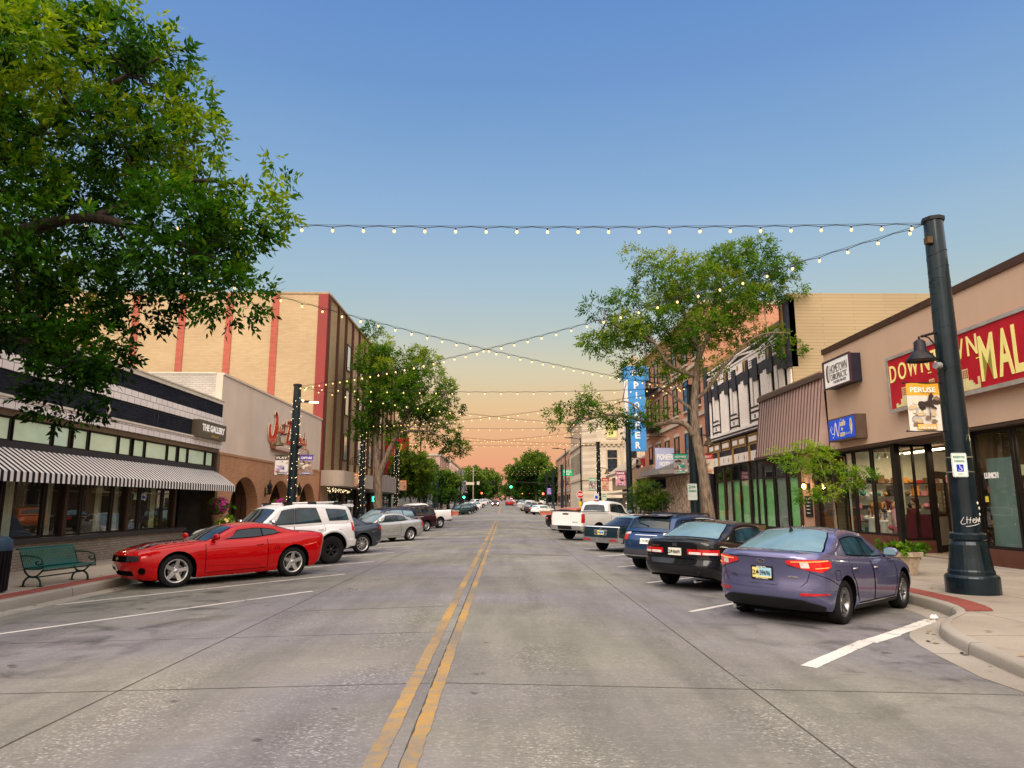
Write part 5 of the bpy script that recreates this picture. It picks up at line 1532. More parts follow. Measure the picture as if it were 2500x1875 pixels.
def word(x, z, s, letters):
 for ch in letters:
  P = {'u': [(0, 1), (.05, .2), (.4, .1), (.6, .9), (.62, .1), (.8, .2)], 's': [(.1, .1), (.4, .9), (.3, .5), (.55, .15), (.2, .0), (.75, .2)], 't': [(0, .2), (.35, 1.7), (.3, .2), (.6, .1), (.75, .3)], 'a': [(.6, .9), (.2, .9), (.05, .3), (.4, .1), (.62, .9), (.6, .1), (.8, .2)], 'n': [(0, .1), (.1, .9), (.12, .1), (.45, .95), (.55, .1), (.8, .2)], 'd': [(.6, .8), (.15, .8), (.1, .1), (.5, .2), (.7, 1.9), (.6, .1), (.8, .2)], 'y': [(0, .9), (.15, .2), (.5, .3), (.62, .9), (.5, -.9), (.1, -.8), (.8, .3)]}[ch]
  stroke(mb, smooth([(x + a * s, z + b * s * .75) for a, b in P], 4), .11, .02, .08, 0); x += s * .82
 return x
word(38.75, 5.62, .58, 'ust'); word(42.5, 5.35, .6, 'andy')
stroke(mb, [(39.5, 6.15), (40.3, 6.12)], .06, .02, .2, 0)
part(mb, 'lettering', [SR, SCR], sg)
mb = MB()
pp = [(a, z) for a, z in [(38.0, 4.62), (44.3, 4.62), (44.5, 4.7), (44.55, 4.86), (44.5, 5.02), (44.3, 5.1), (38.0, 5.1), (37.8, 5.02), (37.75, 4.86), (37.8, 4.7)]]
mb.prism(pp, (XL + .01, 0, 0), (0, 1, 0), (0, 0, 1), (.22, 0, 0), 0); fb(mb, -1, 38.1, 40.95, .23, .235, 4.68, 5.04, 1); fb(mb, -1, 41.15, 44.2, .23, .235, 4.68, 5.04, 1)
text(mb, 'FINE WEST', (XL + .235, 39.5, 4.86), LEFT[0], LEFT[1], 2.4, .22, 2, .01); text(mb, '& WESTERN', (XL + .235, 42.7, 4.86), LEFT[0], LEFT[1], 2.5, .22, 2, .01)
part(mb, 'name_panel', [mat('panel_rust', (.30, .13, .08), .5), mat('panel_pale', (.5, .37, .3), .5), mat('panel_letter', (.62, .52, .42), .5)], sg)
# ---------- tall tan brick building
tanb = thing('office_building', 'tall tan brick building with red brick piers on its blank side wall', 'building', (-24, 64, 0))
TBR = brick('tan_brick', (.45, .335, .195), (.50, .38, .23), (.42, .30, .185), .4, .115, .01, .85, .12, .3)
RBR = brick('red_pier_brick', (.40, .105, .075), (.46, .135, .095), (.32, .1, .075), .4, .115, .01, .85, .12, .3)
OCH = brick('ochre_panel_brick', (.36, .27, .155), (.41, .31, .18), (.30, .22, .13), .4, .13, .01, .85, .15, .25)
FIN = mat('brown_fin', (.10, .042, .028), .6, var=.15, scale=1.0)
Y0, Y1, H = 48.3, 80.0, 16.6
mb = MB(); mb.box(-40, XL - .02, Y0, Y0 + .4, 0, H, 0); mb.box(-40, -39.6, Y0 + .4, Y1, 0, H, 0); mb.box(-40, XL - .02, Y1 - .4, Y1, 0, H, 0); part(mb, 'side_wall', [TBR], tanb)
mb = MB(); fb(mb, -1, Y0 + .41, Y1, -.4, -.05, 4.0, H, 0); part(mb, 'front_wall', [OCH], tanb)
mb = MB(); mb.box(-39.6, XL - .42, Y0 + .4, Y1 - .4, H - .5, H - .4); part(mb, 'roof', [ROOF], tanb)
mb = MB(); mb.box(-40.05, XL + .06, Y0 - .06, Y0 + .45, H, H + .14); fb(mb, -1, Y0 + .46, Y1, -.45, .12, H, H + .14); part(mb, 'coping', [mat('coping_tan', (.36, .26, .16), .6)], tanb)
for u in (-16.35, -19.6, -22.95, -26.25, -29.6, -32.9, -36.2):
 mb = MB(); mb.box(u - .24, u + .24, Y0 - .06, Y0, 0, H - .01); part(mb, 'brick_pier', [RBR], tanb)
mb = MB(); mb.box(-13.3, XL + .03, Y0 - .07, Y0 + .3, 0, H - .01); part(mb, 'corner_pier', [mat('dark_red_pier', (.26, .045, .04), .6, var=.12, scale=.6)], tanb)
fins = [48.75, 51.6, 54.2, 56.7, 59.4, 61.9, 64.5, 67, 69.6, 72.2, 74.8, 77.4, 79.85]
for a in fins:
 mb = MB(); fb(mb, -1, a - .11, a + .11, -.05, .13, 4.0, H - .02); part(mb, 'fin', [FIN], tanb)
for a in (54.2, 59.4, 64.5, 69.6, 74.8):
 for z in (5.1, 8.7, 12.35):
  pane_window(tanb, -1, a + .75, a + 2.1, z, z + 2.1, .05, .06, glass=SKYG)
def canopy(mb, a0, a1, d, z0, z1, r0=0.9, r1=0.3, m=0):
 """flat canopy with rounded corners in plan."""
 pts = [(0, a0)]
 for i in range(7): t = math.pi / 2 * i / 6; pts.append((d - r0 + r0 * math.sin(t), a0 + r0 - r0 * math.cos(t)))
 for i in range(5): t = math.pi / 2 * i / 4; pts.append((d - r1 + r1 * math.cos(t), a1 - r1 + r1 * math.sin(t)))
 pts.append((0, a1))
 mb.prism([(XL + p, q) for p, q in pts], (0, 0, z0), (1, 0, 0), (0, 1, 0), (0, 0, z1 - z0), m)
FASC = stucco('beige_fascia', (.50, .42, .34), .7, .1, .05)
mb = MB(); canopy(mb, 48.5, 60.4, 1.5, 2.95, 4.02); part(mb, 'canopy', [FASC], tanb)
mb = MB(); canopy(mb, 60.5, 79.8, 2.3, 2.75, 4.18, .25, .3); part(mb, 'canopy', [stucco('grey_fascia', (.30, .26, .235), .7, .1, .05)], tanb)
mb = MB(); fb(mb, -1, Y0 + .41, Y1, -.6, -.3, 0, .5, 0); fb(mb, -1, Y0 + .41, Y0 + 2.6, -.6, -.02, .5, 2.95, 1)
for a in (55.6, 61, 67, 73): fb(mb, -1, a, a + .8, -.5, -.02, 0, 2.95, 0)
part(mb, 'shopfront_wall', [mat('shopfront_brown', (.10, .055, .035), .8, var=.2), mat('shopfront_tan', (.34, .24, .16), .8, var=.15)], tanb)
for a0, a1 in ((51.0, 55.6), (56.4, 61), (61.8, 67), (67.8, 73), (73.8, 79.6)):
 pane_window(tanb, -1, a0, a1, .5, 2.9, -.15, .08, glass=DARKG, divs=[a0 + (a1 - a0) * q / 3 for q in (1, 2)])
NEON = glow('green_neon', (.05, .9, .55), 3.0)
mb = MB()
for a in (68.6, 69.9, 71.2):
 mb.tube([(XL + .04, a + .5 * math.cos(t * .5236), 2.2 + .22 * math.sin(t * .5236)) for t in range(13)], .06, 6)
ns = mb.build('neon_sign', NEON); tag(ns, 'green neon rings glowing behind the shop glass under the canopy', 'neon sign')
bs = thing('notice_board', 'lit yellow notice board with a dark frame standing on the canopy edge', 'sign', (-10.4, 71.5, 3))
mb = MB(); mb.box(-12.6, -11.0, 71.2, 71.4, 3.5, 4.72, 0); part(mb, 'frame', [BLACK], bs)
mb = MB(); mb.box(-12.48, -11.12, 71.17, 71.2, 3.62, 4.6, 0); part(mb, 'face', [mat('board_face', (.7, .6, .36), .6, var=.15, scale=3, emit=(1, .75, .35), estr=.35)], bs)
sw = thing('string_lights', 'swag of warm fairy lights hanging under the beige canopy edge', 'string lights', (XL + .5, 49, 2.9))
mb = MB(); rnd = random.Random(9); mf = MB(); pts = []
for i in range(60):
 a = 48.7 + i * .12; z = 2.9 - .22 * abs(math.sin(i * .21)) - rnd.uniform(0, .12); pts.append((XL + .5, a, z)); mf.ball((XL + .5 + rnd.uniform(-.1, .1), a, z - .03), .026, 5, 4)
mb.tube(pts, .008, 4); mb.build('cable', BLACK, sw); o = mf.build('fairy_lights', glow('fairy_light', (1.0, .78, .42), 2.6), sw); o['kind'] = 'stuff'
bs2 = thing('hanging_sign', 'big red sign with gold script hanging above the canopy behind the tree', 'sign', (-11.5, 74, 4.3))
mb = MB(); mb.box(-12.5, -10.1, 74.0, 74.3, 4.8, 8.6, 0); part(mb, 'panel', [mat('sign_deep_red', (.38, .012, .02), .4, var=.2)], bs2)
mb = MB(); text(mb, 'L', (-10.9, 73.99, 7.4), FRONT[0], FRONT[1], .9, 1.1, 0, .03, .3); text(mb, 'S', (-11.3, 73.99, 6.0), FRONT[0], FRONT[1], .8, 1.1, 0, .03, .3); part(mb, 'lettering', [mat('gold_letter', (.65, .4, .08), .4)], bs2)
mb = MB(); mb.tube([(-10.3, 74.15, 4.2), (-10.3, 74.15, 4.9)], .04, 6); mb.tube([(-12.3, 74.15, 4.2), (-12.3, 74.15, 4.9)], .04, 6); part(mb, 'post', [BLACK], bs2)
# ---------- far left, beyond the crossing
def block(name, label, side, y0, y1, h, wallm, trimm, base, floors=3, dep=24, wins=True, step=4.2, glass=None, front=True):
 z = zwalk(y0)
 X = XL if side < 0 else XR; s = -1 if side < 0 else 1
 t = thing(name, label, 'building', (X + s * dep / 2, (y0 + y1) / 2, z))
 mb = MB(); mb.box(X, X + s * dep, y0, y1, z - .4, z + h, 0); mb.build('wall', [wallm], t)
 mb = MB(); mb.box(X - s * .25, X + s * (dep + .1), y0 - .25, y1 + .1, z + h, z + h + .35, 0); mb.box(X - s * .12, X, y0 - .1, y1, z + 3.6, z + 4.0, 0); mb.build('cornice', [trimm], t)
 if wins:
  fh = (h - 4.2) / max(1, floors - 1)
  for f in range(floors - 1):
   a = y0 + 1.2
   while a + 1.8 < y1:
    mb = MB(); fb(mb, side, a, a + 1.5, .0, .05, z + 4.6 + f * fh, z + 4.6 + f * fh + min(2.0, fh * .62), 0); w = mb.build('window', [trimm], t)
    mb = MB(); fb(mb, side, a + .12, a + 1.38, .05, .06, z + 4.72 + f * fh, z + 4.5 + f * fh + min(2.0, fh * .62), 0); g = mb.build('pane', [glass or DARKG], t); g.parent = w
    a += step
  if front:
   b = X + s * 1.8
   for f in range(floors - 1):
    for j in range(min(5, int(dep / 4))):
     xx = X + s * (1.6 + j * 4.0)
     mb = MB(); mb.box(xx, xx + s * 1.6, y0 - .06, y0, z + 4.6 + f * fh, z + 4.6 + f * fh + min(2.2, fh * .62)); w = mb.build('window', [trimm], t)
     mb = MB(); mb.box(xx + s * .12, xx + s * 1.48, y0 - .075, y0 - .06, z + 4.72 + f * fh, z + 4.5 + f * fh + min(2.2, fh * .62)); g = mb.build('pane', [glass or DARKG], t); g.parent = w
 mb = MB()
 a = y0 + .6
 while a + 3 < y1: fb(mb, side, a, a + 3.0, .0, .04, z + .6, z + 3.0); a += 4.0
 mb.build('shopfront', [DARKG], t)
 return t
GREYC = stucco('far_grey', (.42, .39, .36)); PINKC = stucco('far_pink', (.40, .27, .22)); WHC = stucco('far_white', (.55, .52, .50))
TRIM = mat('far_trim', (.35, .31, .27), .7)
block('shop_building', 'low grey building behind the trees past the left crossing', -1, 110, 138, 8.4, GREYC, TRIM, 0, 2)
block('shop_building', 'pinkish flat roofed building left of the white corner block far away', -1, 139, 164, 10.6, PINKC, TRIM, 0, 3)
block('shop_building', 'white corner block with a thin flat roof beside the far signal', -1, 166, 226, 10.6, WHC, TRIM, 0, 3, 18, step=7)
block('shop_building', 'grey building on the left, at the far end of the road', -1, 232, 290, 7.0, GREYC, TRIM, 0, 2, 18)
# ------------------------------------------------------------------ right side of the street: facades at x = 13.4, facing -x
def seg(mb, p0, p1, z0, z1, th=.06, m=0, s0=0.0, s1=None, off=0.0):
 """upright slab along the plan segment p0 -> p1."""
 p0 = Vector((p0[0], p0[1], 0)); p1 = Vector((p1[0], p1[1], 0)); d = p1 - p0; l = d.length; d.normalize()
 nrm = Vector((d.y, -d.x, 0))
 s1 = l if s1 is None else s1
 a = p0 + d * s0 + nrm * (off - th / 2);
 mb.prism([(0, z0), (s1 - s0, z0), (s1 - s0, z1), (0, z1)], a, d, (0, 0, 1), nrm * th, m)
def seg_window(parent, p0, p1, z0, z1, n=1, fr=.07, glass=None, mats=None, hdiv=None):
 L_ = (Vector(p1) - Vector(p0)).length
 mb = MB()
 for i in range(n + 1):
  c = L_ * i / n; c = min(max(c, fr / 2), L_ - fr / 2)
  seg(mb, p0, p1, z0, z1, .06, 0, c - fr / 2, c + fr / 2)
 for i in range(n):
  a, b = L_ * i / n + fr / 2, L_ * (i + 1) / n - fr / 2
  seg(mb, p0, p1, z0, z0 + fr, .05, 0, a, b); seg(mb, p0, p1, z1 - fr, z1, .05, 0, a, b)
  if hdiv: seg(mb, p0, p1, hdiv - fr / 2, hdiv + fr / 2, .048, 0, a, b)
 f = mb.build('window', mats or DKFRAME, parent)
 g = MB(); g.add([(p0[0], p0[1], z0 + .02), (p1[0], p1[1], z0 + .02), (p1[0], p1[1], z1 - .02), (p0[0], p0[1], z1 - .02)], [(0, 1, 2, 3)])
 p = g.build('pane', glass or SHOPG, parent); p.parent = f
 return f
# ---------- shop building with the big red sign
mall = thing('shop_building', 'low tan stucco shop building with a brown coping and recessed glass shopfronts', 'building', (18, 17, 0))
TANS = stucco('tan_stucco', (.54, .385, .275), streak=.08, bump=.5)
CAP = mat('brown_coping', (.075, .04, .028), .45, .3, var=.2)
BRPAN = mat('brown_panel', (.105, .04, .026), .5, var=.25, scale=1.3)
mb = MB(); mb.box(13.4, 13.85, 4, 28.35, 3.88, 7.86, 0); part(mb, 'fascia', [TANS], mall)
mb = MB(); mb.box(13.34, 13.9, 3.9, 28.4, 7.86, 8.08, 0); part(mb, 'coping', [CAP], mall)
mb = MB(); mb.box(13.46, 20, 4.1, 28.3, 3.80, 3.879, 0); part(mb, 'soffit', [mat('soffit', (.10, .07, .055), .8)], mall)
mb = MB(); mb.box(13.86, 30, 4, 28.3, 6.9, 7.0, 0); mb.box(29.8, 30, 4, 28.3, 0, 7, 0); mb.box(13.86, 30, 4, 4.2, 0, 3.8, 0); part(mb, 'roof', [ROOF], mall)
FB = 13.8
A, B_, C_, D_, E_, F_ = (FB, 6.0), (FB, 20.3), (16.3, 21.2), (16.2, 25.4), (15.05, 24.45), (FB, 24.4)
mb = MB(); seg(mb, A, B_, 0, .46, .14, 0); seg(mb, F_, E_, 0, .46, .14, 0); seg(mb, F_, (FB, 28.3), 0, .58, .14, 0); mb.box(FB + .1, 16.3, 20.34, 20.5, 0, .9, 0); mb.box(FB - .25, 16.3, 20.28, 20.52, .9, .97, 1); mb.box(FB - .2, FB - .05, 20.3, 20.5, 0, .9, 0)
part(mb, 'plinth', [BRPAN, mat('wood_ledge', (.16, .065, .03), .5, var=.3, scale=5)], mall)
for a, b in ((20.2, 18.65), (18.6, 17.05), (17.0, 15.4), (15.35, 13.8), (13.7, 12.1), (12.0, 10.4), (10.3, 8.7)):
 seg_window(mall, (FB, a), (FB, b), .46, 3.78, 1, .09)
for q in ((FB - .12, FB + .08, 20.18, 20.42), (FB - .08, FB + .1, 24.28, 24.5), (14.95, 15.12, 24.36, 24.55)):
 mb = MB(); mb.box(*q, 0, 3.79); part(mb, 'post', [DKFRAME], mall)
seg_window(mall, F_, E_, .46, 3.78, 2, .08)
for a, b in ((24.55, 25.95), (26.0, 27.3), (27.35, 28.3)): seg_window(mall, (FB, a), (FB, b), .58, 3.78, 1, .09)
dr = MB(); seg(dr, E_, D_, .02, 2.75, .06, 0, .1, .22); seg(dr, E_, D_, .02, 2.75, .06, 0, 1.15, 1.27); seg(dr, E_, D_, .02, .28, .06, 0, .22, 1.15); seg(dr, E_, D_, 2.6, 2.75, .06, 0, .22, 1.15); seg(dr, E_, D_, 1.28, 1.38, .06, 0, .22, 1.15); seg(dr, E_, D_, .28, 1.28, .04, 1, .22, 1.15)
seg(dr, E_, D_, 2.8, 3.78, .06, 0, .1, .2); seg(dr, E_, D_, 2.75, 2.85, .07, 0, .1, 1.4)
door = dr.build('door', [DKFRAME, mat('door_panel_grey', (.28, .26, .22), .5)], mall)
g = MB(); seg(g, E_, D_, 1.38, 2.6, .01, 0, .22, 1.15); gp = g.build('pane', SHOPG, mall); gp.parent = door
g = MB(); seg(g, E_, D_, 1.75, 2.15, .012, 0, .5, .8, -.03); seg(g, E_, D_, 1.45, 1.72, .012, 0, .55, .82, -.03); gp = g.build('notice', mat('paper', (.7, .68, .62), .8), mall); gp.parent = door
SLAT = mat('slat_wall', (.55, .49, .38), .7, var=.1, emit=(.9, .75, .5), estr=.08)  # faint glow added to the wall in place of lamp light on it
mb = MB()
mb.box(18.0, 18.1, 6, 28.3, 0, 3.8, 0); mb.box(FB + .1, 18, 6, 28.3, .0, .04, 1); mb.box(FB + .2, 18, 28.2, 28.3, .04, 3.8, 0); mb.box(16.4, 16.5, 20.5, 25.4, 0, 3.8, 2); mb.box(FB + .1, 18, 20.55, 20.65, .04, 3.8, 2)
for z in [1.0 + .2 * i for i in range(13)]: mb.box(17.985, 18.0, 24, 28.2, z, z + .02, 2)
part(mb, 'interior', [SLAT, mat('shop_floor', (.25, .2, .15), .6), mat('room_brown', (.14, .09, .055), .9, var=.3, scale=.9)], mall)
mb = MB(); mb.box(FB + .25, FB + .32, 18.95, 20.15, .5, 3.0, 0); mb.box(FB + 1.2, FB + 1.26, 16, 18.9, .5, 3.0, 1); mb.box(FB + .28, FB + .34, 24.6, 24.9, .6, 3.4, 2)
part(mb, 'display_panel', [mat('panel_teal_grey', (.20, .26, .24), .7, var=.1), mat('cabinet_dark', (.03, .02, .012), .6, var=.4), mat('panel_cream', (.5, .46, .36), .7)], mall)
mb = MB(); seg(mb, (FB + .25, 24.5), (E_[0] - .1, 24.55), .46, 1.35, .03, 0); part(mb, 'curtain', [mat('maroon_cloth', (.10, .012, .022), .9, var=.3)], mall)
TUBE = glow('shop_lamp', (1.0, .78, .45), 9.0); TUBE.cycles.emission_sampling = 'FRONT'
for i, (a, b) in enumerate(((24.6, 27.9), (9, 13), (15, 19))):
 mb = MB(); mb.box(15.6, 15.72, a, b, 3.62, 3.68); part(mb, 'ceiling_lamp', [TUBE], mall)
for i in range(4):
 mb = MB(); a = 25.0 + i * .55
 mb.tube([(14.4, a, 3.74), (14.4, a, 3.6)], .012, 6, 0); mb.lathe([(.03, 0), (.05, -.05), (.085, -.19)], (14.4, a, 3.6), 10, 0); mb.lathe([(0, -.17), (.075, -.18)], (14.4, a, 3.6), 10, 1); part(mb, 'spot_lamp', [mat('lamp_white', (.6, .58, .52), .5), TUBE], mall)
mb = MB(); text(mb, 'LUNCH', (FB - .01, 19.62, 2.5), RIGHT[0], RIGHT[1], .56, .17, 0, .05); part(mb, 'window_lettering', [mat('vinyl_white', (.8, .78, .74), .6)], mall)
mb = MB(); mb.box(FB - .012, FB - .006, 19.85, 19.98, 1.76, 1.92); part(mb, 'sticky_note', [mat('note_yellow', (.7, .55, .05), .8)], mall)
mb = MB()
for k, a in enumerate((2.1, 1.9, 1.75, 1.6)): seg(mb, E_, D_, a, a + .09, .02, 0, 1.17, 1.25, -.05)
part(mb, 'sticker', [mat('sticker_white', (.7, .7, .66), .7)], mall)
GOODS = [mat('goods_' + n, c, .7, var=.2) for n, c in (('red', (.40, .03, .04)), ('orange', (.55, .22, .05)), ('white', (.65, .62, .56)), ('black', (.02, .018, .02)), ('brown', (.16, .08, .04)), ('pink', (.55, .2, .25)), ('teal', (.05, .22, .22)))]
for i, (xa, ya, yb, lb) in enumerate(((17.4, 24.2, 28.1, 'shelves of hats and boxes along the back wall of the shop'), (16.9, 15.2, 19.9, 'shelves of boxes behind the LUNCH window'), (14.0, 27.8, 28.15, 'wall shelves of hats at the left end of the shop, facing the street corner'), (14.0, 20.2, 20.5, 'dark wall shelves behind the pane beside the LUNCH lettering'))):
 t = thing('display_shelf', lb, 'shelf', (xa, (ya + yb) / 2, .05)); mb = MB(); rnd = random.Random(i + 3)
 xb = xa + .4 if i < 2 else (17.6, 16.2)[i - 2]
 for z in (.5, 1.0, 1.5, 2.0, 2.5): mb.box(xa, xb, ya, yb, z, z + .03)
 mb.box(xa, xa + .04, ya, yb, .05, 2.5); mb.box(xb - .04, xb, ya, yb, .05, 2.5); mb.build('board', [BRFRAME], t)
 mb = MB()
 for z in (.53, 1.03, 1.53, 2.03, 2.53):
  y, ye = (ya + .05, yb - .3) if i < 2 else (xa + .06, xb - .3)
  while y < ye:
   w = rnd.uniform(.12, .3); hh = rnd.uniform(.12, .4); m_ = rnd.randrange(7)
   if rnd.random() < .5: mb.box(*((xa + .05, xa + .3, y, y + w) if i < 2 else (y, y + w, ya + .03, yb - .05)), z, z + hh, m_)
   else: mb.ball((xa + .15, y + w / 2, z + w * .4) if i < 2 else (y + w / 2, ya + .15, z + w * .4), (w * .5, w * .5, w * .4), 8, 6, m_)
   y += w + rnd.uniform(.02, .15)
 o = mb.build('stock', GOODS, t); o['kind'] = 'stuff'
SKIN = mat('mannequin_skin', (.52, .32, .23), .5); WHM = mat('mannequin_white', (.68, .64, .58), .45, var=.08)
hairs = [mat('hair_' + n, c, .7, var=.4, scale=25) for n, c in (('black', (.012, .01, .01)), ('auburn', (.10, .02, .015)), ('brown', (.05, .022, .012)), ('wine', (.09, .008, .02)))]
def wig_head(x, y, z0, hair, label, ped=WHM, w=.14):
 t = thing('wig_stand', label, 'wig stand', (x, y, .05), group='wig stands in the shop window')
 mb = MB(); mb.lathe([(w + .03, .05), (w + .03, .1), (w, .14), (w * .85, z0 - .1), (w + .02, z0 - .06), (w + .02, z0), (0, z0)], (x, y, 0), 14, 0); mb.build('pedestal', [ped], t)
 mb = MB(); mb.lathe([(.13, z0), (.10, z0 + .06), (.05, z0 + .12), (.05, z0 + .2)], (x, y, 0), 12); mb.ball((x, y, z0 + .3), (.085, .078, .12), 12, 9); mb.ball((x - .085, y, z0 + .29), (.02, .014, .03), 6, 5); mb.build('head', [SKIN if hair else WHM], t)
 if hair:
  mb = MB(); mb.ball((x + .03, y, z0 + .33), (.105, .105, .115), 12, 9)
  for sg in (1, -1): mb.tube([(x + .02, y + .08 * sg, z0 + .36), (x + .01, y + .105 * sg, z0 + .2), (x - .02, y + .12 * sg, z0 + .02)], [.045, .055, .03], 8)
  mb.tube([(x + .06, y, z0 + .35), (x + .09, y, z0 + .1)], [.09, .07], 8); mb.build('hair', [hair], t)
for a in ((14.35, 25.05, 1.15, hairs[1], 'wig head with auburn hair on a white column, nearest the maroon curtain'), (14.5, 25.7, 1.25, hairs[2], 'wig head with brown hair on a white column, second in the shop window'), (14.3, 26.45, 1.1, hairs[0], 'wig head with long black hair beside the shop window post'), (14.7, 26.9, 1.45, hairs[3], 'tall wig head with wine red hair behind the black haired one'), (14.4, 27.5, 1.2, hairs[2], 'wig head with brown hair left of the black haired one'), (14.9, 25.35, 1.5, hairs[3], 'tall wig head with wine red hair at the back of the window')): wig_head(*a)
PINK = mat('pink_fabric', (.62, .22, .26), .8, var=.2); ORG = mat('orange_fabric', (.6, .22, .06), .8, var=.2); CRIM = mat('crimson_fabric', (.33, .015, .03), .8, var=.3)
hs = thing('dress_form', 'pink and white dress form under a peach fur hat in the shop window', 'dress form', (14.25, 25.35, .6))
mb = MB(); mb.lathe([(.10, .62), (.12, .9), (.17, 1.3), (.19, 1.5), (.12, 1.56)], (14.25, 25.35, 0), 14); mb.build('body', [PINK], hs)
mb = MB(); mb.ball((14.25, 25.35, 1.66), (.19, .19, .13), 12, 8); mb.build('hat', [mat('peach_fur', (.62, .30, .18), .95, var=.3, scale=30, bump=.6)], hs)
for i, (x, y, z, r, m_, lb) in enumerate(((14.2, 25.75, .86, .13, CRIM, 'crimson round cushion low in the shop window'), (14.15, 25.15, .76, .2, CRIM, 'large crimson cushion at the foot of the dress form'), (14.6, 26.0, 1.72, .12, ORG, 'orange round hat on the back shelf of the shop window'))):
 mb = MB(); mb.ball((x, y, z), (r, r, r * .75), 12, 8); o = mb.build('cushion' if i < 2 else 'hat', m_); tag(o, lb, 'cushion' if i < 2 else 'hat')
mb = MB()
dm = thing('dressed_mannequin', 'mannequin in a dark red gown behind the maroon curtain', 'mannequin', (14.6, 24.9, .1))
mb.lathe([(.30, .05), (.24, .5), (.17, 1.0), (.20, 1.35), (.17, 1.5), (.06, 1.56)], (14.6, 24.95, 0), 14); mb.build('gown', [mat('gown_red', (.11, .012, .015), .8, var=.3)], dm)
mb = MB(); mb.tube([(14.6, 24.95, 1.54), (14.6, 24.95, 1.66)], .05, 8); mb.ball((14.6, 24.95, 1.78), (.09, .085, .12), 10, 8); mb.build('head', [SKIN], dm)
mb = MB(); mb.ball((14.63, 24.95, 1.82), (.11, .11, .12), 10, 8); mb.build('hair', [hairs[1]], dm)
cd = thing('candle_display', 'dark cabinet shelves set with gold candles behind the LUNCH window', 'display', (14.5, 17.8, .5))
mb = MB()
for z in (.55, 1.05, 1.6, 2.15): mb.box(FB + .5, FB + 1.1, 16.2, 18.85, z, z + .03)
mb.build('shelf', [mat('cabinet_shelf', (.05, .025, .012), .5)], cd)
for k in range(22):
 y = 16.5 + (k * .61) % 2.2; z = (.58, 1.08, 1.63, 2.18)[k % 4]; hh = random.uniform(.12, .3)
 mb = MB(); mb.tube([(FB + .6 + (k % 3) * .12, y, z), (FB + .6 + (k % 3) * .12, y, z + hh)], .035, 8); mb.build('candle', [mat('gold_candle', (.42, .27, .08), .5, var=.3)], cd)
for i, (x, y, e) in enumerate(((15.4, 26.3, 110), (15.2, 17.5, 110), (15.0, 23.4, 40))):
 al = bpy.data.lights.new('shop_lamp_light', 'AREA'); al.energy = e; al.size = 1.2; al.color = (1, .80, .52); ao = bpy.data.objects.new('shop_lamp_light', al); COL.objects.link(ao); ao.location = (x, y, 3.55)
# signs on the stucco
sg = thing('shop_sign', 'long red sign with pale yellow capitals above a small city skyline', 'sign', (13.3, 19, 4.85))
mb = MB(); mb.box(13.16, 13.4, 16.4, 23.6, 4.84, 6.66, 0); mb.box(13.12, 13.18, 16.35, 23.65, 4.80, 4.92, 1); mb.box(13.12, 13.18, 16.35, 23.65, 6.60, 6.70, 1); mb.box(13.12, 13.18, 23.55, 23.65, 4.92, 6.60, 1)
part(mb, 'board', [mat('sign_board_red', (.40, .010, .022), .35, var=.18, scale=1.2), mat('sign_silver_edge', (.48, .46, .42), .4, .6)], sg)
YEL = mat('sign_pale_yellow', (.75, .66, .22), .45, var=.12, scale=1.0, emit=(1, .85, .3), estr=.10)
mb = MB()
ys = [23.3, 22.75, 22.15, 21.5, 20.97, 20.5, 19.92, 19.28]; ws = [.42, .5, .62, .46, .44, .5, .62, .46]
for ch, yy, ww in zip('DOWNTOWN', ys, ws):
 text(mb, ch, (13.158, yy, 6.10 + (yy - 23.3) * -.02), RIGHT[0], RIGHT[1], ww * .92, .57, 0, .006)
 if ch in 'DTN':   # serifs
  mb.box(13.15, 13.158, yy - ww * .62 + (.0 if ch != 'T' else .1), yy - ww * .25, 5.76, 5.79) if ch == 'N' else None
for ch, yy, ww in zip('MALL', (18.73, 18.05, 17.55, 16.98), (.62, .58, .40, .40)): text(mb, ch, (13.158, yy, 5.72), RIGHT[0], RIGHT[1], ww * .95, 1.27, 0, .02)
part(mb, 'lettering', [YEL], sg)
mb = MB()
for base in (22.35, 20.85, 19.3):
 S_ = [(-.75, 0), (.75, 0), (.75, .52 if base < 20 else .3), (.62, .52 if base < 20 else .3), (.62, .18), (.45, .18), (.45, .28), (.36, .28), (.36, .40), (.30, .40), (.30, .44), (.12, .44), (.12, 1.0 if base < 23 else .8), (-.22, 1.0 if base < 23 else .8), (-.22, .42), (-.36, .42), (-.36, .18), (-.5, .10), (-.62, .26), (-.75, .2)]
 mb.prism([(a * .75, b * .62) for a, b in S_], (13.152, base + .35, 4.94), RIGHT[0], RIGHT[1], (-.004, 0, 0), 0)
 for i in range(3):
  for j in range(4): mb.prism([(-.13 + i * .08, .36 + j * .06), (-.08 + i * .08, .36 + j * .06), (-.08 + i * .08, .40 + j * .06), (-.13 + i * .08, .40 + j * .06)], (13.147, base + .35, 4.94), RIGHT[0], RIGHT[1], (-.004, 0, 0), 1)
part(mb, 'skyline', [mat('sign_dull_yellow', (.60, .53, .25), .5, var=.15), mat('sign_window_red', (.30, .01, .02), .5)], sg); sg.location += Vector((0, -.38, -.07))
mb = MB(); mb.box(13.25, 13.4, 23.37, 23.47, 5.68, 5.88); part(mb, 'junction_box', [mat('grey_metal', (.2, .2, .22), .5, .5)], sg)
sg = thing('shop_sign', 'white box sign with grey capitals and dark edges on the tan stucco', 'sign', (13.2, 27.2, 6.4))
mb = MB(); mb.box(12.98, 13.4, 26.1, 28.2, 6.36, 7.44); part(mb, 'box', [mat('sign_dark_edge', (.02, .018, .03), .4)], sg)
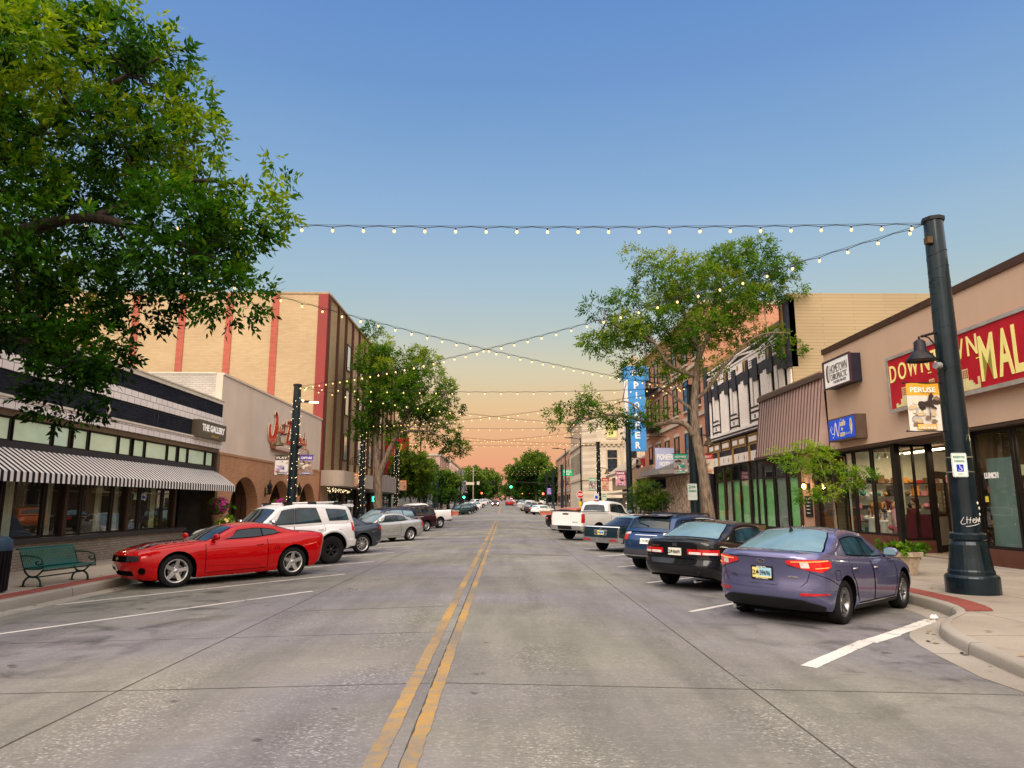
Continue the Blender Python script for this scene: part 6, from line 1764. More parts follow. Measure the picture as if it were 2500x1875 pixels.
mb = MB(); mb.box(12.965, 12.98, 26.14, 28.16, 6.40, 7.40); part(mb, 'face', [mat('sign_face_white', (.66, .64, .61), .4, var=.06, emit=(1, .97, .92), estr=.18)], sg)
GRY = mat('sign_grey_ink', (.10, .09, .085), .6)
mb = MB()
text(mb, 'HOMETOWN', (12.964, 26.98, 7.06), RIGHT[0], RIGHT[1], 1.35, .34, 0, -.005); text(mb, 'CHIROPRACTIC', (12.964, 27.0, 6.74), RIGHT[0], RIGHT[1], 1.32, .24, 0, -.005); text(mb, 'Call (307) 426-4321', (12.964, 26.95, 6.52), RIGHT[0], RIGHT[1], 1.0, .13, 0, 0)
el = [(.16 * math.cos(t * .3927), .36 * math.sin(t * .3927)) for t in range(16)]
mb.prism(el, (12.962, 27.86, 6.93), RIGHT[0], RIGHT[1], (-.004, 0, 0), 1); mb.prism([(a * .55 + .06, b * .8) for a, b in el], (12.957, 27.86, 6.93), RIGHT[0], RIGHT[1], (-.003, 0, 0), 2)
for i in range(5): mb.prism([(-.12, -.2 + i * .1), (.02, -.18 + i * .1), (.02, -.15 + i * .1), (-.12, -.17 + i * .1)], (12.953, 27.86, 6.93), RIGHT[0], RIGHT[1], (-.003, 0, 0), 0)
part(mb, 'lettering', [GRY, mat('sign_maroon_ink', (.12, .04, .05), .6), mat('sign_paper_white', (.6, .58, .55), .5)], sg)
mb = MB(); mb.box(12.93, 13.0, 26.04, 26.12, 6.33, 7.47); mb.box(12.93, 13.0, 28.18, 28.26, 6.33, 7.47); mb.box(12.93, 13.0, 26.12, 28.18, 7.42, 7.47); mb.box(12.93, 13.0, 26.12, 28.18, 6.33, 6.38); part(mb, 'frame', [mat('sign_dark_edge2', (.06, .03, .04), .4)], sg); sg.location += Vector((0, -.72, -.12))
sg = thing('shop_sign', 'blue box sign with white script letters and a yellow fingernail', 'sign', (13.2, 27.2, 4.2))
mb = MB(); mb.box(12.98, 13.4, 26.1, 28.25, 4.2, 5.1); part(mb, 'box', [mat('sign_bronze2', (.12, .085, .065), .4, .4)], sg)
mb = MB(); mb.box(12.965, 12.98, 26.17, 28.18, 4.26, 5.04); part(mb, 'face', [mat('sign_blue', (.012, .07, .52), .35, var=.15, emit=(.02, .12, 1), estr=.15)], sg)
mb = MB()
def rstroke(mb, pts, w, x, m):
 n = len(pts); A_, B2 = [], []
 for i, (a, b) in enumerate(pts):
  p0, p1 = pts[max(i - 1, 0)], pts[min(i + 1, n - 1)]; dx, dz = p1[0] - p0[0], p1[1] - p0[1]; l = math.hypot(dx, dz) or 1
  ww = w / 2 * (.5 + .7 * math.sin(math.pi * i / (n - 1)))
  A_.append((x, a + dz / l * ww, b + dx / l * ww)); B2.append((x, a - dz / l * ww, b - dx / l * ww))
 mb.grid([A_, B2], m, False)
def N2(pts): return smooth([(28.1 - a, 4.3 + b) for a, b in pts], 6)
rstroke(mb, N2([(.28, .34), (.18, .5), (.08, .4), (.14, .22), (.34, .2), (.42, .45), (.40, .05)][:5]), .05, 12.962, 0)
rstroke(mb, N2([(.2, .05), (.33, .1), (.42, .4), (.48, .62), (.52, .6), (.58, .25), (.66, .05), (.74, .3), (.84, .62), (.98, .72)]), .06, 12.961, 0)
text(mb, 'ails', (12.963, 27.02, 4.86), RIGHT[0], RIGHT[1], .42, .24, 1, .01, .35); text(mb, 'by', (12.963, 27.08, 4.62), RIGHT[0], RIGHT[1], .14, .16, 1, .0, .3); text(mb, 'am', (12.963, 27.1, 4.42), RIGHT[0], RIGHT[1], .36, .16, 1, .02, .35); text(mb, '634-9904', (12.963, 26.66, 4.42), RIGHT[0], RIGHT[1], .48, .10, 2, 0)
nl = [(0, -.3), (.07, -.16), (.10, .05), (.06, .26), (0, .33), (-.07, .26), (-.10, .05), (-.05, -.18)]
mb.prism(nl, (12.962, 26.4, 4.66), RIGHT[0], RIGHT[1], (-.004, 0, 0), 1); mb.prism([(a * .35, b * .35 + .1) for a, b in nl], (12.957, 26.4, 4.66), RIGHT[0], RIGHT[1], (-.003, 0, 0), 3)
part(mb, 'lettering', [mat('sign_letter_white', (.78, .76, .72), .5), mat('sign_letter_cream', (.72, .62, .32), .5), mat('sign_letter_blue', (.25, .35, .6), .5), mat('sign_letter_gold', (.5, .33, .05), .5)], sg); sg.location += Vector((0, -.75, -.09))
# ---------- small shop under the ribbed brown mansard
man = thing('shop_building', 'narrow shop front under a ribbed brown metal mansard between the stucco and painted buildings', 'building', (16, 31.5, 0))
MANS = mat('mansard_metal', (.52, .38, .34), .42, .25, var=.14, scale=.8); MANR = mat('mansard_rib', (.16, .085, .07), .45, .3, var=.15)
Ya, Yb = 28.42, 35.6
mb = MB(); mb.add([(12.95, Ya, 4.02), (12.95, Yb, 4.02), (13.33, Yb, 6.9), (13.33, Ya, 6.9)], [(3, 2, 1, 0)], 0); mb.add([(12.95, Yb, 4.02), (13.4, Yb, 4.02), (13.33, Yb, 6.9)], [(0, 1, 2)], 0); mb.add([(12.95, Ya, 4.02), (13.33, Ya, 6.9), (13.4, Ya, 4.02)], [(0, 1, 2)], 0)
n = 22
for i in range(n + 1):
 a = Ya + .04 + (Yb - Ya - .08) * i / n
 mb.prism([(0, 0), (.035, 0), (.035, .035), (0, .035)], (12.95, a - .018, 4.02), (0, 1, 0), (-.99, 0, .13), (.38, 0, 2.88), 1)
part(mb, 'mansard', [MANS, MANR], man)
mb = MB(); mb.box(12.88, 13.4, Ya, Yb + .08, 3.92, 4.04, 0); mb.box(13.2, 13.45, Ya, Yb + .1, 6.9, 7.12, 0); mb.box(13.25, 13.8, Ya, Yb + .02, 7.12, 7.2, 1); part(mb, 'coping', [mat('mansard_cap', (.10, .065, .055), .4, .4), mat('coping_wood', (.33, .22, .14), .8)], man)
mb = MB(); mb.box(13.46, 26, Ya, 31.45, 6.4, 6.5); mb.box(13.85, 13.95, Ya, 31.4, 4.1, 6.4); part(mb, 'roof', [ROOF], man)
mb = MB(); fb(mb, 1, 30.15, 31.4, -.3, -.02, 0, 3.9, 0); fb(mb, 1, 29.95, 30.15, -.3, .06, 0, 3.9, 1); fb(mb, 1, 31.4, 31.62, -.3, .06, 0, 3.9, 1); fb(mb, 1, 28.42, 36.2, -.3, -.03, 0, .5, 1); fb(mb, 1, 28.42, 36.2, -.3, -.05, 3.72, 3.9, 1)
part(mb, 'wall', [stucco('pink_stucco', (.50, .30, .21)), BRFRAME], man)
seg_window(man, (13.5, 28.45), (13.5, 29.95), .5, 3.72, 1, .07)
for a, b in ((31.65, 33.1), (33.2, 34.7), (34.8, 36.2)): seg_window(man, (13.5, a), (13.5, b), .5, 3.72, 1, .1, hdiv=3.0)
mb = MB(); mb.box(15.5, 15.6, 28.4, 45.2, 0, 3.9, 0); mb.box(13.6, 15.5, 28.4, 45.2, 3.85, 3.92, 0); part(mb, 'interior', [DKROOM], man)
mb = MB(); curtain(mb, 1, 31.7, 33.1, -.2, .5, 2.98, 0); curtain(mb, 1, 34.8, 36.2, -.2, .5, 2.98, 0); curtain(mb, 1, 33.2, 34.7, -.2, .5, 2.98, 1); part(mb, 'curtain', [CURTG, mat('net_curtain', (.33, .35, .32), .9)], man)
bp = thing('notice_board', 'black notice board with white lines of writing under the lit wall lamp', 'sign', (13.4, 30.75, 1.3))
mb = MB(); fb(mb, 1, 30.42, 31.1, -.02, .03, 1.15, 2.05); part(mb, 'board', [BLACK], bp)
mb = MB()
for k, (tx, w_) in enumerate((('HOURS', .3), ('Mon - Fri 9 - 6', .42), ('Sat 10 - 4', .34), ('Closed Sunday', .38), ('Welcome', .3))): text(mb, tx, (13.368, 30.76, 1.92 - k * .15), RIGHT[0], RIGHT[1], w_, .05, 0, .0)
part(mb, 'lettering', [mat('chalk', (.55, .55, .52), .9)], bp)
wl = thing('wall_lamp', 'lit amber wall lamp on the pinkish stucco beside the shop window', 'lamp', (13.4, 30.6, 2.3))
mb = MB(); fb(mb, 1, 30.55, 30.7, -.02, .06, 2.3, 2.6); mb.tube([(13.36, 30.62, 2.55), (13.2, 30.62, 2.62)], .015, 6); mb.lathe([(.02, 2.68), (.1, 2.6), (.09, 2.58)], (13.17, 30.62, 0), 8); mb.lathe([(.05, 2.3), (.07, 2.33)], (13.17, 30.62, 0), 8); part(mb, 'bracket', [BLACK], wl)
mb = MB(); mb.ball((13.17, 30.62, 2.46), (.09, .09, .13), 10, 8); part(mb, 'glass', [glow('lamp_amber', (1.0, .62, .18), 6.0)], wl)
pl = bpy.data.lights.new('wall_lamp_light', 'POINT'); pl.energy = 25; pl.color = (1, .62, .25); pl.shadow_soft_size = .12; po = bpy.data.objects.new('wall_lamp_light', pl); COL.objects.link(po); po.location = (13.02, 30.62, 2.46)
# ---------- black and white painted building
bw = thing('theatre_building', 'black and white painted building with gold trim and a tan brick side wall', 'building', (20, 38.4, 0))
WST = brick('painted_white_brick', (.88, .81, .73), (.93, .86, .78), (.7, .63, .56), .4, .12, .006, .7, .15, .3)
BLKP = mat('painted_black', (.013, .013, .022), .45, var=.3); GOLD = mat('painted_gold', (.38, .21, .05), .45, .2, var=.2); WHP = mat('painted_white', (.80, .73, .65), .5, var=.1)
LTB = brick('pale_tan_brick', (.385, .295, .175), (.41, .315, .19), (.32, .245, .145), 3.0, .155, .018, .85, .08, .3)
Y0, Y1 = 31.5, 45.35
mb = MB(); mb.box(13.42, 36, Y0, Y0 + .3, 0, 11.55, 0); part(mb, 'side_wall', [LTB], bw)
mb = MB(); mb.box(13.9, 36, Y0 + .3, Y1, 10.1, 10.2); mb.box(35.8, 36, Y0 + .3, Y1, 0, 10.2); mb.box(13.9, 36, Y1 - .2, Y1, 0, 10.15); part(mb, 'roof', [ROOF], bw)
mb = MB(); fb(mb, 1, Y0 + .3, Y1, -.5, -.08, 4.0, 10.3, 0); part(mb, 'front_wall', [BLKP], bw)
for q in ((Y0, Y0 + .75, -.3, .16, 8.0, 11.3), (Y1 - .7, Y1, -.3, .14, 5.9, 10.6)):
 mb = MB(); fb(mb, 1, *q); part(mb, 'corner_pier', [BLKP], bw)
mb = MB(); fb(mb, 1, Y0 + .28, Y0 + .5, .16, .19, 8.6, 11.1); fb(mb, 1, Y0 + .75, Y1 - .7, -.08, .05, 10.25, 10.5); part(mb, 'gold_trim', [GOLD], bw)
mb = MB()   # parapet: white lattice on black
fb(mb, 1, Y0 + .75, Y1 - .7, -.08, .06, 10.1, 10.18); fb(mb, 1, Y0 + .75, Y1 - .7, -.08, .09, 9.64, 9.74)
a = Y0 + .9; k = 0
while a + 3.2 < Y1:
 z0, z1 = (9.74, 10.1) if k % 2 else (10.1, 9.74)
 mb.prism([(0, z0 - .05), (3.2, z1 - .05), (3.2, z1 + .05), (0, z0 + .05)], (13.45, a, 0), (0, 1, 0), (0, 0, 1), (-.06, 0, 0)); a += 3.2; k += 1
part(mb, 'lattice', [WHP], bw)
# upper storey: white piers of stepped depth between tall dark windows, black stepped frieze above
mb = MB(); mk = MB(); gd = MB()
period = 3.42; start = 45.3
wins = []
b = start
while b - period > Y0 + .1:
 c = b
 fb(mb, 1, c - .62, c, -.1, .045, 5.95, 8.75); fb(mb, 1, c - .95, c - .62, -.1, .02, 5.95, 8.7)
 wins.append((c - 1.42, c - .95))
 fb(mb, 1, c - 1.75, c - 1.42, -.1, .03, 6.75, 8.6); fb(mb, 1, c - 2.55, c - 1.95, -.1, .03, 6.75, 8.6); wins.append((c - 1.95, c - 1.75, 1))
 for j, zz in enumerate((6.75, 6.5, 6.05)): fb(mk, 1, c - 2.5, c - 1.4, -.08, .075 + .01 * j, zz, zz + .10)
 fb(mb, 1, c - 2.5, c - 1.42, -.1, .055, 5.95, 6.75); fb(mk, 1, c - 2.1, c - 1.9, .055, .06, 6.22, 6.4)
 wins.append((c - 3.0, c - 2.55)); fb(mb, 1, c - 3.42, c - 3.0, -.1, .045, 5.95, 8.75)
 # frieze
 for q0, q1, dd, z0, z1 in ((0, .62, .06, 8.5, 9.0), (.62, 1.4, .10, 8.2, 9.5), (1.4, 2.05, .06, 8.45, 8.95), (2.05, 2.75, .10, 8.15, 9.35), (2.75, 3.42, .06, 8.4, 8.98)): fb(mk, 1, c - q1, c - q0, -.05, dd, z0, z1)
 for q0, q1, z0 in ((0, .62, 9.0), (1.4, 2.05, 8.95), (2.05, 2.75, 9.35), (2.75, 3.42, 8.98), (.62, 1.4, 9.5)): fb(mb, 1, c - q1, c - q0, -.05, .05, z0, 9.62)
 for q in (9.08, 9.2, 9.32): fb(mk, 1, c - 1.95, c - 1.5, .05, .055, q, q + .045)
 gd.prism([(-.2, 0), (.2, 0), (.05, -.62), (-.05, -.62)], (13.29, c - 1.0, 9.52), RIGHT[0], RIGHT[1], (-.012, 0, 0)); gd.prism([(-.13, -.02), (.13, -.02), (.13, -.3), (-.13, -.3)], (13.34, c - 3.08, 9.5), RIGHT[0], RIGHT[1], (-.012, 0, 0))
 b -= period
# sill bands
fb(mb, 1, Y0 + .4, Y1, -.1, .16, 5.78, 5.95); fb(mk, 1, Y0 + .4, Y1, -.1, .20, 5.68, 5.78); fb(mb, 1, Y0 + .4, Y1, -.1, .18, 5.60, 5.68); fb(mk, 1, Y0 + .4, Y1, -.1, .24, 5.52, 5.60)
part(mb, 'white_piers', [WST], bw); part(mk, 'black_frieze', [BLKP], bw); part(gd, 'gold_ornament', [GOLD], bw)
for w_ in wins:
 z0 = 5.95 if len(w_) == 2 else 6.9
 pane_window(bw, 1, w_[0], w_[1], z0, 8.65, -.03, .045, mats=BLKP, glass=DARKG, hdivs=[z0 + 1.15] if len(w_) == 2 else ())
# gold framed panels, black band, white band with lozenges
mb = MB(); mg = MB(); mw = MB()
fb(mb, 1, Y0 + .4, Y1, -.1, .06, 4.52, 5.52)
a = Y1 - .45; k = 0
while a - 1.9 > 33:
 wd = 1.15 if k % 3 != 2 else 1.5
 fb(mg, 1, a - wd, a, .06, .10, 4.86, 5.44); fb(mb, 1, a - wd + .07, a - .07, .10, .105, 4.93, 5.37); fb(mg, 1, a - wd + .11, a - .11, .105, .115, 4.97, 5.33); fb(mw, 1, a - wd + .17, a - .17, .115, .125, 5.02, 5.28)
 a -= wd + (.02 if k % 3 == 0 else .38); k += 1
fb(mw, 1, Y0 + .4, Y1 - .05, -.1, .12, 4.02, 4.52)
for a in [44.6 - .9 * i for i in range(13)]:
 if int((44.6 - a) / .9 + .1) % 3 == 2:
  fb(mg, 1, a - .12, a + .12, .12, .17, 4.0, 4.82); continue
 mg.prism([(-.06, 0), (0, -.17), (.06, 0), (0, .17)], (13.28, a, 4.27), RIGHT[0], RIGHT[1], (-.012, 0, 0))
fb(mg, 1, Y1 - .05, Y1 + .12, -.1, .14, 0, 4.4); fb(mb, 1, Y1 - .5, Y1 - .05, -.1, .12, 0, 4.02)
part(mb, 'black_band', [BLKP], bw); part(mg, 'gold_frame', [GOLD], bw); part(mw, 'white_band', [WHP], bw)
mb = MB(); fb(mb, 1, 36.2, Y1 - .5, -.3, .0, 0, .62, 0)
for a in (38.2, 42.6): fb(mb, 1, a - .09, a + .09, -.3, -.04, .62, 4.0, 1)
part(mb, 'shopfront_wall', [mat('shop_plinth', (.16, .11, .05), .8, var=.3), BRFRAME], bw)
for a, c in ((37.2, .1), (39.4, .1), (40.6, .1), (41.8, .1), (43.8, .1)): pass
for a, b2 in ((36.25, 37.1), (37.15, 38.08), (38.32, 39.7), (39.8, 41.2), (41.3, 42.48), (42.72, 44.3)):
 seg_window(bw, (13.5, a), (13.5, b2), .62, 4.0, 1, .07, hdiv=3.05, mats=BRFRAME if a > 41 else DKFRAME)
mb = MB(); curtain(mb, 1, 36.3, 38.05, -.2, .62, 3.02, 0); curtain(mb, 1, 38.35, 41.2, -.2, .62, 3.02, 0); curtain(mb, 1, 41.3, 42.45, -.2, .62, 3.02, 1); curtain(mb, 1, 42.75, 44.3, -.2, .62, 3.0, 0); part(mb, 'curtain', [CURTG, CURTW], bw)
mb = MB(); mb.prism([(-.11, 0), (0, -.45), (.11, 0), (0, .45)], (13.40, 39.75, 2.05), RIGHT[0], RIGHT[1], (-.03, 0, 0)); part(mb, 'gold_lozenge', [GOLD], bw)
# ---------- red brick hotel
hot = thing('hotel_building', 'red brick hotel with fire escape, stone clad ground floor and sloping canopy', 'building', (22, 55.5, 0))
RED_B = brick('red_brick', (.46, .205, .115), (.56, .27, .16), (.30, .20, .15), .3, .085, .01, .85, .2)
STB = mat('stone_band', (.46, .38, .30), .8, var=.15, scale=1.2)
Y0, Y1, H = 45.5, 66.0, 15.1
mb = MB(); mb.box(13.42, 40, Y0, Y1, 3.9, H); part(mb, 'wall', [RED_B], hot)
mb = MB(); mb.box(13.2, 40.1, Y0 - .1, Y1 + .1, H, H + .3); fb(mb, 1, Y0, Y1, -.1, .15, 11.2, 11.45); fb(mb, 1, Y0, Y1, -.1, .12, 7.62, 7.9); part(mb, 'stone_course', [STB], hot)
mb = MB(); fb(mb, 1, Y0, Y1, -.5, -.02, 0, 3.9, 0); part(mb, 'ground_floor_wall', [mat('ground_wall', (.12, .08, .06), .8, var=.3)], hot)
def rubble():
 m, nt, p = nodes('stone_cladding')
 v, pos, s_ = wallvec(nt)
 vo = N(nt, 'ShaderNodeTexVoronoi'); vo.inputs['Scale'].default_value = 4.2; L(nt, v, vo.inputs['Vector'])
 sc = N(nt, 'ShaderNodeSeparateColor'); L(nt, vo.outputs['Color'], sc.inputs[0])
 r = ramp(nt, sc.outputs[0], [(0, (.20, .13, .09)), (.5, (.36, .26, .18)), (1, (.50, .40, .30))])
 v2 = N(nt, 'ShaderNodeTexVoronoi', feature='DISTANCE_TO_EDGE'); v2.inputs['Scale'].default_value = 4.2; L(nt, v, v2.inputs['Vector'])
 e = ramp(nt, v2.outputs['Distance'], [(.0, .3), (.06, 1)])
 L(nt, mixc(nt, 1, r.outputs[0], e.outputs[0], 'MULTIPLY'), p.inputs['Base Color']); p.inputs['Roughness'].default_value = .9
 bp = N(nt, 'ShaderNodeBump'); bp.inputs['Strength'].default_value = .6; L(nt, e.outputs[0], bp.inputs['Height']); L(nt, bp.outputs[0], p.inputs['Normal'])
 return m
STONE = rubble()
mb = MB(); fb(mb, 1, 49.0, 57.2, -.3, .12, 0, 3.85); fb(mb, 1, 45.7, 46.4, -.3, .1, 0, 3.85); part(mb, 'stone_cladding', [STONE], hot)
for a in (46.6, 49.6, 52.8, 56.0, 59.2, 62.4):
 for z, h in ((4.6, 2.2), (8.4, 2.2), (11.8, 2.2)):
  pane_window(hot, 1, a, a + 1.35, z, z + h, .07, .09, mats=DKFRAME, glass=DARKG, hdivs=[z + h / 2])
  mb = MB(); fb(mb, 1, a - .1, a + 1.45, 0, .14, z - .14, z); part(mb, 'sill', [STB], hot)
  mb = MB(); fb(mb, 1, a - .1, a + 1.45, 0, .06, z + h, z + h + .22); part(mb, 'lintel', [STB], hot)
IRON = mat('dark_iron', (.02, .016, .018), .5, .5)
for z in (8.1, 11.5):
 mb = MB(); mb.box(12.0, 13.4, 58.6, 63.2, z - .06, z)
 for y in [58.6 + .23 * i for i in range(21)]: mb.tube([(12.02, y, z), (12.02, y, z + 1.05)], .018, 4, sm=False)
 for zz in (.5, 1.05): mb.tube([(13.4, 58.6, z + zz), (12.02, 58.6, z + zz), (12.02, 63.2, z + zz), (13.4, 63.2, z + zz)], .025, 5)
 for x in [12.3 + .3 * i for i in range(4)]: mb.tube([(x, 58.6, z), (x, 58.6, z + 1.05)], .018, 4, sm=False)
 part(mb, 'fire_escape', [IRON], hot)
mb = MB()
for y in (59.0, 59.5): mb.tube([(12.4, y, 8.1), (12.4, y, 15.6)], .03, 5)
for k in range(22): mb.tube([(12.4, 59.0, 8.3 + k * .33), (12.4, 59.5, 8.3 + k * .33)], .018, 4)
part(mb, 'ladder', [IRON], hot)
mb = MB()   # sloping canopy with a grey fascia
mb.prism([(13.4, 49.4), (11.5, 51.6), (11.1, 56.8), (13.4, 56.8)], (0, 0, 3.9), (1, 0, 0), (0, 1, 0), (0, 0, .32), 0)
mb.add([(13.4, 49.4, 4.23), (11.5, 51.6, 4.23), (11.1, 56.8, 4.23), (13.4, 56.8, 4.9), (13.4, 51.0, 5.0)], [(0, 1, 4), (1, 2, 3, 4)], 1)
mb.box(12.2, 13.4, 57, 65.5, 3.95, 4.9, 2)
part(mb, 'canopy', [mat('canopy_grey', (.20, .18, .165), .7, var=.15), mat('canopy_slate', (.10, .09, .09), .7, var=.3, scale=3), mat('canopy_rust', (.30, .20, .13), .7, var=.25)], hot)
mb = MB(); mb.prism([(0, 3.75), (1.2, 3.3), (1.2, 3.05), (0, 3.05)], (13.4, 57.4, 0), (-1, 0, 0), (0, 0, 1), (0, 6.5, 0)); part(mb, 'awning', [mat('awning_navy', (.01, .012, .03), .7)], hot)
for a in (57.5, 60.5, 63):
 pane_window(hot, 1, a, a + 1.9, .6, 2.9, .0, .1, glass=DARKG, mats=WHP)
hb = thing('hotel_board', 'pale lavender board with white letters above the hotel canopy', 'sign', (12.4, 53.8, 4.5))
mb = MB(); mb.box(11.75, 13.2, 53.8, 54.0, 4.35, 6.0); part(mb, 'panel', [mat('lavender_board', (.36, .38, .55), .5, var=.12)], hb)
mb = MB(); text(mb, 'PIONEER', (12.5, 53.79, 5.3), FRONT[0], FRONT[1], 1.25, .45, 0, .03); text(mb, 'HOTEL', (12.5, 53.79, 4.75), FRONT[0], FRONT[1], .9, .35, 0, .03); part(mb, 'lettering', [WHITE_P], hb)
vs = thing('hotel_sign', 'tall sky blue sign with white letters stacked downward beside the brick hotel', 'sign', (11.3, 57.0, 6))
SBLUE = mat('sign_sky_blue', (.06, .27, .62), .4, var=.12, scale=.8); SWH = mat('sign_white_edge', (.66, .64, .62), .5)
mb = MB(); mb.box(10.35, 11.75, 57.0, 57.6, 6.0, 11.9, 0); mb.box(9.95, 12.1, 56.97, 57.63, 11.9, 13.1, 0); mb.box(10.05, 10.34, 57.02, 57.58, 6.0, 11.89, 1)
mb.prism([(-.75, 13.1), (.75, 13.1), (.62, 13.5), (.3, 13.55), (.3, 13.8), (0, 14.0), (-.3, 13.8), (-.3, 13.55), (-.62, 13.5)], (11.0, 57.2, 0), (1, 0, 0), (0, 0, 1), (0, .2, 0), 2)
part(mb, 'panel', [SBLUE, SWH, mat('sign_crest', (.40, .30, .22), .6)], vs)
mb = MB()
for i, ch in enumerate('PIONEER'): text(mb, ch, (11.05, 56.99, 11.45 - i * .83), FRONT[0], FRONT[1], .42 if ch != 'I' else .12, .56, 0, .03)
text(mb, 'THE', (11.05, 56.96, 12.5), FRONT[0], FRONT[1], .9, .5, 0, .03)
part(mb, 'lettering', [mat('sign_letter_pale', (.72, .70, .72), .5, emit=(.9, .9, 1), estr=.1)], vs)
for z in (7.2, 9.6, 12.2):
 mb = MB(); mb.tube([(11.6, 57.3, z), (13.45, 57.3, z)], .035, 6); part(mb, 'bracket', [IRON], vs)
# ---------- slanted roof shop at the corner
sl = thing('shop_building', 'small shop with a steep slanted roof edge and a red panel by the crossing', 'building', (17, 73, 0))
Y0, Y1 = 66.1, 79.5
mb = MB(); mb.box(13.45, 26, Y0, Y1, 0, 5.6, 0); part(mb, 'wall', [stucco('shop_tan', (.34, .24, .15))], sl)
mb = MB(); mb.prism([(11.6, 4.85), (13.6, 6.35), (26, 6.6), (26, 6.3), (13.65, 6.05), (11.7, 4.6)], (0, Y0 + .4, 0), (1, 0, 0), (0, 0, 1), (0, Y1 - Y0 - .4, 0), 0); part(mb, 'roof', [mat('roof_edge', (.36, .29, .22), .7, var=.15)], sl)
mb = MB(); mb.box(12.3, 13.44, Y0 + .5, Y0 + .8, 2.9, 5.2, 0); mb.box(12.3, 12.6, Y0 + .8, Y1 - .3, 3.2, 4.6, 0); mb.box(11.7, 13.4, Y0 + .4, Y1, 2.75, 2.9, 1); part(mb, 'porch', [mat('porch_tan', (.38, .27, .16), .8, var=.15), mat('porch_edge', (.42, .36, .27), .7)], sl)
mb = MB(); mb.box(12.9, 13.44, Y0, Y0 + .25, 3.9, 6.0, 0); mb.box(12.62, 12.9, Y0, Y0 + .25, 3.6, 5.9, 1); part(mb, 'side_panel', [mat('panel_red', (.42, .02, .04), .5, var=.15), mat('panel_navy', (.012, .010, .03), .5)], sl)
mb = MB(); text(mb, '&', (13.15, Y0 - .01, 4.9), FRONT[0], FRONT[1], .34, .9, 0, .04); part(mb, 'lettering', [WHITE_P], sl)
for a in (68, 71.5, 75): pane_window(sl, 1, a, a + 2.6, .6, 2.6, .0, .1, glass=DARKG, mats=WHP)
# ---------- limestone corner building and the rest
lime = thing('stone_building', 'limestone corner building with a deep cornice and yellow lit upper windows', 'building', (24, 128, zwalk(116)))
LIM = brick('limestone', (.52, .44, .34), (.58, .50, .39), (.44, .37, .28), 1.4, .55, .02, .85, .15, .3)
LIMT = mat('limestone_trim', (.44, .355, .255), .8, var=.12, scale=.7)
z = zwalk(116); Y0, Y1 = 116.0, 140.0
cx = 13.4
mb = MB(); mb.prism([(cx, Y1), (cx, Y0 + 2.2), (cx + 2.2, Y0), (40, Y0), (40, Y1)], (0, 0, z - .3), (1, 0, 0), (0, 1, 0), (0, 0, 17.1)); part(mb, 'wall', [LIM], lime)
def ring(z0, z1, o):
 mb = MB(); mb.prism([(cx - o, Y1), (cx - o, Y0 + 2.2 - o * .4), (cx + 2.2 - o * .4, Y0 - o), (40, Y0 - o), (40, Y1)], (0, 0, z + z0), (1, 0, 0), (0, 1, 0), (0, 0, z1 - z0)); return mb
part(ring(16.6, 17.0, .5), 'cornice', [LIMT], lime); part(ring(16.1, 16.6, .25), 'cornice', [LIMT], lime); part(ring(11.5, 11.9, .35), 'cornice', [LIMT], lime); part(ring(5.6, 6.0, .2), 'cornice', [LIMT], lime)
mb = MB()
for i in range(30): mb.box(cx + 2.4 + i * .8, cx + 2.8 + i * .8, Y0 - .3, Y0, z + 11.15, z + 11.5)
part(mb, 'dentils', [LIMT], lime)
YLIT = mat('lit_yellow_glass', (.42, .40, .14), .15, var=.15, scale=.5, spec=.6, emit=(.8, .72, .25), estr=.32)
for j in range(6):
 xx = cx + 3.9 + j * 3.3
 for z0, h, gl in ((12.6, 2.6, YLIT), (6.9, 3.6, DARKG)):
  mb = MB(); mb.box(xx - .15, xx + 1.75, Y0 - .12, Y0, z + z0 - .25, z + z0 + h + .25); w_ = mb.build('window', [LIMT], lime)
  mb = MB(); mb.box(xx, xx + 1.6, Y0 - .15, Y0 - .12, z + z0, z + z0 + h * .6); mb.box(xx, xx + 1.6, Y0 - .15, Y0 - .12, z + z0 + h * .64, z + z0 + h); g = mb.build('pane', [gl], lime); g.parent = w_
 mb = MB(); mb.box(xx + 2.2, xx + 2.6, Y0 - .2, Y0, z + 6.1, z + 11.1); part(mb, 'pilaster', [LIMT], lime)
for a in [120 + i * 2.1 for i in range(9)]:
 for z0, h in ((12.6, 2.6), (6.9, 3.6)):
  mb = MB(); fb(mb, 1, a, a + .9, 0, .03, z + z0, z + z0 + h); part(mb, 'pane', [DARKG], lime)
mb = MB(); mb.box(cx + 3.4, 30, Y0 - .08, Y0, z + .4, z + 2.6); part(mb, 'shopfront', [DARKG], lime)
block('shop_building', 'pink brick building beyond the limestone corner block', 1, 141, 176, 11.6, brick('pink_brick', (.44, .24, .15), (.5, .29, .19), (.36, .24, .17), .8, .3, .02), TRIM, 0, 3)
block('shop_building', 'grey shop row on the right, past the pink brick building', 1, 178, 215, 8.5, GREYC, TRIM, 0, 2, 18)
block('shop_building', 'white building on the right, at the far end of the road', 1, 262, 320, 6.0, WHC, TRIM, 0, 2, 18)
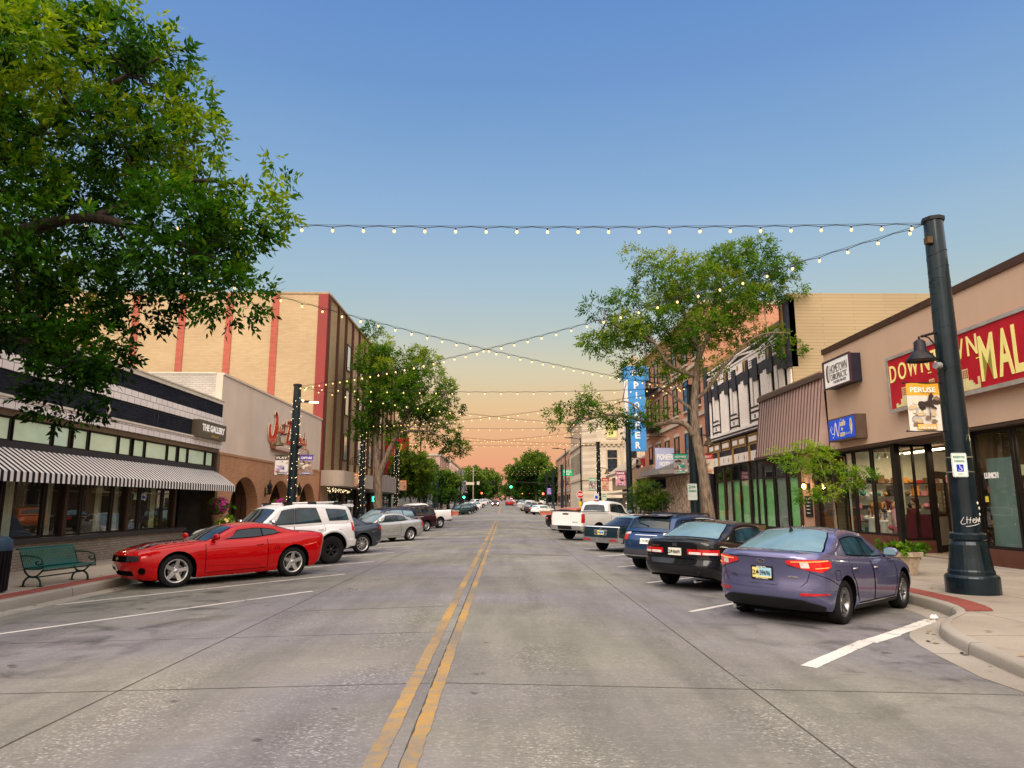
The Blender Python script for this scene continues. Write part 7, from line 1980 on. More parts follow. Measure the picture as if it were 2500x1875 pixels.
# ------------------------------------------------------------------ street furniture
POLEG = mat('dark_green_pole', (.008, .017, .024), .32, .35, var=.3, scale=1.5, coat=.3)
BULB = glow('string_bulb', (1.0, .62, .22), 2.0)
SOCK = mat('bulb_socket', (.04, .012, .008), .6)
CABLE = mat('string_cable', (.012, .010, .012), .6)
FAIRY = glow('fairy_light', (1.0, .78, .42), 2.6)
BELLG = glow('bell_lamp_lit', (1.0, .74, .35), 7.0)
BELLD = mat('lamp_inner', (.10, .05, .02), .5)
def picture(mb, o, ax, up, w, h, n, mats, seed):
 """printed picture: a field with overlapping soft edged shapes (material indices in mats)."""
 rnd = random.Random(seed)
 o, ax, up = Vector(o), Vector(ax), Vector(up); nn = ax.cross(up)
 for k in range(n):
  cx, cy = rnd.uniform(-w * .46, w * .46), rnd.uniform(-h * .46, h * .46)
  rx, ry = rnd.uniform(w * .06, w * .22), rnd.uniform(h * .05, h * .16)
  m = rnd.choice(mats); pts = []
  q = rnd.randint(5, 8)
  for j in range(q):
   t = 2 * math.pi * j / q + rnd.uniform(-.3, .3); rr_ = rnd.uniform(.6, 1.1)
   pts.append((max(-w / 2, min(w / 2, cx + rx * rr_ * math.cos(t))), max(-h / 2, min(h / 2, cy + ry * rr_ * math.sin(t)))))
  mb.add([o + ax * a + up * b + nn * (.002 + .0006 * k) for a, b in pts], [tuple(range(q))], m)
BANP = {}
def bcol(n, c):
 if n not in BANP: BANP[n] = mat('banner_' + n, c, .7, var=.12)
 return BANP[n]
def banner(parent, x0, x1, z0, z1, y, word, head, ink, pal, seed, back=None, kind=0):
 """banner facing the camera, held by two rods."""
 w, h = x1 - x0, z1 - z0; cx = (x0 + x1) / 2
 mats = [bcol(*back or ('pale', (.5, .46, .42))), bcol(*head), bcol(*ink)] + [bcol(*p) for p in pal]
 mb = MB(); hd = h * .26
 n = 8
 mb.grid([[(x0 + w * i / n, y + .012 * math.sin(i * .9 + seed), z) for i in range(n + 1)] for z in (z0, z1 - hd)], 0)
 mb.grid([[(x0 + w * i / n, y + .012 * math.sin(i * .9 + seed) - .001, z) for i in range(n + 1)] for z in (z1 - hd, z1)], 1)
 picture(mb, (cx, y - .016, z0 + (h - hd) / 2), FRONT[0], FRONT[1], w * .98, (h - hd) * .97, 16, list(range(3, len(mats))), seed)
 if kind == 1:   # carousel horse, lit windows and the town plate
  H_ = [(-.20, .02), (-.17, .08), (-.06, .07), (.02, .10), (.04, .20), (.10, .26), (.15, .18), (.11, .15), (.09, .05), (.14, -.02), (.19, -.06), (.17, -.09), (.10, -.05), (.05, -.02), (-.04, -.02), (-.10, -.05), (-.18, -.03)]
  mb.prism(H_, (cx + .06, y - .028, z0 + .52), FRONT[0], FRONT[1], (0, -.002, 0), 4); mb.prism([(-.008, -.3), (.008, -.3), (.004, 0), (-.012, 0)], (cx + .1, y - .028, z0 + .52), FRONT[0], FRONT[1], (0, -.002, 0), 4)
  for k in range(3): mb.prism([(0, 0), (.05, 0), (.05, .06), (0, .06)], (x0 + .08 + k * .11, y - .03, z0 + .36), FRONT[0], FRONT[1], (0, -.002, 0), 5)
 mb.prism([(-w * .3, 0), (w * .3, 0), (w * .3, h * .11), (-w * .3, h * .11)], (cx + w * .02, y - .03, z0 + h * .03), FRONT[0], FRONT[1], (0, -.003, 0), 1)
 text(mb, 'DOWNTOWN', (cx + w * .02, y - .034, z0 + h * .112), FRONT[0], FRONT[1], w * .52, h * .026, 2, .0, dep=.002)
 text(mb, 'CHEYENNE', (cx + w * .02, y - .034, z0 + h * .065), FRONT[0], FRONT[1], w * .54, h * .045, 2, .03, dep=.002)
 text(mb, word, (cx, y - .014, z1 - hd * .55), FRONT[0], FRONT[1], w * .80, hd * .42, 2, .025, dep=.003)
 mb.build('banner', mats, parent)
 mb = MB()
 for z in (z0 - .005, z1 + .005):
  s = -1 if x0 < parent.location.x else 1
  far = x0 - .06 if s < 0 else x1 + .06
  mb.tube([(parent.location.x + s * .15, y, z), (far, y, z)], .012, 6); mb.ball((far, y, z), .022, 6, 5)
 mb.build('banner_rod', [BLACK], parent)
def lamp_post(x, y, label, lamp=1, lit=True, base=True, H=7.72, detail=True, fairy=0, group='lamp posts along the street'):
 z = zwalk(y)
 t = thing('lamp_post', label, 'lamp post', (x, y, z), group=group)
 mb = MB()
 if detail:
  for k in range(2): pass
  mb.lathe([(.47, 0), (.47, .30), (.455, .33), (.44, .345), (.405, .36), (.40, .42), (.385, .45), (.355, .66), (.325, .92), (.30, .98), (.30, 1.0), (.325, 1.02), (.325, 1.12), (.30, 1.14), (.25, 1.16)], (x, y, z), 36, 0, sm=False)
 else: mb.lathe([(.42, 0), (.42, .3), (.32, .5), (.28, 1.1), (.2, 1.16)], (x, y, z), 10)
 mb.build('base', [POLEG], t)
 mb = MB(); mb.lathe([(.245, 1.15), (.225, 3.0), (.205, 5.5), (.185, H - .09)], (x, y, z), 24 if detail else 10); mb.build('shaft', [POLEG], t)
 mb = MB(); mb.lathe([(.19, H - .10), (.225, H - .09), (.225, H - .01), (.06, H + .03), (0, H + .03)], (x, y, z), 8, 0, sm=False); mb.build('cap', [BLACK], t)
 if lamp:
  s = lamp; lx = x + s * (.56 if detail and lamp < 0 and lit is False else .82)
  mb = MB(); mb.tube([(x + s * .15, y, z + 5.22), (lx - s * .05, y, z + 5.12)], .028, 6); mb.tube([(lx, y, z + 5.12), (lx, y, z + 5.02)], .022, 6)
  mb.tube([(x + s * .2, y, z + 4.75), (x + s * .24, y, z + 4.95), (x + s * .36, y, z + 5.1), (x + s * .5, y, z + 5.14)], .016, 6); mb.build('lamp_arm', [BLACK], t)
  mb = MB(); mb.lathe([(0, 5.06), (.06, 5.05), (.11, 5.0), (.12, 4.82), (.14, 4.80), (.21, 4.72), (.285, 4.62), (.29, 4.60), (.27, 4.60), (.12, 4.76)], (lx, y, z), 18, 0); mb.build('lamp_shade', [mat('bell_shade', (.02, .018, .022), .35, .4) if not lit else mat('bell_shade_warm', (.10, .07, .03), .4, .3)], t)  # lit posts get a warmer shade colour, the lamp's light painted in
  mb = MB(); mb.lathe([(0, 4.66), (.2, 4.64)], (lx, y, z), 14, 0); mb.ball((lx, y, z + 4.67), (.17, .17, .05), 10, 6); mb.build('lamp', [BELLG if lit else BELLD], t)
 if fairy:
  mb = MB(); rnd = random.Random(int(y))
  for k in range(fairy):
   zz = z + 1.3 + (H - 1.9) * k / fairy; a = k * 1.05 + rnd.uniform(-.7, .7); r = .245
   mb.ball((x + r * math.cos(a), y + r * math.sin(a), zz + rnd.uniform(-.12, .12)), 0.017 if y < 40 else .022, 5, 4)
  o = mb.build('fairy_lights', [FAIRY], t); o['kind'] = 'stuff'
 return t
P0 = lamp_post(9.15, 13.9, 'dark green lamp post with PERUSE banner and parking sign, nearest on the right', -1, False)
mb = MB()
for z0, z1, tn in ((1.9, 2.05, 1), (2.25, 2.7, 1), (3.05, 3.3, 5), (3.3, 4.6, 3), (4.6, 5.4, 3), (5.4, 5.75, 7), (5.75, 6.1, 2), (6.1, 6.35, 6), (6.35, 7.0, 2)):
 n = max(12, int(tn * 14)); r = .232 - .006 * z0
 mb.tube([(9.15 + (r + .006 * math.sin(i * 2.1)) * math.cos(i / n * tn * 6.283), 13.9 + r * math.sin(i / n * tn * 6.283), z0 + (z1 - z0) * i / n + .02 * math.sin(i * 1.3)) for i in range(n + 1)], .009, 4)
mb.build('wire_wrap', [mat('wire_dark_green', (.006, .018, .012), .6)], P0)
mb = MB(); mb.box(8.88, 8.99, 13.72, 13.86, 7.10, 7.24); mb.build('bracket_box', [mat('box_bronze', (.10, .06, .03), .5, .4)], P0)
mb = MB(); mb.tube([(8.84, 13.7, 4.47), (8.72, 13.66, 4.46)], .07, 10); mb.build('camera', [mat('camera_grey', (.22, .22, .23), .4)], P0)
banner(P0, 8.22, 8.88, 3.16, 4.14, 13.9, 'PERUSE', ('gold', (.62, .33, .03)), ('white', (.75, .72, .66)), [('brown', (.20, .12, .08)), ('dark', (.04, .025, .02)), ('cream', (.62, .56, .44)), ('buff', (.50, .38, .22)), ('grey', (.35, .33, .31))], 3, ('paper', (.60, .56, .50)), 1)
rs = thing('parking_sign', 'white and green RESERVED PARKING sign with a blue wheelchair square on the lamp post', 'sign', (8.98, 13.66, 2.2))
def rrect(w, h, r):
 pts = []
 for cx, cy, a0 in ((w / 2 - r, h / 2 - r, 0), (-w / 2 + r, h / 2 - r, 90), (-w / 2 + r, -h / 2 + r, 180), (w / 2 - r, -h / 2 + r, 270)):
  for k in range(5): t = R(a0 + 22.5 * k); pts.append((cx + r * math.cos(t), cy + r * math.sin(t)))
 return pts
SGREEN = mat('sign_green', (.01, .22, .13), .5); SBLU = mat('sign_blue_square', (.01, .04, .42), .5)
mb = MB(); mb.prism(rrect(.305, .47, .03), (8.98, 13.64, 2.46), FRONT[0], FRONT[1], (0, .006, 0), 0); mb.prism(rrect(.285, .45, .025), (8.98, 13.638, 2.46), FRONT[0], FRONT[1], (0, .002, 0), 1); mb.prism(rrect(.272, .437, .022), (8.98, 13.636, 2.46), FRONT[0], FRONT[1], (0, .002, 0), 0); mb.build('plate', [WHITE_P, SGREEN], rs)
mb = MB(); text(mb, 'RESERVED', (8.98, 13.634, 2.615), FRONT[0], FRONT[1], .235, .05, 0, .02, dep=.002); text(mb, 'PARKING', (8.98, 13.634, 2.535), FRONT[0], FRONT[1], .20, .05, 0, .02, dep=.002); mb.prism([(-.055, -.008), (.055, -.008), (.055, .004), (-.055, .004)], (8.98, 13.634, 2.285), FRONT[0], FRONT[1], (0, -.002, 0), 0); mb.build('lettering', [SGREEN], rs)
mb = MB(); mb.prism([(-.07, -.07), (.07, -.07), (.07, .07), (-.07, .07)], (8.98, 13.634, 2.40), FRONT[0], FRONT[1], (0, -.002, 0), 1)
mb.tube([(8.98 + .036 * math.cos(t * .35 - 2.8) - .004, 13.631, 2.382 + .036 * math.sin(t * .35 - 2.8)) for t in range(13)], .005, 5, 0); mb.ball((8.972, 13.631, 2.45), (.011, .003, .011), 8, 6, 0); mb.tube([(8.972, 13.631, 2.438), (8.977, 13.631, 2.395), (9.0, 13.631, 2.393), (9.015, 13.631, 2.355), (9.028, 13.631, 2.36)], .006, 5, 0); mb.tube([(8.974, 13.631, 2.42), (9.0, 13.631, 2.42)], .005, 5, 0); mb.build('wheelchair_symbol', [WHITE_P, SBLU], rs)
mb = MB()
for z in (2.33, 2.62): mb.lathe([(.236, z - .012), (.24, z), (.236, z + .012)], (9.15, 13.9, 0), 24)
mb.build('strap', [mat('strap_steel', (.4, .38, .3), .3, .8)], rs)
# scratched tag on the shaft
mb = MB()
def on_shaft(a, z):   # a metres round the shaft from the face toward the camera
 t = -math.pi / 2 + a / .243 + (-.06); return (9.15 + .246 * math.cos(t), 13.9 + .246 * math.sin(t), z)
G = [[(-.17, 1.45), (-.20, 1.40), (-.23, 1.34), (-.20, 1.31), (-.15, 1.33)], [(-.12, 1.46), (-.13, 1.33)], [(-.14, 1.40), (-.05, 1.40)], [(-.06, 1.45), (-.08, 1.33)], [(-.03, 1.37), (.02, 1.40), (.0, 1.42), (-.03, 1.38), (0, 1.34), (.05, 1.37)], [(.05, 1.45), (.04, 1.35), (.09, 1.42), (.10, 1.35), (.15, 1.45)], [(-.15, 1.27), (-.02, 1.29), (.12, 1.33)], [(.16, 1.43), (.15, 1.36), (.2, 1.35)]]
for s_ in G: mb.tube([on_shaft(a + .02, z) for a, z in smooth(s_, 4)], .006, 4)
mb.build('graffiti', [mat('scratched_paint', (.6, .6, .56), .7)], P0)
mb = MB()
for a, z in ((.16, 1.72), (.24, 1.62), (.22, 1.5)):
 p = on_shaft(a, z); mb.ball(p, (.018, .008, .03), 6, 5)
mb.build('sticker_scrap', [mat('sticker_paper', (.6, .58, .54), .8)], P0)
YP = [13.9, 35.0, 52.5, 68.0]
PUR = ('purple', (.10, .06, .32)); ORA = ('orange', (.62, .22, .05)); TEA = ('teal', (.02, .34, .22)); REDB = ('red', (.5, .03, .03)); INKW = ('white', (.75, .72, .66))
GRP1 = 'lamp posts with banners and fairy lights'
L1 = lamp_post(-10.5, 35.0, 'lamp post wrapped in fairy lights between PLAY and CAPTURE banners', -1, True, fairy=80, group=GRP1)
banner(L1, -11.42, -10.75, 3.14, 4.12, 35.0, 'PLAY', ('charcoal', (.10, .075, .06)), INKW, [('purple', PUR[1]), ('lilac', (.36, .28, .55)), ('white2', (.7, .68, .66)), ('rose', (.4, .12, .2)), ('tan', (.5, .36, .26))], 11, ('white3', (.68, .66, .64)))
banner(L1, -10.2, -9.53, 3.14, 4.12, 35.0, 'CAPTURE', ('indigo', (.10, .07, .30)), INKW, [('flesh', (.55, .34, .24)), ('dark2', (.06, .04, .04)), ('cream2', (.62, .54, .44)), ('brown2', (.22, .13, .08)), ('mauve', (.3, .24, .42))], 12, ('brown3', (.25, .18, .16)))
mb = MB(); mb.tube([(-10.32, 35, 6.82), (-10.1, 35, 6.85)], .05, 8, 0); mb.box(-10.12, -9.85, 34.93, 35.07, 6.78, 6.88, 0); mb.box(-9.85, -9.42, 34.9, 35.1, 6.76, 6.82, 1); mb.ball((-10.16, 34.9, 6.86), .05, 6, 5, 1); mb.build('flood_lamp', [BLACK, BELLG], L1)
mb = MB(); mb.ball((-10.18, 34.9, 4.55), (.10, .1, .08), 8, 6); mb.tube([(-10.3, 35, 4.45), (-10.18, 34.9, 4.5)], .04, 6); mb.build('camera', [BLACK], L1)
L2 = lamp_post(-10.6, 52.5, 'lamp post wrapped in fairy lights with an orange STEEP banner', -1, True, fairy=80, group=GRP1)
banner(L2, -11.5, -10.85, 3.0, 4.0, 52.5, 'STEEP', ORA, INKW, [('peach', (.6, .32, .18)), ('white2', (.7, .68, .66)), ('rust', (.35, .10, .05)), ('cream2', (.62, .54, .44))], 13, ('peach2', (.6, .36, .24)))
L3 = lamp_post(-10.4, 68.0, 'lamp post wrapped in fairy lights with a peach banner, third on the left', -1, False, fairy=90, group=GRP1)
banner(L3, -10.1, -9.4, 3.0, 4.0, 68.0, 'SAVOR', ORA, INKW, [('peach', (.6, .32, .18)), ('rust', (.35, .10, .05)), ('cream2', (.62, .54, .44))], 14, ('peach2', (.6, .36, .24)))
R1 = lamp_post(9.55, 35.0, 'lamp post behind the honey locust with ADMIRE and TREAT banners', 1, True, group=GRP1)
banner(R1, 8.55, 9.25, 3.2, 4.2, 35.0, 'ADMIRE', TEA, INKW, [('dark2', (.06, .04, .04)), ('wood', (.2, .1, .07)), ('white2', (.7, .68, .66)), ('teal2', (.02, .30, .22))], 15, ('grey2', (.35, .30, .28)))
banner(R1, 9.85, 10.55, 3.2, 4.2, 35.0, 'TREAT', REDB, INKW, [('peach', (.6, .32, .18)), ('white2', (.7, .68, .66)), ('rust', (.35, .10, .05)), ('buff', (.50, .38, .22))], 16, ('cream2', (.62, .54, .44)))
R2 = lamp_post(9.45, 52.5, 'lamp post in front of the blue vertical sign with a pink WEAR banner', 1, True, group=GRP1)
banner(R2, 8.4, 9.15, 3.05, 4.15, 52.5, 'WEAR', ('plum', (.28, .07, .14)), INKW, [('pink', (.6, .25, .32)), ('dark2', (.06, .04, .04)), ('white2', (.7, .68, .66)), ('rose', (.4, .12, .2))], 17, ('pink2', (.55, .26, .32)))
R3 = lamp_post(9.25, 68.0, 'slim lamp post with teal and red banners before the limestone building', 1, True, fairy=60, group=GRP1)
banner(R3, 8.25, 8.95, 3.0, 4.2, 68.0, 'ADMIRE', ('mint', (.20, .48, .34)), INKW, [('dark2', (.06, .04, .04)), ('wood', (.2, .1, .07)), ('white2', (.7, .68, .66))], 18, ('grey2', (.35, .30, .28)))
banner(R3, 9.55, 10.25, 3.0, 4.2, 68.0, 'TREAT', REDB, INKW, [('peach', (.6, .32, .18)), ('rust', (.35, .10, .05)), ('cream2', (.62, .54, .44))], 19, ('peach2', (.6, .36, .24)))
for i, (x, y, z) in enumerate(((9.36, 34.7, 2.0), (8.95, 67.7, 2.1), (9.7, 67.7, 2.1))):
 t = thing('parking_sign', ('white parking notice strapped to the lamp post behind the honey locust', 'white and blue parking sign left of the slim lamp post', 'pale green parking sign right of the slim lamp post')[i], 'sign', (x, y, z))
 mb = MB(); mb.prism(rrect(.46, .8 if i == 0 else .62, .04), (x, y, z + .3), FRONT[0], FRONT[1], (0, .02, 0), 0); mb.build('plate', [mat('sign_plate_%d' % i, ((.55, .6, .56), (.6, .62, .62), (.5, .58, .42))[i], .5)], t)
 mb = MB()
 if i == 1: mb.prism([(-.13, -.14), (.13, -.14), (.13, .14), (-.13, .14)], (x, y - .002, z + .26), FRONT[0], FRONT[1], (0, -.003, 0), 0)
 else:
  text(mb, '2', (x - .13, y - .003, z + .55), FRONT[0], FRONT[1], None, .16, 0, .02); text(mb, 'HOUR', (x + .05, y - .003, z + .55), FRONT[0], FRONT[1], .2, .09, 0, .02); text(mb, 'PARKING', (x, y - .003, z + .34), FRONT[0], FRONT[1], .36, .09, 0, .02)
 mb.build('lettering', [SBLU if i == 1 else SGREEN], t)
FARP = []
for x, y, lb in ((9.1, 109, 'lamp post carrying the green street name sign'), (9.3, 132, 'lamp post past the street name sign, far right'), (-10.3, 109, 'lamp post at the far left corner of the crossing'), (9.3, 150, 'lamp post beside the far tree on the right'), (-10.3, 132, 'lamp post behind the dark far tree on the left'), (-10.3, 150, 'lamp post between the dark tree and the white corner block'), (-10.2, 166, 'lamp post next to the far signal mast')):
 FARP.append(lamp_post(x, y, lb, 1 if x > 0 else -1, False, detail=False, group='lamp posts beyond the crossing'))
banner(FARP[1], 8.2, 8.95, zwalk(132) + 3, zwalk(132) + 4.2, 132, 'VIEW', PUR, INKW, [('lilac', (.36, .28, .55)), ('purple', PUR[1])], 20, ('lilac2', (.3, .2, .5)))
# ---- strings of bulbs
mb = MB(); mb.lathe([(0, -.105), (.022, -.10), (.036, -.075), (.036, -.055), (.022, -.03), (.014, -.02)], (0, 0, 0), 10); BM = mb.build('bulb', [BULB], None)
mb = MB(); mb.lathe([(.016, -.03), (.02, -.022), (.02, .02), (.008, .026), (0, .026)], (0, 0, 0), 8); SM_ = mb.build('socket', [SOCK], None)
bmesh_, smesh_ = BM.data, SM_.data
bpy.data.objects.remove(BM); bpy.data.objects.remove(SM_)
def string(a, b, sag, n, label, group, bulbs=True, scale=1.0, wob=.03):
 a, b = Vector(a), Vector(b)
 def P(t):
  p = a.lerp(b, t); p.z -= sag * 4 * t * (1 - t) - wob * .5 * math.cos(t * n * 2 * math.pi); return p
 t_ = thing('string_lights', label, 'string lights', a, group=group)
 mb = MB(); m = max(24, n * 4)
 mb.tube([P(i / m) for i in range(m + 1)], .008, 5)
 if bulbs: mb.tube([a.lerp(b, i / 30) - Vector((0, 0, sag * 4 * (i / 30) * (1 - i / 30) - wob)) for i in range(31)], .005, 4)
 mb.build('cable', [CABLE], t_)
 if bulbs:
  for i in range(n):
   p = P((i + .5) / n) - a
   o = bpy.data.objects.new('bulb', bmesh_); COL.objects.link(o); o.parent = t_; o.location = p - Vector((0, 0, .03)); o.scale = (scale,) * 3
   q = bpy.data.objects.new('socket', smesh_); COL.objects.link(q); q.parent = o
 else:
  mb = MB()
  for i in range(n):
   p = P((i + .5) / n); mb.ball(p - Vector((0, 0, .07)), .045 * scale, 5, 4)
  o = mb.build('bulbs', [glow('far_bulb', (.9, .55, .25), .8)], t_); o['kind'] = 'stuff'
 return t_
GS = 'string lights across the street'
HT = 7.58
XLp = [-10.4, -10.5, -10.6, -10.4]; XRp = [9.0, 9.4, 9.3, 9.1]
for k, y in enumerate(YP):
 string((XLp[k], y, HT), (XRp[k], y, HT), .12 if k == 0 else .25, 30 if k == 0 else 24, ('nearest straight string of bulbs, tied to the big lamp post', 'straight string of bulbs across from the PLAY banner post', 'straight string of bulbs at the posts past the left tree', 'straight string of bulbs at the posts before the crossing')[k], GS, True, .85)
 if k < 3:
  y2 = YP[k + 1]
  string((XLp[k], y, HT), (XRp[k + 1], y2, HT), .42, 44 if k == 0 else 34, ('slanting string of bulbs rising to the left over the nearest crossing point', 'slanting string rising left in the second crossing pair', 'slanting string rising left in the third crossing pair')[k], GS, True, .85)
  string((XRp[k], y, HT), (XLp[k + 1], y2, HT), .42, 44 if k == 0 else 34, ('slanting string of bulbs from the big lamp post through the honey locust', 'slanting string rising right in the second crossing pair', 'slanting string rising right in the third crossing pair')[k], GS, True, .85)
for k, y in enumerate((109, 132, 150, 166)):
 z = zwalk(y) + HT
 string((-10.2, y, z), (9.2, y, z), .3, 20, ('first', 'second', 'third', 'fourth')[k] + ' faint string of bulbs beyond the crossing', 'string lights beyond the crossing', False)
# ---- bench
bn = thing('park_bench', 'green steel slat bench with scrolled arms on the left pavement', 'bench', (-9.78, 15.84, 0), -math.atan2(.17, 1.42)); bn.scale = (.92, .90, .90)
BG = mat('bench_green', (.008, .095, .065), .35, .2, var=.15, coat=.4); BGD = mat('bench_dark_green', (.006, .035, .028), .4, .3)
# local: x = forward (toward the street), y = along the bench
prof_s = smooth([(.30, .36), (.33, .40), (.28, .435), (.14, .42), (.0, .41), (-.1, .42)], 4)
prof_b = smooth([(-.10, .42), (-.17, .46), (-.22, .56), (-.27, .70), (-.33, .86), (-.355, .875), (-.375, .85)], 4)
for nm, pr in (('seat', prof_s), ('backrest', prof_b)):
 mb = MB(); n = 34
 for i in range(n):
  y = -.86 + 1.72 * i / (n - 1)
  for w_, o_ in ((.0145, 0),):
   mb.grid([[(x, y - w_, z) for x, z in pr], [(x, y + w_, z) for x, z in pr]], 0, False)
   mb.grid([[(x - .006, y - w_, z - .008) for x, z in pr], [(x - .006, y + w_, z - .008) for x, z in pr]], 0, False)
   mb.grid([[(x, y - w_, z) for x, z in pr], [(x - .006, y - w_, z - .008) for x, z in pr]], 0, False)
   mb.grid([[(x, y + w_, z) for x, z in pr], [(x - .006, y + w_, z - .008) for x, z in pr]], 0, False)
 e0, e1 = pr[0], pr[-1]
 mb.tube([(e0[0], -.9, e0[1]), (e0[0], .9, e0[1])], .016, 6, 1); mb.tube([(e1[0], -.9, e1[1]), (e1[0], .9, e1[1])], .016, 6, 1)
 mb.build(nm, [BG, BGD], bn, True)
for y in (-.78, .78):
 for s_ in (1, -1):
  mb = MB(); mb.tube(smooth([(.0, y, .22), (.10 * s_, y, .20), (.2 * s_, y, .12), (.225 * s_, y, .02)] if False else [(0, .215), (.10 * s_, .21), (.19 * s_, .13), (.215 * s_, .015)], 4) and [(a, y, b) for a, b in smooth([(0, .215), (.10 * s_, .21), (.19 * s_, .13), (.215 * s_, .015)], 4)], .024, 7)
  mb.tube([(a, y, b) for a, b in smooth([(0, .215), (.10 * s_, .24), (.18 * s_, .31), (.24 * s_ + (.02 if s_ > 0 else -.0), .40)], 4)], .020, 7)
  mb.box(.215 * s_ - .05, .215 * s_ + .05, y - .03, y + .03, 0, .018); mb.build('leg', [BGD], bn, True)
 mb = MB(); mb.tube([(a, y * 1.12, b) for a, b in smooth([(-.28, .70), (-.1, .70), (.12, .68), (.26, .62), (.27, .53), (.18, .50), (.12, .55), (.18, .58)], 5)], .018, 7)
 mb.tube([(a, y * 1.12, b) for a, b in smooth([(.26, .60), (.30, .5), (.28, .42), (.1, .40), (-.14, .42), (-.22, .56), (-.30, .78)], 5)], .016, 7); mb.build('armrest', [BGD], bn, True)
mb = MB(); mb.tube([(0, -.78, .2), (0, .78, .2)], .016, 6); mb.build('stretcher', [BGD], bn, True)
# ---- litter bin at the frame's edge
tb = thing('litter_bin', 'dark round litter bin with a blue grey lid at the left edge', 'litter bin', (-10.0, 14.1, 0))
mb = MB(); mb.lathe([(.0, .02), (.27, .02), (.285, .8), (.30, .82)], (-10.0, 14.1, 0), 24)
for k in range(24):
 a = k * math.pi / 12; mb.tube([(-10.0 + .285 * math.cos(a), 14.1 + .285 * math.sin(a), .03), (-10.0 + .30 * math.cos(a), 14.1 + .30 * math.sin(a), .8)], .012, 4)
mb.build('body', [mat('bin_black', (.008, .007, .012), .5)], tb)
mb = MB(); mb.lathe([(.315, .80), (.32, .88), (.30, 1.0), (.22, 1.06), (.14, 1.075), (.12, 1.04)], (-10.0, 14.1, 0), 24); mb.build('lid', [mat('bin_lid', (.02, .045, .075), .4, var=.3)], tb)
# ---- planter on the right
pt = thing('planter', 'stone planter with painted amber reflections and leafy plants in front of the shop', 'planter', (9.9, 17.6, 0))
mb = MB(); mb.lathe([(.30, 0), (.31, .04), (.40, .42), (.47, .44), (.48, .54), (.40, .54), (.38, .47), (0, .46)], (9.9, 17.6, 0), 8, 0, sm=False)
mb.build('pot', [mat('planter_stone', (.42, .33, .24), .9, var=.3, scale=8, bump=.5)], pt)
mb = MB()
for k in range(8):
 a0, a1 = (k + .18) * math.pi / 4, (k + .82) * math.pi / 4
 mb.add([(9.9 + r * math.cos(a), 17.6 + r * math.sin(a), z) for a, r, z in ((a0, .312 * .955, .08), (a1, .312 * .955, .08), (a1, .392 * .955, .40), (a0, .392 * .955, .40))], [(0, 1, 2, 3)])
mb.build('panel', [mat('amber_reflection', (.55, .22, .06), .6, emit=(1, .45, .12), estr=.25)], pt)  # amber reflected light painted on the pot's sides, with a faint glow
# ---- stop signs, street lights, signals
OCT = [(math.cos(R(22.5 + 45 * k)), math.sin(R(22.5 + 45 * k))) for k in range(8)]
SRED = mat('stop_red', (.50, .012, .018), .4); STEEL = mat('galvanised', (.30, .30, .31), .45, .7, var=.15)
st = thing('stop_sign', 'red STOP sign with yellow markers on its post at the right corner', 'stop sign', (8.35, 76.5, 0))
mb = MB(); mb.tube([(8.35, 76.55, 0), (8.35, 76.55, 3.1)], .035, 6); mb.build('post', [STEEL], st)
mb = MB(); mb.prism([(a * .42, b * .42) for a, b in OCT], (8.35, 76.5, 2.72), FRONT[0], FRONT[1], (0, .01, 0), 1); mb.prism([(a * .385, b * .385) for a, b in OCT], (8.35, 76.496, 2.72), FRONT[0], FRONT[1], (0, .004, 0), 0); mb.build('plate', [SRED, WHITE_P], st)
mb = MB(); text(mb, 'STOP', (8.35, 76.49, 2.72), FRONT[0], FRONT[1], .58, .26, 0, .03); mb.build('lettering', [WHITE_P], st)
mb = MB()
for z in (.9, 1.35, 1.8): mb.prism([(-.14, -.2), (.14, -.2), (.14, .2), (-.14, .2)], (8.35, 76.5, z), FRONT[0], FRONT[1], (0, .01, 0), 0)
mb.build('marker', [mat('marker_yellow', (.62, .48, .03), .5, var=.1)], st)
st = thing('stop_sign', 'grey back of a stop sign across the road on the left corner', 'stop sign', (-9.1, 87, 0))
mb = MB(); mb.tube([(-9.1, 87.03, 0), (-9.1, 87.03, 3.2)], .035, 6); mb.prism([(-.08, -.35), (.08, -.35), (.08, .35), (-.08, .35)], (-9.1, 86.96, 2.6), FRONT[0], FRONT[1], (0, -.02, 0)); mb.build('post', [mat('post_dark', (.03, .03, .035), .5)], st)
mb = MB(); mb.prism([(a * .40, b * .40) for a, b in OCT], (-9.1, 86.98, 2.6), FRONT[0], FRONT[1], (0, .01, 0)); mb.build('plate', [STEEL], st)
for x, y, lb, sx in ((9.75, 88, 'tall dark street light above the STOP sign', -1), (9.3, 105, 'tall dark street light left of the limestone corner', -1), (-10.0, 84, 'tall street light on the left, above the trees by the crossing', 1)):
 t = thing('street_light', lb, 'street light', (x, y, 0), group='tall street lights at the crossing')
 mb = MB(); mb.tube([(x, y, 0), (x, y, 10)], [.12, .07], 8); mb.build('pole', [IRON], t)
 mb = MB(); mb.tube([(x, y, 9.8), (x + sx * 1.0, y, 10.0)], .04, 6); mb.build('arm', [IRON], t)
 mb = MB(); mb.prism([(0, 0), (1.1, .03), (1.1, .1), (.1, .16)], (x + sx * .9, y - .12, 9.93), (sx, 0, 0), (0, 0, 1), (0, .24, 0)); mb.build('lamp_head', [IRON], t)
sn = thing('street_name_sign', 'green street name sign CAPITOL AVE on the far lamp post', 'street sign', (9.7, 108.7, 6.2))
mb = MB(); mb.prism(rrect(1.5, .95, .1), (9.95, 108.7, 6.5), FRONT[0], FRONT[1], (0, .03, 0)); mb.build('plate', [mat('sign_bright_green', (.01, .36, .16), .4)], sn)
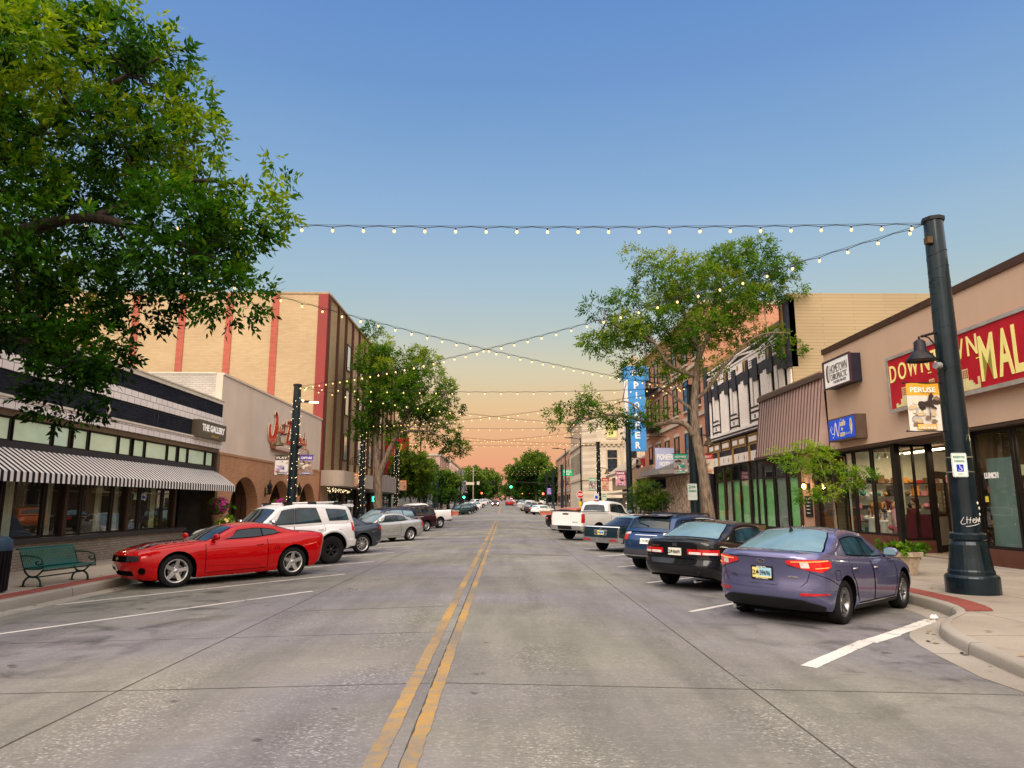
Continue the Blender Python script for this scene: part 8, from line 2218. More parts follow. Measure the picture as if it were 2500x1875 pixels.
mb = MB(); text(mb, 'CAPITOL', (9.95, 108.69, 6.68), FRONT[0], FRONT[1], 1.2, .3, 0, .02); text(mb, 'AVE', (9.95, 108.69, 6.3), FRONT[0], FRONT[1], .6, .26, 0, .02); mb.build('lettering', [WHITE_P], sn)
GLG = glow('signal_green', (.05, 1.0, .55), 7.0); GLR = glow('signal_red', (1.0, .12, .04), 5.0); GLA = glow('signal_amber', (1.0, .45, .08), 4.0)
def head(parent, x, y, z, lit, facing=-1):
 mb = MB(); mb.box(x - .28, x + .28, y - .12, y + .12, z - .6, z + .6, 0); h = mb.build('signal_head', [BLACK], parent)
 for k, c in enumerate((GLR, GLA, GLG)):
  on = k == lit; mb = MB(); mb.ball((x, y - .14, z + .38 - k * .38), (.17 if not on else .26, .05, .17 if not on else .26), 10, 7); l_ = mb.build('lens', [c if on else SEAM], parent); l_.parent = h
 return h
zz = zwalk(160)
for sx, lb in ((-1, 'signal mast with a long arm over the far crossing, left kerb'), (1, 'signal mast with a green light over the far crossing, right kerb')):
 x = 9.7 * sx
 t = thing('traffic_signal', lb, 'traffic signal', (x, 160, zz), group='traffic signals at the far crossing')
 mb = MB(); mb.tube([(x, 160, zz - .2), (x, 160, zz + 7.2)], [.16, .11], 8); mb.build('mast', [IRON], t)
 mb = MB(); mb.tube([(x, 160, zz + 5.3), (x - sx * 7.6, 160, zz + 5.75)], [.09, .06], 6); mb.build('arm', [IRON], t)
 head(t, x - sx * 8.0 if sx > 0 else -2.4, 160, zz + 4.9 + (0 if sx > 0 else .5), 2 if sx > 0 else -1)
 head(t, x - sx * .7, 160, zz + 2.6, 2 if sx < 0 else 0)
 if sx < 0:
  mb = MB(); mb.box(-8.6, -6.7, 159.9, 159.94, zz + 5.0, zz + 5.6); mb.box(-6.1, -5.5, 159.9, 159.94, zz + 5.05, zz + 5.75); mb.build('sign_plate', [mat('far_sign', (.5, .45, .36), .5)], t)
for x, y, lb, c in ((-5.9, 190, 'small red pedestrian signal far down the left kerb', GLR), (5.4, 200, 'small amber pedestrian signal far down the right kerb', GLA), (7.2, 200, 'small red pedestrian signal far down the right kerb', GLR)):
 t = thing('pedestrian_signal', lb, 'signal', (x, y, zwalk(y)))
 mb = MB(); mb.tube([(x, y, zwalk(y) - .2), (x, y, zwalk(y) + 3.4)], .07, 6); mb.box(x - .22, x + .22, y - .1, y + .1, zwalk(y) + 2.6, zwalk(y) + 3.4); mb.build('post', [IRON], t)
 mb = MB(); mb.ball((x, y - .12, zwalk(y) + 3.1), (.26, .05, .26), 8, 6); mb.build('lens', [c], t)
ut = thing('utility_pole', 'pale utility pole far away behind the signal mast arm', 'utility pole', (-9.3, 215, zwalk(215)))
mb = MB(); mb.tube([(-9.3, 215, zwalk(215) - .3), (-9.3, 215, zwalk(215) + 11)], [.2, .14], 7); mb.box(-10.3, -8.3, 214.9, 215.1, zwalk(215) + 9.9, zwalk(215) + 10.05); mb.build('pole', [mat('pole_wood', (.32, .26, .2), .9)], ut)
# crumpled paper by the kerb, a red kerbside planter beyond the crossing
mb = MB()
rnd = random.Random(5); pts = []
for i in range(7):
 a = math.pi * (i / 6) - math.pi / 2
 pts.append([(7.03 + .07 * math.cos(a) * math.cos(t * .7) * rnd.uniform(.6, 1.2), 11.75 + .06 * math.cos(a) * math.sin(t * .7) * rnd.uniform(.6, 1.2), -.125 + .05 * math.sin(a) * rnd.uniform(.6, 1.2)) for t in range(10)])
mb.grid(pts, 0, False); o = mb.build('paper_scrap', mat('paper_white', (.62, .60, .56), .9)); tag(o, 'crumpled white paper lying in the gutter by the right kerb', 'litter')
for x, y, lb in ((6.9, 111.6, 'brick planter at the far right corner of the crossing'), (-8.2, 111.4, 'brick planter at the far left corner of the crossing')):
 t = thing('planter', lb, 'planter', (x, y, zwalk(y)))
 mb = MB(); mb.prism([(-1.1, 0), (1.1, 0), (1.1, .62), (-1.1, .62)], (x, y - .5, zwalk(y) - .1), (1, 0, 0), (0, 0, 1), (0, 1.0, 0), 0); mb.prism([(-1.2, .62), (1.2, .62), (1.2, .74), (-1.2, .74)], (x, y - .6, zwalk(y) - .1), (1, 0, 0), (0, 0, 1), (0, 1.2, 0), 1); mb.build('box', [RBR, STB], t)
# ------------------------------------------------------------------ trees and plants
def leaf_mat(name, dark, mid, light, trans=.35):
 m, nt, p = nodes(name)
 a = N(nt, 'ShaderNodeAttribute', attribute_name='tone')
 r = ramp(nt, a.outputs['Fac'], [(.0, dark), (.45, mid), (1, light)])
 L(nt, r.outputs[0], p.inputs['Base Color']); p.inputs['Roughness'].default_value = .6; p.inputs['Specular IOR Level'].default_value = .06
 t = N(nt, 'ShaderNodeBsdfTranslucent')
 c = mixc(nt, 1, r.outputs[0], (1.5, 1.5, .5), 'MULTIPLY'); L(nt, c, t.inputs[0])
 mx = N(nt, 'ShaderNodeMixShader'); mx.inputs[0].default_value = trans
 out = nt.nodes['Material Output']; L(nt, p.outputs[0], mx.inputs[1]); L(nt, t.outputs[0], mx.inputs[2]); L(nt, mx.outputs[0], out.inputs[0])
 return m
def bark(name, col):
 m, nt, p = nodes(name)
 tc = N(nt, 'ShaderNodeNewGeometry'); mp = N(nt, 'ShaderNodeMapping'); mp.inputs['Scale'].default_value = (9, 9, 1.8); L(nt, tc.outputs['Position'], mp.inputs[0])
 n = N(nt, 'ShaderNodeTexNoise'); n.inputs['Scale'].default_value = 1.6; n.inputs['Detail'].default_value = 7; L(nt, mp.outputs[0], n.inputs['Vector'])
 r = ramp(nt, n.outputs['Fac'], [(.35, tuple(c * .35 for c in col)), (.6, col), (.8, tuple(min(1, c * 1.5) for c in col))]); L(nt, r.outputs[0], p.inputs['Base Color']); p.inputs['Roughness'].default_value = .9
 b = N(nt, 'ShaderNodeBump'); b.inputs['Strength'].default_value = .8; b.inputs['Distance'].default_value = .03; L(nt, n.outputs['Fac'], b.inputs['Height']); L(nt, b.outputs[0], p.inputs['Normal'])
 return m
BARK = bark('bark_grey_brown', (.20, .145, .10)); BARKD = bark('bark_dark', (.06, .04, .03))
LEAF_ASH = leaf_mat('ash_leaf', (.003, .013, .002), (.034, .118, .005), (.26, .34, .014))
LEAF_HON = leaf_mat('locust_leaf', (.010, .032, .004), (.055, .14, .008), (.27, .32, .025))
LEAF_FAR = leaf_mat('far_leaf', (.008, .026, .005), (.05, .115, .014), (.21, .25, .03))
LEAF_YEL = leaf_mat('lime_leaf', (.02, .065, .005), (.085, .20, .012), (.27, .36, .03))
def leaves(name, parent, twigs, ll, lw, pairs, mat_, rng, droop=.35, spread=.9, tl=.32):
 """twigs: arrays p (n,3), d (n,3), tone (n). Each twig carries pairs of lance leaflets and one at the tip."""
 P, D, T = twigs
 n = len(P)
 D = D / np.maximum(np.linalg.norm(D, axis=1, keepdims=True), 1e-6)
 U = rng.normal(size=(n, 3)); S = np.cross(D, U); S /= np.maximum(np.linalg.norm(S, axis=1, keepdims=True), 1e-6)
 Nn = np.cross(S, D)
 V, F, TT = [], [], []
 k = 0
 for j in range(pairs * 2 + 1):
  if j == pairs * 2: side, t = 0.0, 1.0
  else: side, t = (1 if j % 2 else -1), .25 + .75 * (j // 2) / max(1, pairs)
  size = rng.uniform(.7, 1.15, (n, 1))
  base = P + D * (tl * t) - np.array([0, 0, droop * .12]) * t * t
  dirr = D * (.55 if side else 1.0) + S * side * spread + rng.normal(scale=.28, size=(n, 3)); dirr[:, 2] -= droop * rng.uniform(.3, 1.2, n)
  dirr /= np.linalg.norm(dirr, axis=1, keepdims=True)
  w = np.cross(dirr, Nn + rng.normal(scale=.45, size=(n, 3))); w /= np.maximum(np.linalg.norm(w, axis=1, keepdims=True), 1e-6)
  up = np.cross(w, dirr)
  l_, w_ = ll * size, lw * size
  a = base; b = base + dirr * l_ * .42 + w * w_ * .5 + up * w_ * .12; c = base + dirr * l_; d = base + dirr * l_ * .42 - w * w_ * .5 + up * w_ * .12
  V.append(np.stack([a, b, c, d], 1).reshape(-1, 3))
  TT.append(np.repeat(np.clip(T + rng.normal(scale=.13, size=n), 0, 1), 4))
 V = np.concatenate(V); TT = np.concatenate(TT)
 off = Vector((0, 0, 0)); q = parent
 while q is not None: off += q.location; q = q.parent
 V = V - np.array(off)
 nf = len(V) // 4
 me = bpy.data.meshes.new(name)
 me.vertices.add(len(V)); me.vertices.foreach_set('co', V.astype(np.float32).ravel())
 me.loops.add(nf * 4); me.loops.foreach_set('vertex_index', np.arange(nf * 4, dtype=np.int32))
 me.polygons.add(nf); me.polygons.foreach_set('loop_start', np.arange(0, nf * 4, 4, dtype=np.int32)); me.polygons.foreach_set('loop_total', np.full(nf, 4, np.int32))
 me.update(calc_edges=True)
 at = me.attributes.new('tone', 'FLOAT', 'POINT'); at.data.foreach_set('value', TT.astype(np.float32))
 me.materials.append(mat_); me.validate()
 o = bpy.data.objects.new(name, me); COL.objects.link(o); o.parent = parent
 return o
def inside(x, z, poly):
 r = False; n = len(poly); j = n - 1
 for i in range(n):
  if (poly[i][1] > z) != (poly[j][1] > z) and x < (poly[j][0] - poly[i][0]) * (z - poly[i][1]) / (poly[j][1] - poly[i][1]) + poly[i][0]: r = not r
  j = i
 return r
def edge_dist(x, z, poly):
 best = 9e9
 for (ax, az), (bx, bz) in zip(poly, poly[1:] + poly[:1]):
  dx, dz = bx - ax, bz - az; l2 = dx * dx + dz * dz or 1e-9
  t = max(0, min(1, ((x - ax) * dx + (z - az) * dz) / l2)); best = min(best, math.hypot(x - ax - t * dx, z - az - t * dz))
 return best
def crown_clumps(poly, y0, depth, step, rnd, keep=1.0, holes=(), toward=1.0):
 """clump centres filling a crown whose street-side outline is poly (x, z) at y0."""
 xs = [p[0] for p in poly]; zs = [p[1] for p in poly]; out = []
 z = min(zs)
 while z < max(zs):
  x = min(xs)
  while x < max(xs):
   a, b = x + rnd.uniform(-.45, .45) * step, z + rnd.uniform(-.45, .45) * step
   if inside(a, b, poly) and rnd.random() < keep and not any(math.hypot(a - h[0], b - h[1]) < h[2] for h in holes):
    e = edge_dist(a, b, poly)
    dd = depth * min(1.0, (e / (depth * .8)) ** .6)
    for s in ((-1, 1) if e > step * .9 else (0,)):
     out.append((a, y0 + s * dd * rnd.uniform(.35, 1.0) * (toward if s < 0 else 1), b, e))
   x += step
  z += step
 return out
def twig_set(clumps, r, per, rng, zr, light=(.25, .95), flat=.75):
 """twigs on and in each clump; tone rises with height and with distance from the clump's heart."""
 P, D, T = [], [], []
 for c in clumps:
  n = max(3, int(per * rng.uniform(.6, 1.35))); rr = r * rng.uniform(.75, 1.2)
  d = rng.normal(size=(n, 3)); d /= np.linalg.norm(d, axis=1, keepdims=True)
  q = rng.uniform(.35, 1.0, (n, 1)) ** .6
  P.append(np.array(c[:3]) + d * q * rr * np.array([1, 1, flat])); D.append(d * np.array([1, 1, .6]) + np.array([0, 0, .15]))
  t = light[0] + (light[1] - light[0]) * (.30 * np.clip((c[2] - zr[0]) / (zr[1] - zr[0]), 0, 1) + .30 * (d[:, 2] * .5 + .5) + .25 * q[:, 0] + rng.uniform(-.34, .34) + .03)  # lit tops and shaded insides of the clumps painted into the leaf tone
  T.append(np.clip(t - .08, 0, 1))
 return np.concatenate(P), np.concatenate(D), np.concatenate(T)
def limbs(parent, lines, mats, links=(), name='trunk'):
 """lines: (points, radii); links: thin branches (a, b)."""
 mb = MB()
 for pts, rad in lines:
  k = 5; P = []; Q = []
  n = len(pts)
  for i in range(n - 1):
   p0, p1, p2, p3 = [Vector(pts[max(0, min(n - 1, i + o))]) for o in (-1, 0, 1, 2)]
   for j in range(k):
    t = j / k; P.append(.5 * (2 * p1 + (p2 - p0) * t + (2 * p0 - 5 * p1 + 4 * p2 - p3) * t * t + (3 * p1 - p0 - 3 * p2 + p3) * t ** 3)); Q.append(rad[i] + (rad[i + 1] - rad[i]) * t)
  P.append(Vector(pts[-1])); Q.append(rad[-1]); mb.tube(P, Q, 10)
 for a, b, ra, rb in links:
  a, b = Vector(a), Vector(b); m_ = (a + b) / 2 + Vector((random.uniform(-.15, .15), random.uniform(-.15, .15), random.uniform(0, .2))); mb.tube([a, m_, b], [ra, (ra + rb) / 2, rb], 5)
 return mb.build(name, mats, parent)
def link_all(lines, clumps, ra, rb, frac, rnd):
 pts = [Vector(p) for l in lines for p in [tuple(Vector(l[0][i]).lerp(Vector(l[0][i + 1]), t)) for i in range(len(l[0]) - 1) for t in (0, .33, .66)]][2:]
 out = []
 for c in clumps:
  if rnd.random() < frac:
   v = Vector(c[:3]); p = min(pts, key=lambda q: (q - v).length + max(0, q.z - v.z) * .8); out.append((p, v, ra, rb))
 return out
# ---- big ash overhanging the left of the street
BIG = [(-8.88, 10.9), (-6.58, 11.3), (-5.69, 10.29), (-5.39, 9.81), (-5.45, 9.46), (-4.92, 9.07), (-5.22, 8.82), (-4.82, 8.2), (-4.73, 7.62), (-4.46, 7.34), (-3.53, 7.25), (-3.5, 6.69), (-3.71, 6.6), (-3.72, 6.09), (-4.1, 5.87), (-3.6, 5.33), (-3.67, 5.07), (-3.98, 4.67), (-4.26, 4.41), (-4.68, 4.5), (-5.06, 4.45), (-5.49, 4.62), (-5.82, 4.58), (-6.24, 4.71), (-6.34, 4.32), (-6.77, 4.54), (-6.86, 4.23), (-6.19, 3.72), (-6.35, 3.27), (-6.62, 3.09), (-6.89, 2.85), (-7.5, 2.88), (-8.1, 3.06), (-8.8, 3.6), (-9.6, 3.9), (-11, 3.8), (-12.4, 4.6), (-13.4, 6), (-13.6, 7.6), (-13.0, 9.4), (-11.8, 10.8), (-10.4, 11.4)]
def shrink(poly, d):
 cx = sum(p[0] for p in poly) / len(poly); cz = sum(p[1] for p in poly) / len(poly)
 return [(x + (cx - x) / math.hypot(cx - x, cz - z) * d, z + (cz - z) / math.hypot(cx - x, cz - z) * d) for x, z in poly]
rnd = random.Random(21); rng = np.random.default_rng(21)
t = thing('ash_tree', 'large leafy ash tree overhanging the street at the upper left', 'tree', (-10.3, 11.2, 0))
cl = crown_clumps(shrink(BIG, .42), 11.0, 2.2, .66, rnd, .88, ((-7.25, 6.0, .45), (-8.6, 6.9, .3), (-7.9, 4.7, .32), (-6.9, 8.9, .22), (-7.6, 3.9, .22), (-6.65, 7.35, .36), (-4.95, 6.6, .22), (-6.2, 5.6, .30), (-7.6, 6.35, .2), (-5.9, 8.4, .2), (-8.2, 5.3, .25), (-5.3, 5.5, .2)))
lines = [([(-10.3, 11.2, -.1), (-10.2, 11.2, 1.5), (-10.1, 11.1, 3.2), (-9.9, 11.0, 5.0), (-9.6, 11, 7), (-9.3, 11, 9)], [.34, .26, .23, .19, .13, .05]), ([(-10.0, 11.1, 4.2), (-9.0, 11.0, 5.6), (-8.0, 11.0, 6.15), (-6.8, 10.9, 6.35), (-5.6, 10.8, 6.0), (-4.6, 10.9, 5.6)], [.18, .14, .11, .075, .05, .02]), ([(-9.9, 11, 5.2), (-8.8, 10.8, 6.9), (-7.2, 10.7, 8.2), (-5.9, 10.8, 9.2)], [.15, .1, .06, .02]), ([(-10.1, 11.1, 3.4), (-8.9, 11.3, 4.3), (-7.6, 11.3, 4.3), (-6.9, 11.3, 3.8)], [.12, .08, .05, .02]), ([(-6.8, 10.9, 6.35), (-5.6, 11.2, 7.1), (-4.9, 11.2, 7.15), (-4.3, 11.2, 7.05)], [.06, .045, .025, .012]), ([(-9.9, 11, 5), (-11.4, 11.2, 6.6), (-12.6, 11.2, 7.6)], [.14, .09, .03])]
limbs(t, lines, [BARKD], link_all(lines, cl, .03, .008, .5, rnd))
P_, D_, T_ = twig_set(cl, .56, 92, rng, (3, 11), (.0, 1.0))
# lower left leaves toned darker, the tree's own shade painted in
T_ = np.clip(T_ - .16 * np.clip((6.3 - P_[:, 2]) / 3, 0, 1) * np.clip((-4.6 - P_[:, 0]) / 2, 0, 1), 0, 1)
spr = np.array([[-3.75, 11.1, 7.1], [-3.85, 11.0, 7.25], [-3.7, 11.0, 6.9], [-4.1, 11.2, 7.3], [-4.0, 11.2, 6.65], [-3.8, 11.1, 6.75]] * 4) + rng.normal(scale=.13, size=(24, 3))
P_ = np.concatenate([P_, spr]); D_ = np.concatenate([D_, rng.normal(size=(24, 3)) + np.array([.8, 0, .1])]); T_ = np.concatenate([T_, rng.uniform(.4, .8, 24)])
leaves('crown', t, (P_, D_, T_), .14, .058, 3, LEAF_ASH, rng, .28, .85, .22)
# ---- honey locust on the right
HON = [(5.31, 13.38), (6.39, 13.88), (6.69, 14.01), (6.85, 13.51), (7.51, 13.77), (8.29, 13.95), (9.06, 14.08), (9.54, 14.27), (9.81, 13.71), (10.91, 14.34), (11.4, 14.53), (12.16, 14.35), (12.78, 13.79), (12.87, 13.23), (13.86, 12.99), (14.11, 12.44), (14.13, 11.83), (13.54, 11.76), (12.8, 11.34), (13.0, 10.73), (12.67, 10.19), (12.98, 9.54), (13.6, 9.24), (13.61, 8.65), (13.03, 8.65), (11.89, 8.88), (11.51, 8.24), (10.71, 8.41), (10.11, 8.06), (10.0, 7.01), (10.15, 6.55), (9.46, 6.43), (9.16, 6.2), (8.32, 6.32), (8.12, 7.07), (7.21, 7.29), (5.73, 7.29), (5.34, 7.7), (6.44, 7.99), (7.14, 8.34), (6.34, 8.52), (5.18, 8.34), (4.67, 8.69), (4.03, 8.22), (3.57, 8.22), (3.99, 8.74), (3.53, 9.1), (3.14, 9.51), (2.85, 10.1), (3.38, 10.46), (4.08, 10.76), (3.92, 11.43), (4.8, 11.61), (4.75, 12.1), (5.39, 11.85), (6.32, 11.62), (6.65, 11.01), (7.07, 11.26), (6.8, 11.92), (5.93, 12.34), (5.65, 12.96)]
HON2 = [(2.06, 5.51), (2.92, 6.08), (3.61, 6.83), (4.75, 6.89), (4.62, 6.2), (5.68, 5.74), (6.6, 6.09), (7.85, 5.97), (7.61, 5.69), (6.75, 5.35), (6.0, 4.95), (5.21, 4.95), (4.54, 5.34), (3.47, 5.23), (2.4, 5.23)]
rnd = random.Random(31); rng = np.random.default_rng(31)
Yh = 31.5
t = thing('honey_locust_tree', 'tall honey locust with an open spreading crown in front of the painted building', 'tree', (9.25, Yh, 0))
lines = [([(9.25, Yh, -.1), (9.2, Yh, 1.3), (8.98, Yh, 3.4), (8.76, Yh, 4.9), (8.77, Yh, 6.3), (8.95, Yh, 7.76), (9.11, Yh, 8.64)], [.30, .25, .22, .20, .18, .16, .14]),
 ([(8.62, Yh, 4.85), (8.3, Yh - .1, 5.25), (7.71, Yh - .2, 5.4), (6.74, Yh - .2, 5.23), (6.02, Yh - .3, 5.51), (4.78, Yh - .3, 5.68), (3.47, Yh - .3, 5.34)], [.15, .13, .115, .09, .07, .05, .02]),
 ([(6.2, Yh - .25, 5.4), (6.1, Yh - .3, 6.0), (5.4, Yh - .3, 6.3), (4.6, Yh - .3, 5.9)], [.05, .04, .03, .012]),
 ([(8.95, Yh, 7.5), (7.9, Yh - .3, 7.8), (7.4, Yh - .6, 8.1), (6.81, Yh - .8, 8.93), (5.56, Yh - 1, 9.52), (4.12, Yh - 1, 9.93)], [.12, .1, .085, .065, .045, .015]),
 ([(9.11, Yh, 8.5), (9.93, Yh + .3, 10.06), (10.85, Yh + .5, 11.03), (12.08, Yh + .6, 11.94)], [.12, .09, .06, .02]),
 ([(9.1, Yh, 8.6), (8.76, Yh + .3, 9.94), (8.25, Yh + .5, 11.62), (8.0, Yh + .5, 13)], [.11, .08, .05, .015]),
 ([(8.8, Yh, 6.4), (9.3, Yh - .4, 6.9), (10.11, Yh - .9, 8.06), (11.33, Yh - 1.4, 9.1), (12.78, Yh - 1.6, 9.24)], [.10, .085, .065, .045, .015]),
 ([(8.76, Yh, 5.9), (8.4, Yh + .4, 6.3), (7.77, Yh + .8, 6.89), (6.93, Yh + 1.1, 7.47)], [.09, .08, .05, .02]),
 ([(9.93, Yh + .3, 10.06), (10.2, Yh - .3, 12), (11.3, Yh - .5, 13.6)], [.06, .045, .015]), ([(6.81, Yh - .8, 8.93), (6.4, Yh, 10.5), (6.3, Yh + .2, 12.8)], [.05, .035, .012])]
cl = crown_clumps(shrink(HON, .22), Yh, 2.6, .74, rnd, .86, ((5.0, 9.3, .35), (11.2, 10.4, .35), (10.4, 12.9, .25), (6.2, 10.6, .5), (8.3, 10.2, .3), (8.9, 8.0, .55), (7.2, 9.4, .3), (9.9, 9.0, .3), (8.75, 6.9, .35)))
cl2 = crown_clumps(HON2, Yh - .3, .5, .42, rnd, .66)
limbs(t, lines, [BARK], link_all(lines, cl, .028, .008, .75, rnd) + link_all(lines[1:3], cl2, .02, .006, .8, rnd))
A_ = twig_set(cl, .53, 52, rng, (6, 14), (.05, 1.0)); B2 = twig_set(cl2, .34, 17, rng, (4, 7), (.1, .8))
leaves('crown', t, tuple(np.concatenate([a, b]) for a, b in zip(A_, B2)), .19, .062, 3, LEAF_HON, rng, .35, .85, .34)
# ---- forked tree on the left
LT = [(-10.64, 15.34), (-10.27, 15.74), (-9.58, 15.24), (-8.7, 14.85), (-8.49, 14.06), (-7.61, 13.67), (-7.23, 13.86), (-6.36, 13.28), (-5.49, 13.08), (-5.38, 12.4), (-4.43, 12.3), (-4.31, 11.24), (-3.64, 10.46), (-3.63, 9.89), (-3.15, 9.31), (-3.51, 8.26), (-3.88, 7.69), (-3.49, 6.66), (-2.74, 6.19), (-3.2, 5.53), (-4.04, 5.53), (-4.61, 6.09), (-5.09, 6.94), (-5.74, 6.28), (-5.73, 5.81), (-6.48, 6.28), (-7.06, 6.65), (-8.17, 6.28), (-8.76, 7.21), (-9.89, 7.4), (-9.95, 6.27), (-10.89, 6.65), (-11.57, 7.12), (-11.89, 8.16), (-11.46, 9.11), (-11.8, 10.54), (-11.76, 12.0), (-11.8, 12.97), (-11.26, 14.05), (-10.7, 14.45)]
rnd = random.Random(41); rng = np.random.default_rng(41); Yl = 52.8
t = thing('forked_tree', 'forked street tree before the tall tan building, one limb leaning over the road', 'tree', (-9.4, Yl, 0))
lines = [([(-9.4, Yl, -.1), (-9.38, Yl, 1.8), (-9.45, Yl, 3.5), (-9.62, Yl, 5.4), (-9.8, Yl, 7.4), (-9.75, Yl, 9.4), (-9.73, Yl, 12.5)], [.38, .30, .27, .22, .18, .13, .03]), ([(-9.4, Yl, 3.6), (-9.1, Yl - .1, 4.6), (-8.18, Yl - .3, 6.65), (-7.6, Yl - .4, 7.9), (-7.11, Yl - .5, 8.83), (-6.2, Yl - .5, 10.4)], [.24, .22, .18, .14, .11, .03]), ([(-8.1, Yl - .3, 6.7), (-7.2, Yl - .5, 7.1), (-5.75, Yl - .7, 7.12), (-4.8, Yl - .8, 6.7), (-4.14, Yl - .8, 6.0)], [.13, .1, .075, .05, .02]), ([(-7.11, Yl - .5, 8.83), (-5.6, Yl - .3, 9.4), (-4.3, Yl, 9.8)], [.08, .05, .02])]
cl = crown_clumps(shrink(LT, .25), Yl, 2.8, .85, rnd, .88, ((-7.6, 8.0, .55), (-6.2, 7.9, .5), (-8.7, 8.3, .4), (-6.9, 6.9, .4)))
limbs(t, lines, [BARK], link_all(lines, cl, .04, .012, .6, rnd))
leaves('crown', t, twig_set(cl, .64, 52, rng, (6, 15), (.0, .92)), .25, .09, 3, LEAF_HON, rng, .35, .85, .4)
def round_tree(name, label, x, y, h, r, zc, mat_, seed, per=14, ll=.3, lw=.14, trunk=.2, n=60, sq=1.0, group=None, tone=(.05, .85), lobes=5):
 rnd = random.Random(seed); rng = np.random.default_rng(seed); z = zwalk(y)
 t = thing(name, label, 'tree', (x, y, z), group=group)
 lob = [(x + rnd.uniform(-.5, .5) * r, y + rnd.uniform(-.5, .5) * r, z + zc + rnd.uniform(-.5, .5) * (h - zc), r * rnd.uniform(.45, .75)) for _ in range(lobes)] + [(x, y, z + zc, r * .8)]
 cl = []
 for _ in range(n):
  c = rnd.choice(lob); d = Vector((rnd.gauss(0, 1), rnd.gauss(0, 1), rnd.gauss(0, 1))).normalized() * c[3] * rnd.uniform(.5, 1)
  cl.append((c[0] + d.x, c[1] + d.y, max(z + zc - (h - zc) * .9, min(z + h, c[2] + d.z * sq)), 0))
 lines = [([(x, y, z - .2), (x + .05, y, z + zc * .4), (x - .05, y, z + zc * .8), (x, y, z + h * .85)], [trunk, trunk * .8, trunk * .6, .03])]
 for k in range(4):
  a = k * 1.57 + rnd.random(); lines.append(([(x, y, z + zc * .6), (x + math.cos(a) * r * .4, y + math.sin(a) * r * .4, z + zc), (x + math.cos(a) * r * .75, y + math.sin(a) * r * .75, z + zc * 1.2)], [trunk * .5, trunk * .3, .02]))
 limbs(t, lines, [BARK], link_all(lines, cl, trunk * .15, .01, .4, rnd))
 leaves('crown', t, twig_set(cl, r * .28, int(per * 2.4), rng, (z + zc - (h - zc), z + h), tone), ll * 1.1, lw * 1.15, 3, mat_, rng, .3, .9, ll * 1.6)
 return t
G2 = 'street trees near the crossing'
round_tree('street_tree', 'small olive green street tree with a thin trunk past the third left post', -9.4, 71, 7.0, 2.3, 4.8, LEAF_FAR, 51, 14, .26, .12, .13, 60, group=G2, tone=(.2, 1))
round_tree('street_tree', 'mid green street tree beside the olive one on the left', -10.2, 77, 7.4, 2.3, 4.6, LEAF_FAR, 52, 14, .28, .13, .14, 60, group=G2)
round_tree('street_tree', 'dense dark tree right of the olive street tree, across the crossing on the left', -10.0, 112, 8.0, 2.4, 4.6, LEAF_FAR, 53, 18, .4, .2, .2, 80, group=G2, tone=(0, .75))
round_tree('street_tree', 'bright green tree left of the white corner block', -11.2, 128, 6.4, 2.0, 3.9, LEAF_FAR, 54, 14, .4, .2, .18, 60, group=G2, tone=(.1, .95))
round_tree('street_tree', 'large round tree on the right before the far signal', 8.6, 186, 14.2, 6.2, 8.0, LEAF_FAR, 55, 22, .6, .3, .35, 110, group='trees far down the street', tone=(.0, .8), lobes=7)
round_tree('street_tree', 'large tree just right of the round far one', 13.5, 178, 11.5, 4.6, 6.5, LEAF_FAR, 56, 20, .6, .3, .3, 80, group='trees far down the street', tone=(0, .7))
for i, (x, y, h, r, lb) in enumerate(((-9.5, 250, 10, 4.0, 'tree behind the utility pole on the left'), (-12, 290, 14, 7, 'broad tree in the far tree line on the left'), (-17, 330, 16, 8, 'tallest tree in the far left tree line'), (9, 262, 9, 4, 'small tree below the far round tree on the right'), (12, 300, 13, 7, 'broad tree in the far tree line on the right'), (-9, 390, 18, 8, 'hazy tree left of the end of the road'), (9, 430, 17, 8, 'hazy tree right of the end of the road'), (-20, 240, 14, 5, 'tree rising behind the white corner block'))):
 round_tree('street_tree', lb, x, y, h, r, h * .55, LEAF_FAR, 60 + i, 16, .8, .42, .3, 70, group='trees far down the street', tone=(.05, .75))
def treeline(name, lab, xs, y, h, seed):
 rng = np.random.default_rng(seed); n = 900; z = zwalk(y)
 P = np.stack([rng.uniform(xs[0], xs[1], n), y + rng.normal(scale=6, size=n), np.zeros(n)], 1)
 top = h * (.65 + .25 * np.sin(P[:, 0] * .13 + seed) + .15 * np.sin(P[:, 0] * .31 + 2 * seed))
 P[:, 2] = z + top * rng.uniform(0.02, 1, n) ** .7
 o = leaves(name, None, (P, rng.normal(size=(n, 3)), np.clip(.25 + .5 * (P[:, 2] - z) / h + rng.normal(scale=.15, size=n), 0, 1)), 2.2, 1.3, 2, LEAF_FAR, rng, .3, .9, 2.2)
 tag(o, lab, 'tree line', kind='stuff')
treeline('distant_woods', 'dim line of distant woods closing the end of the road', (-90, 90), 560, 17, 3)
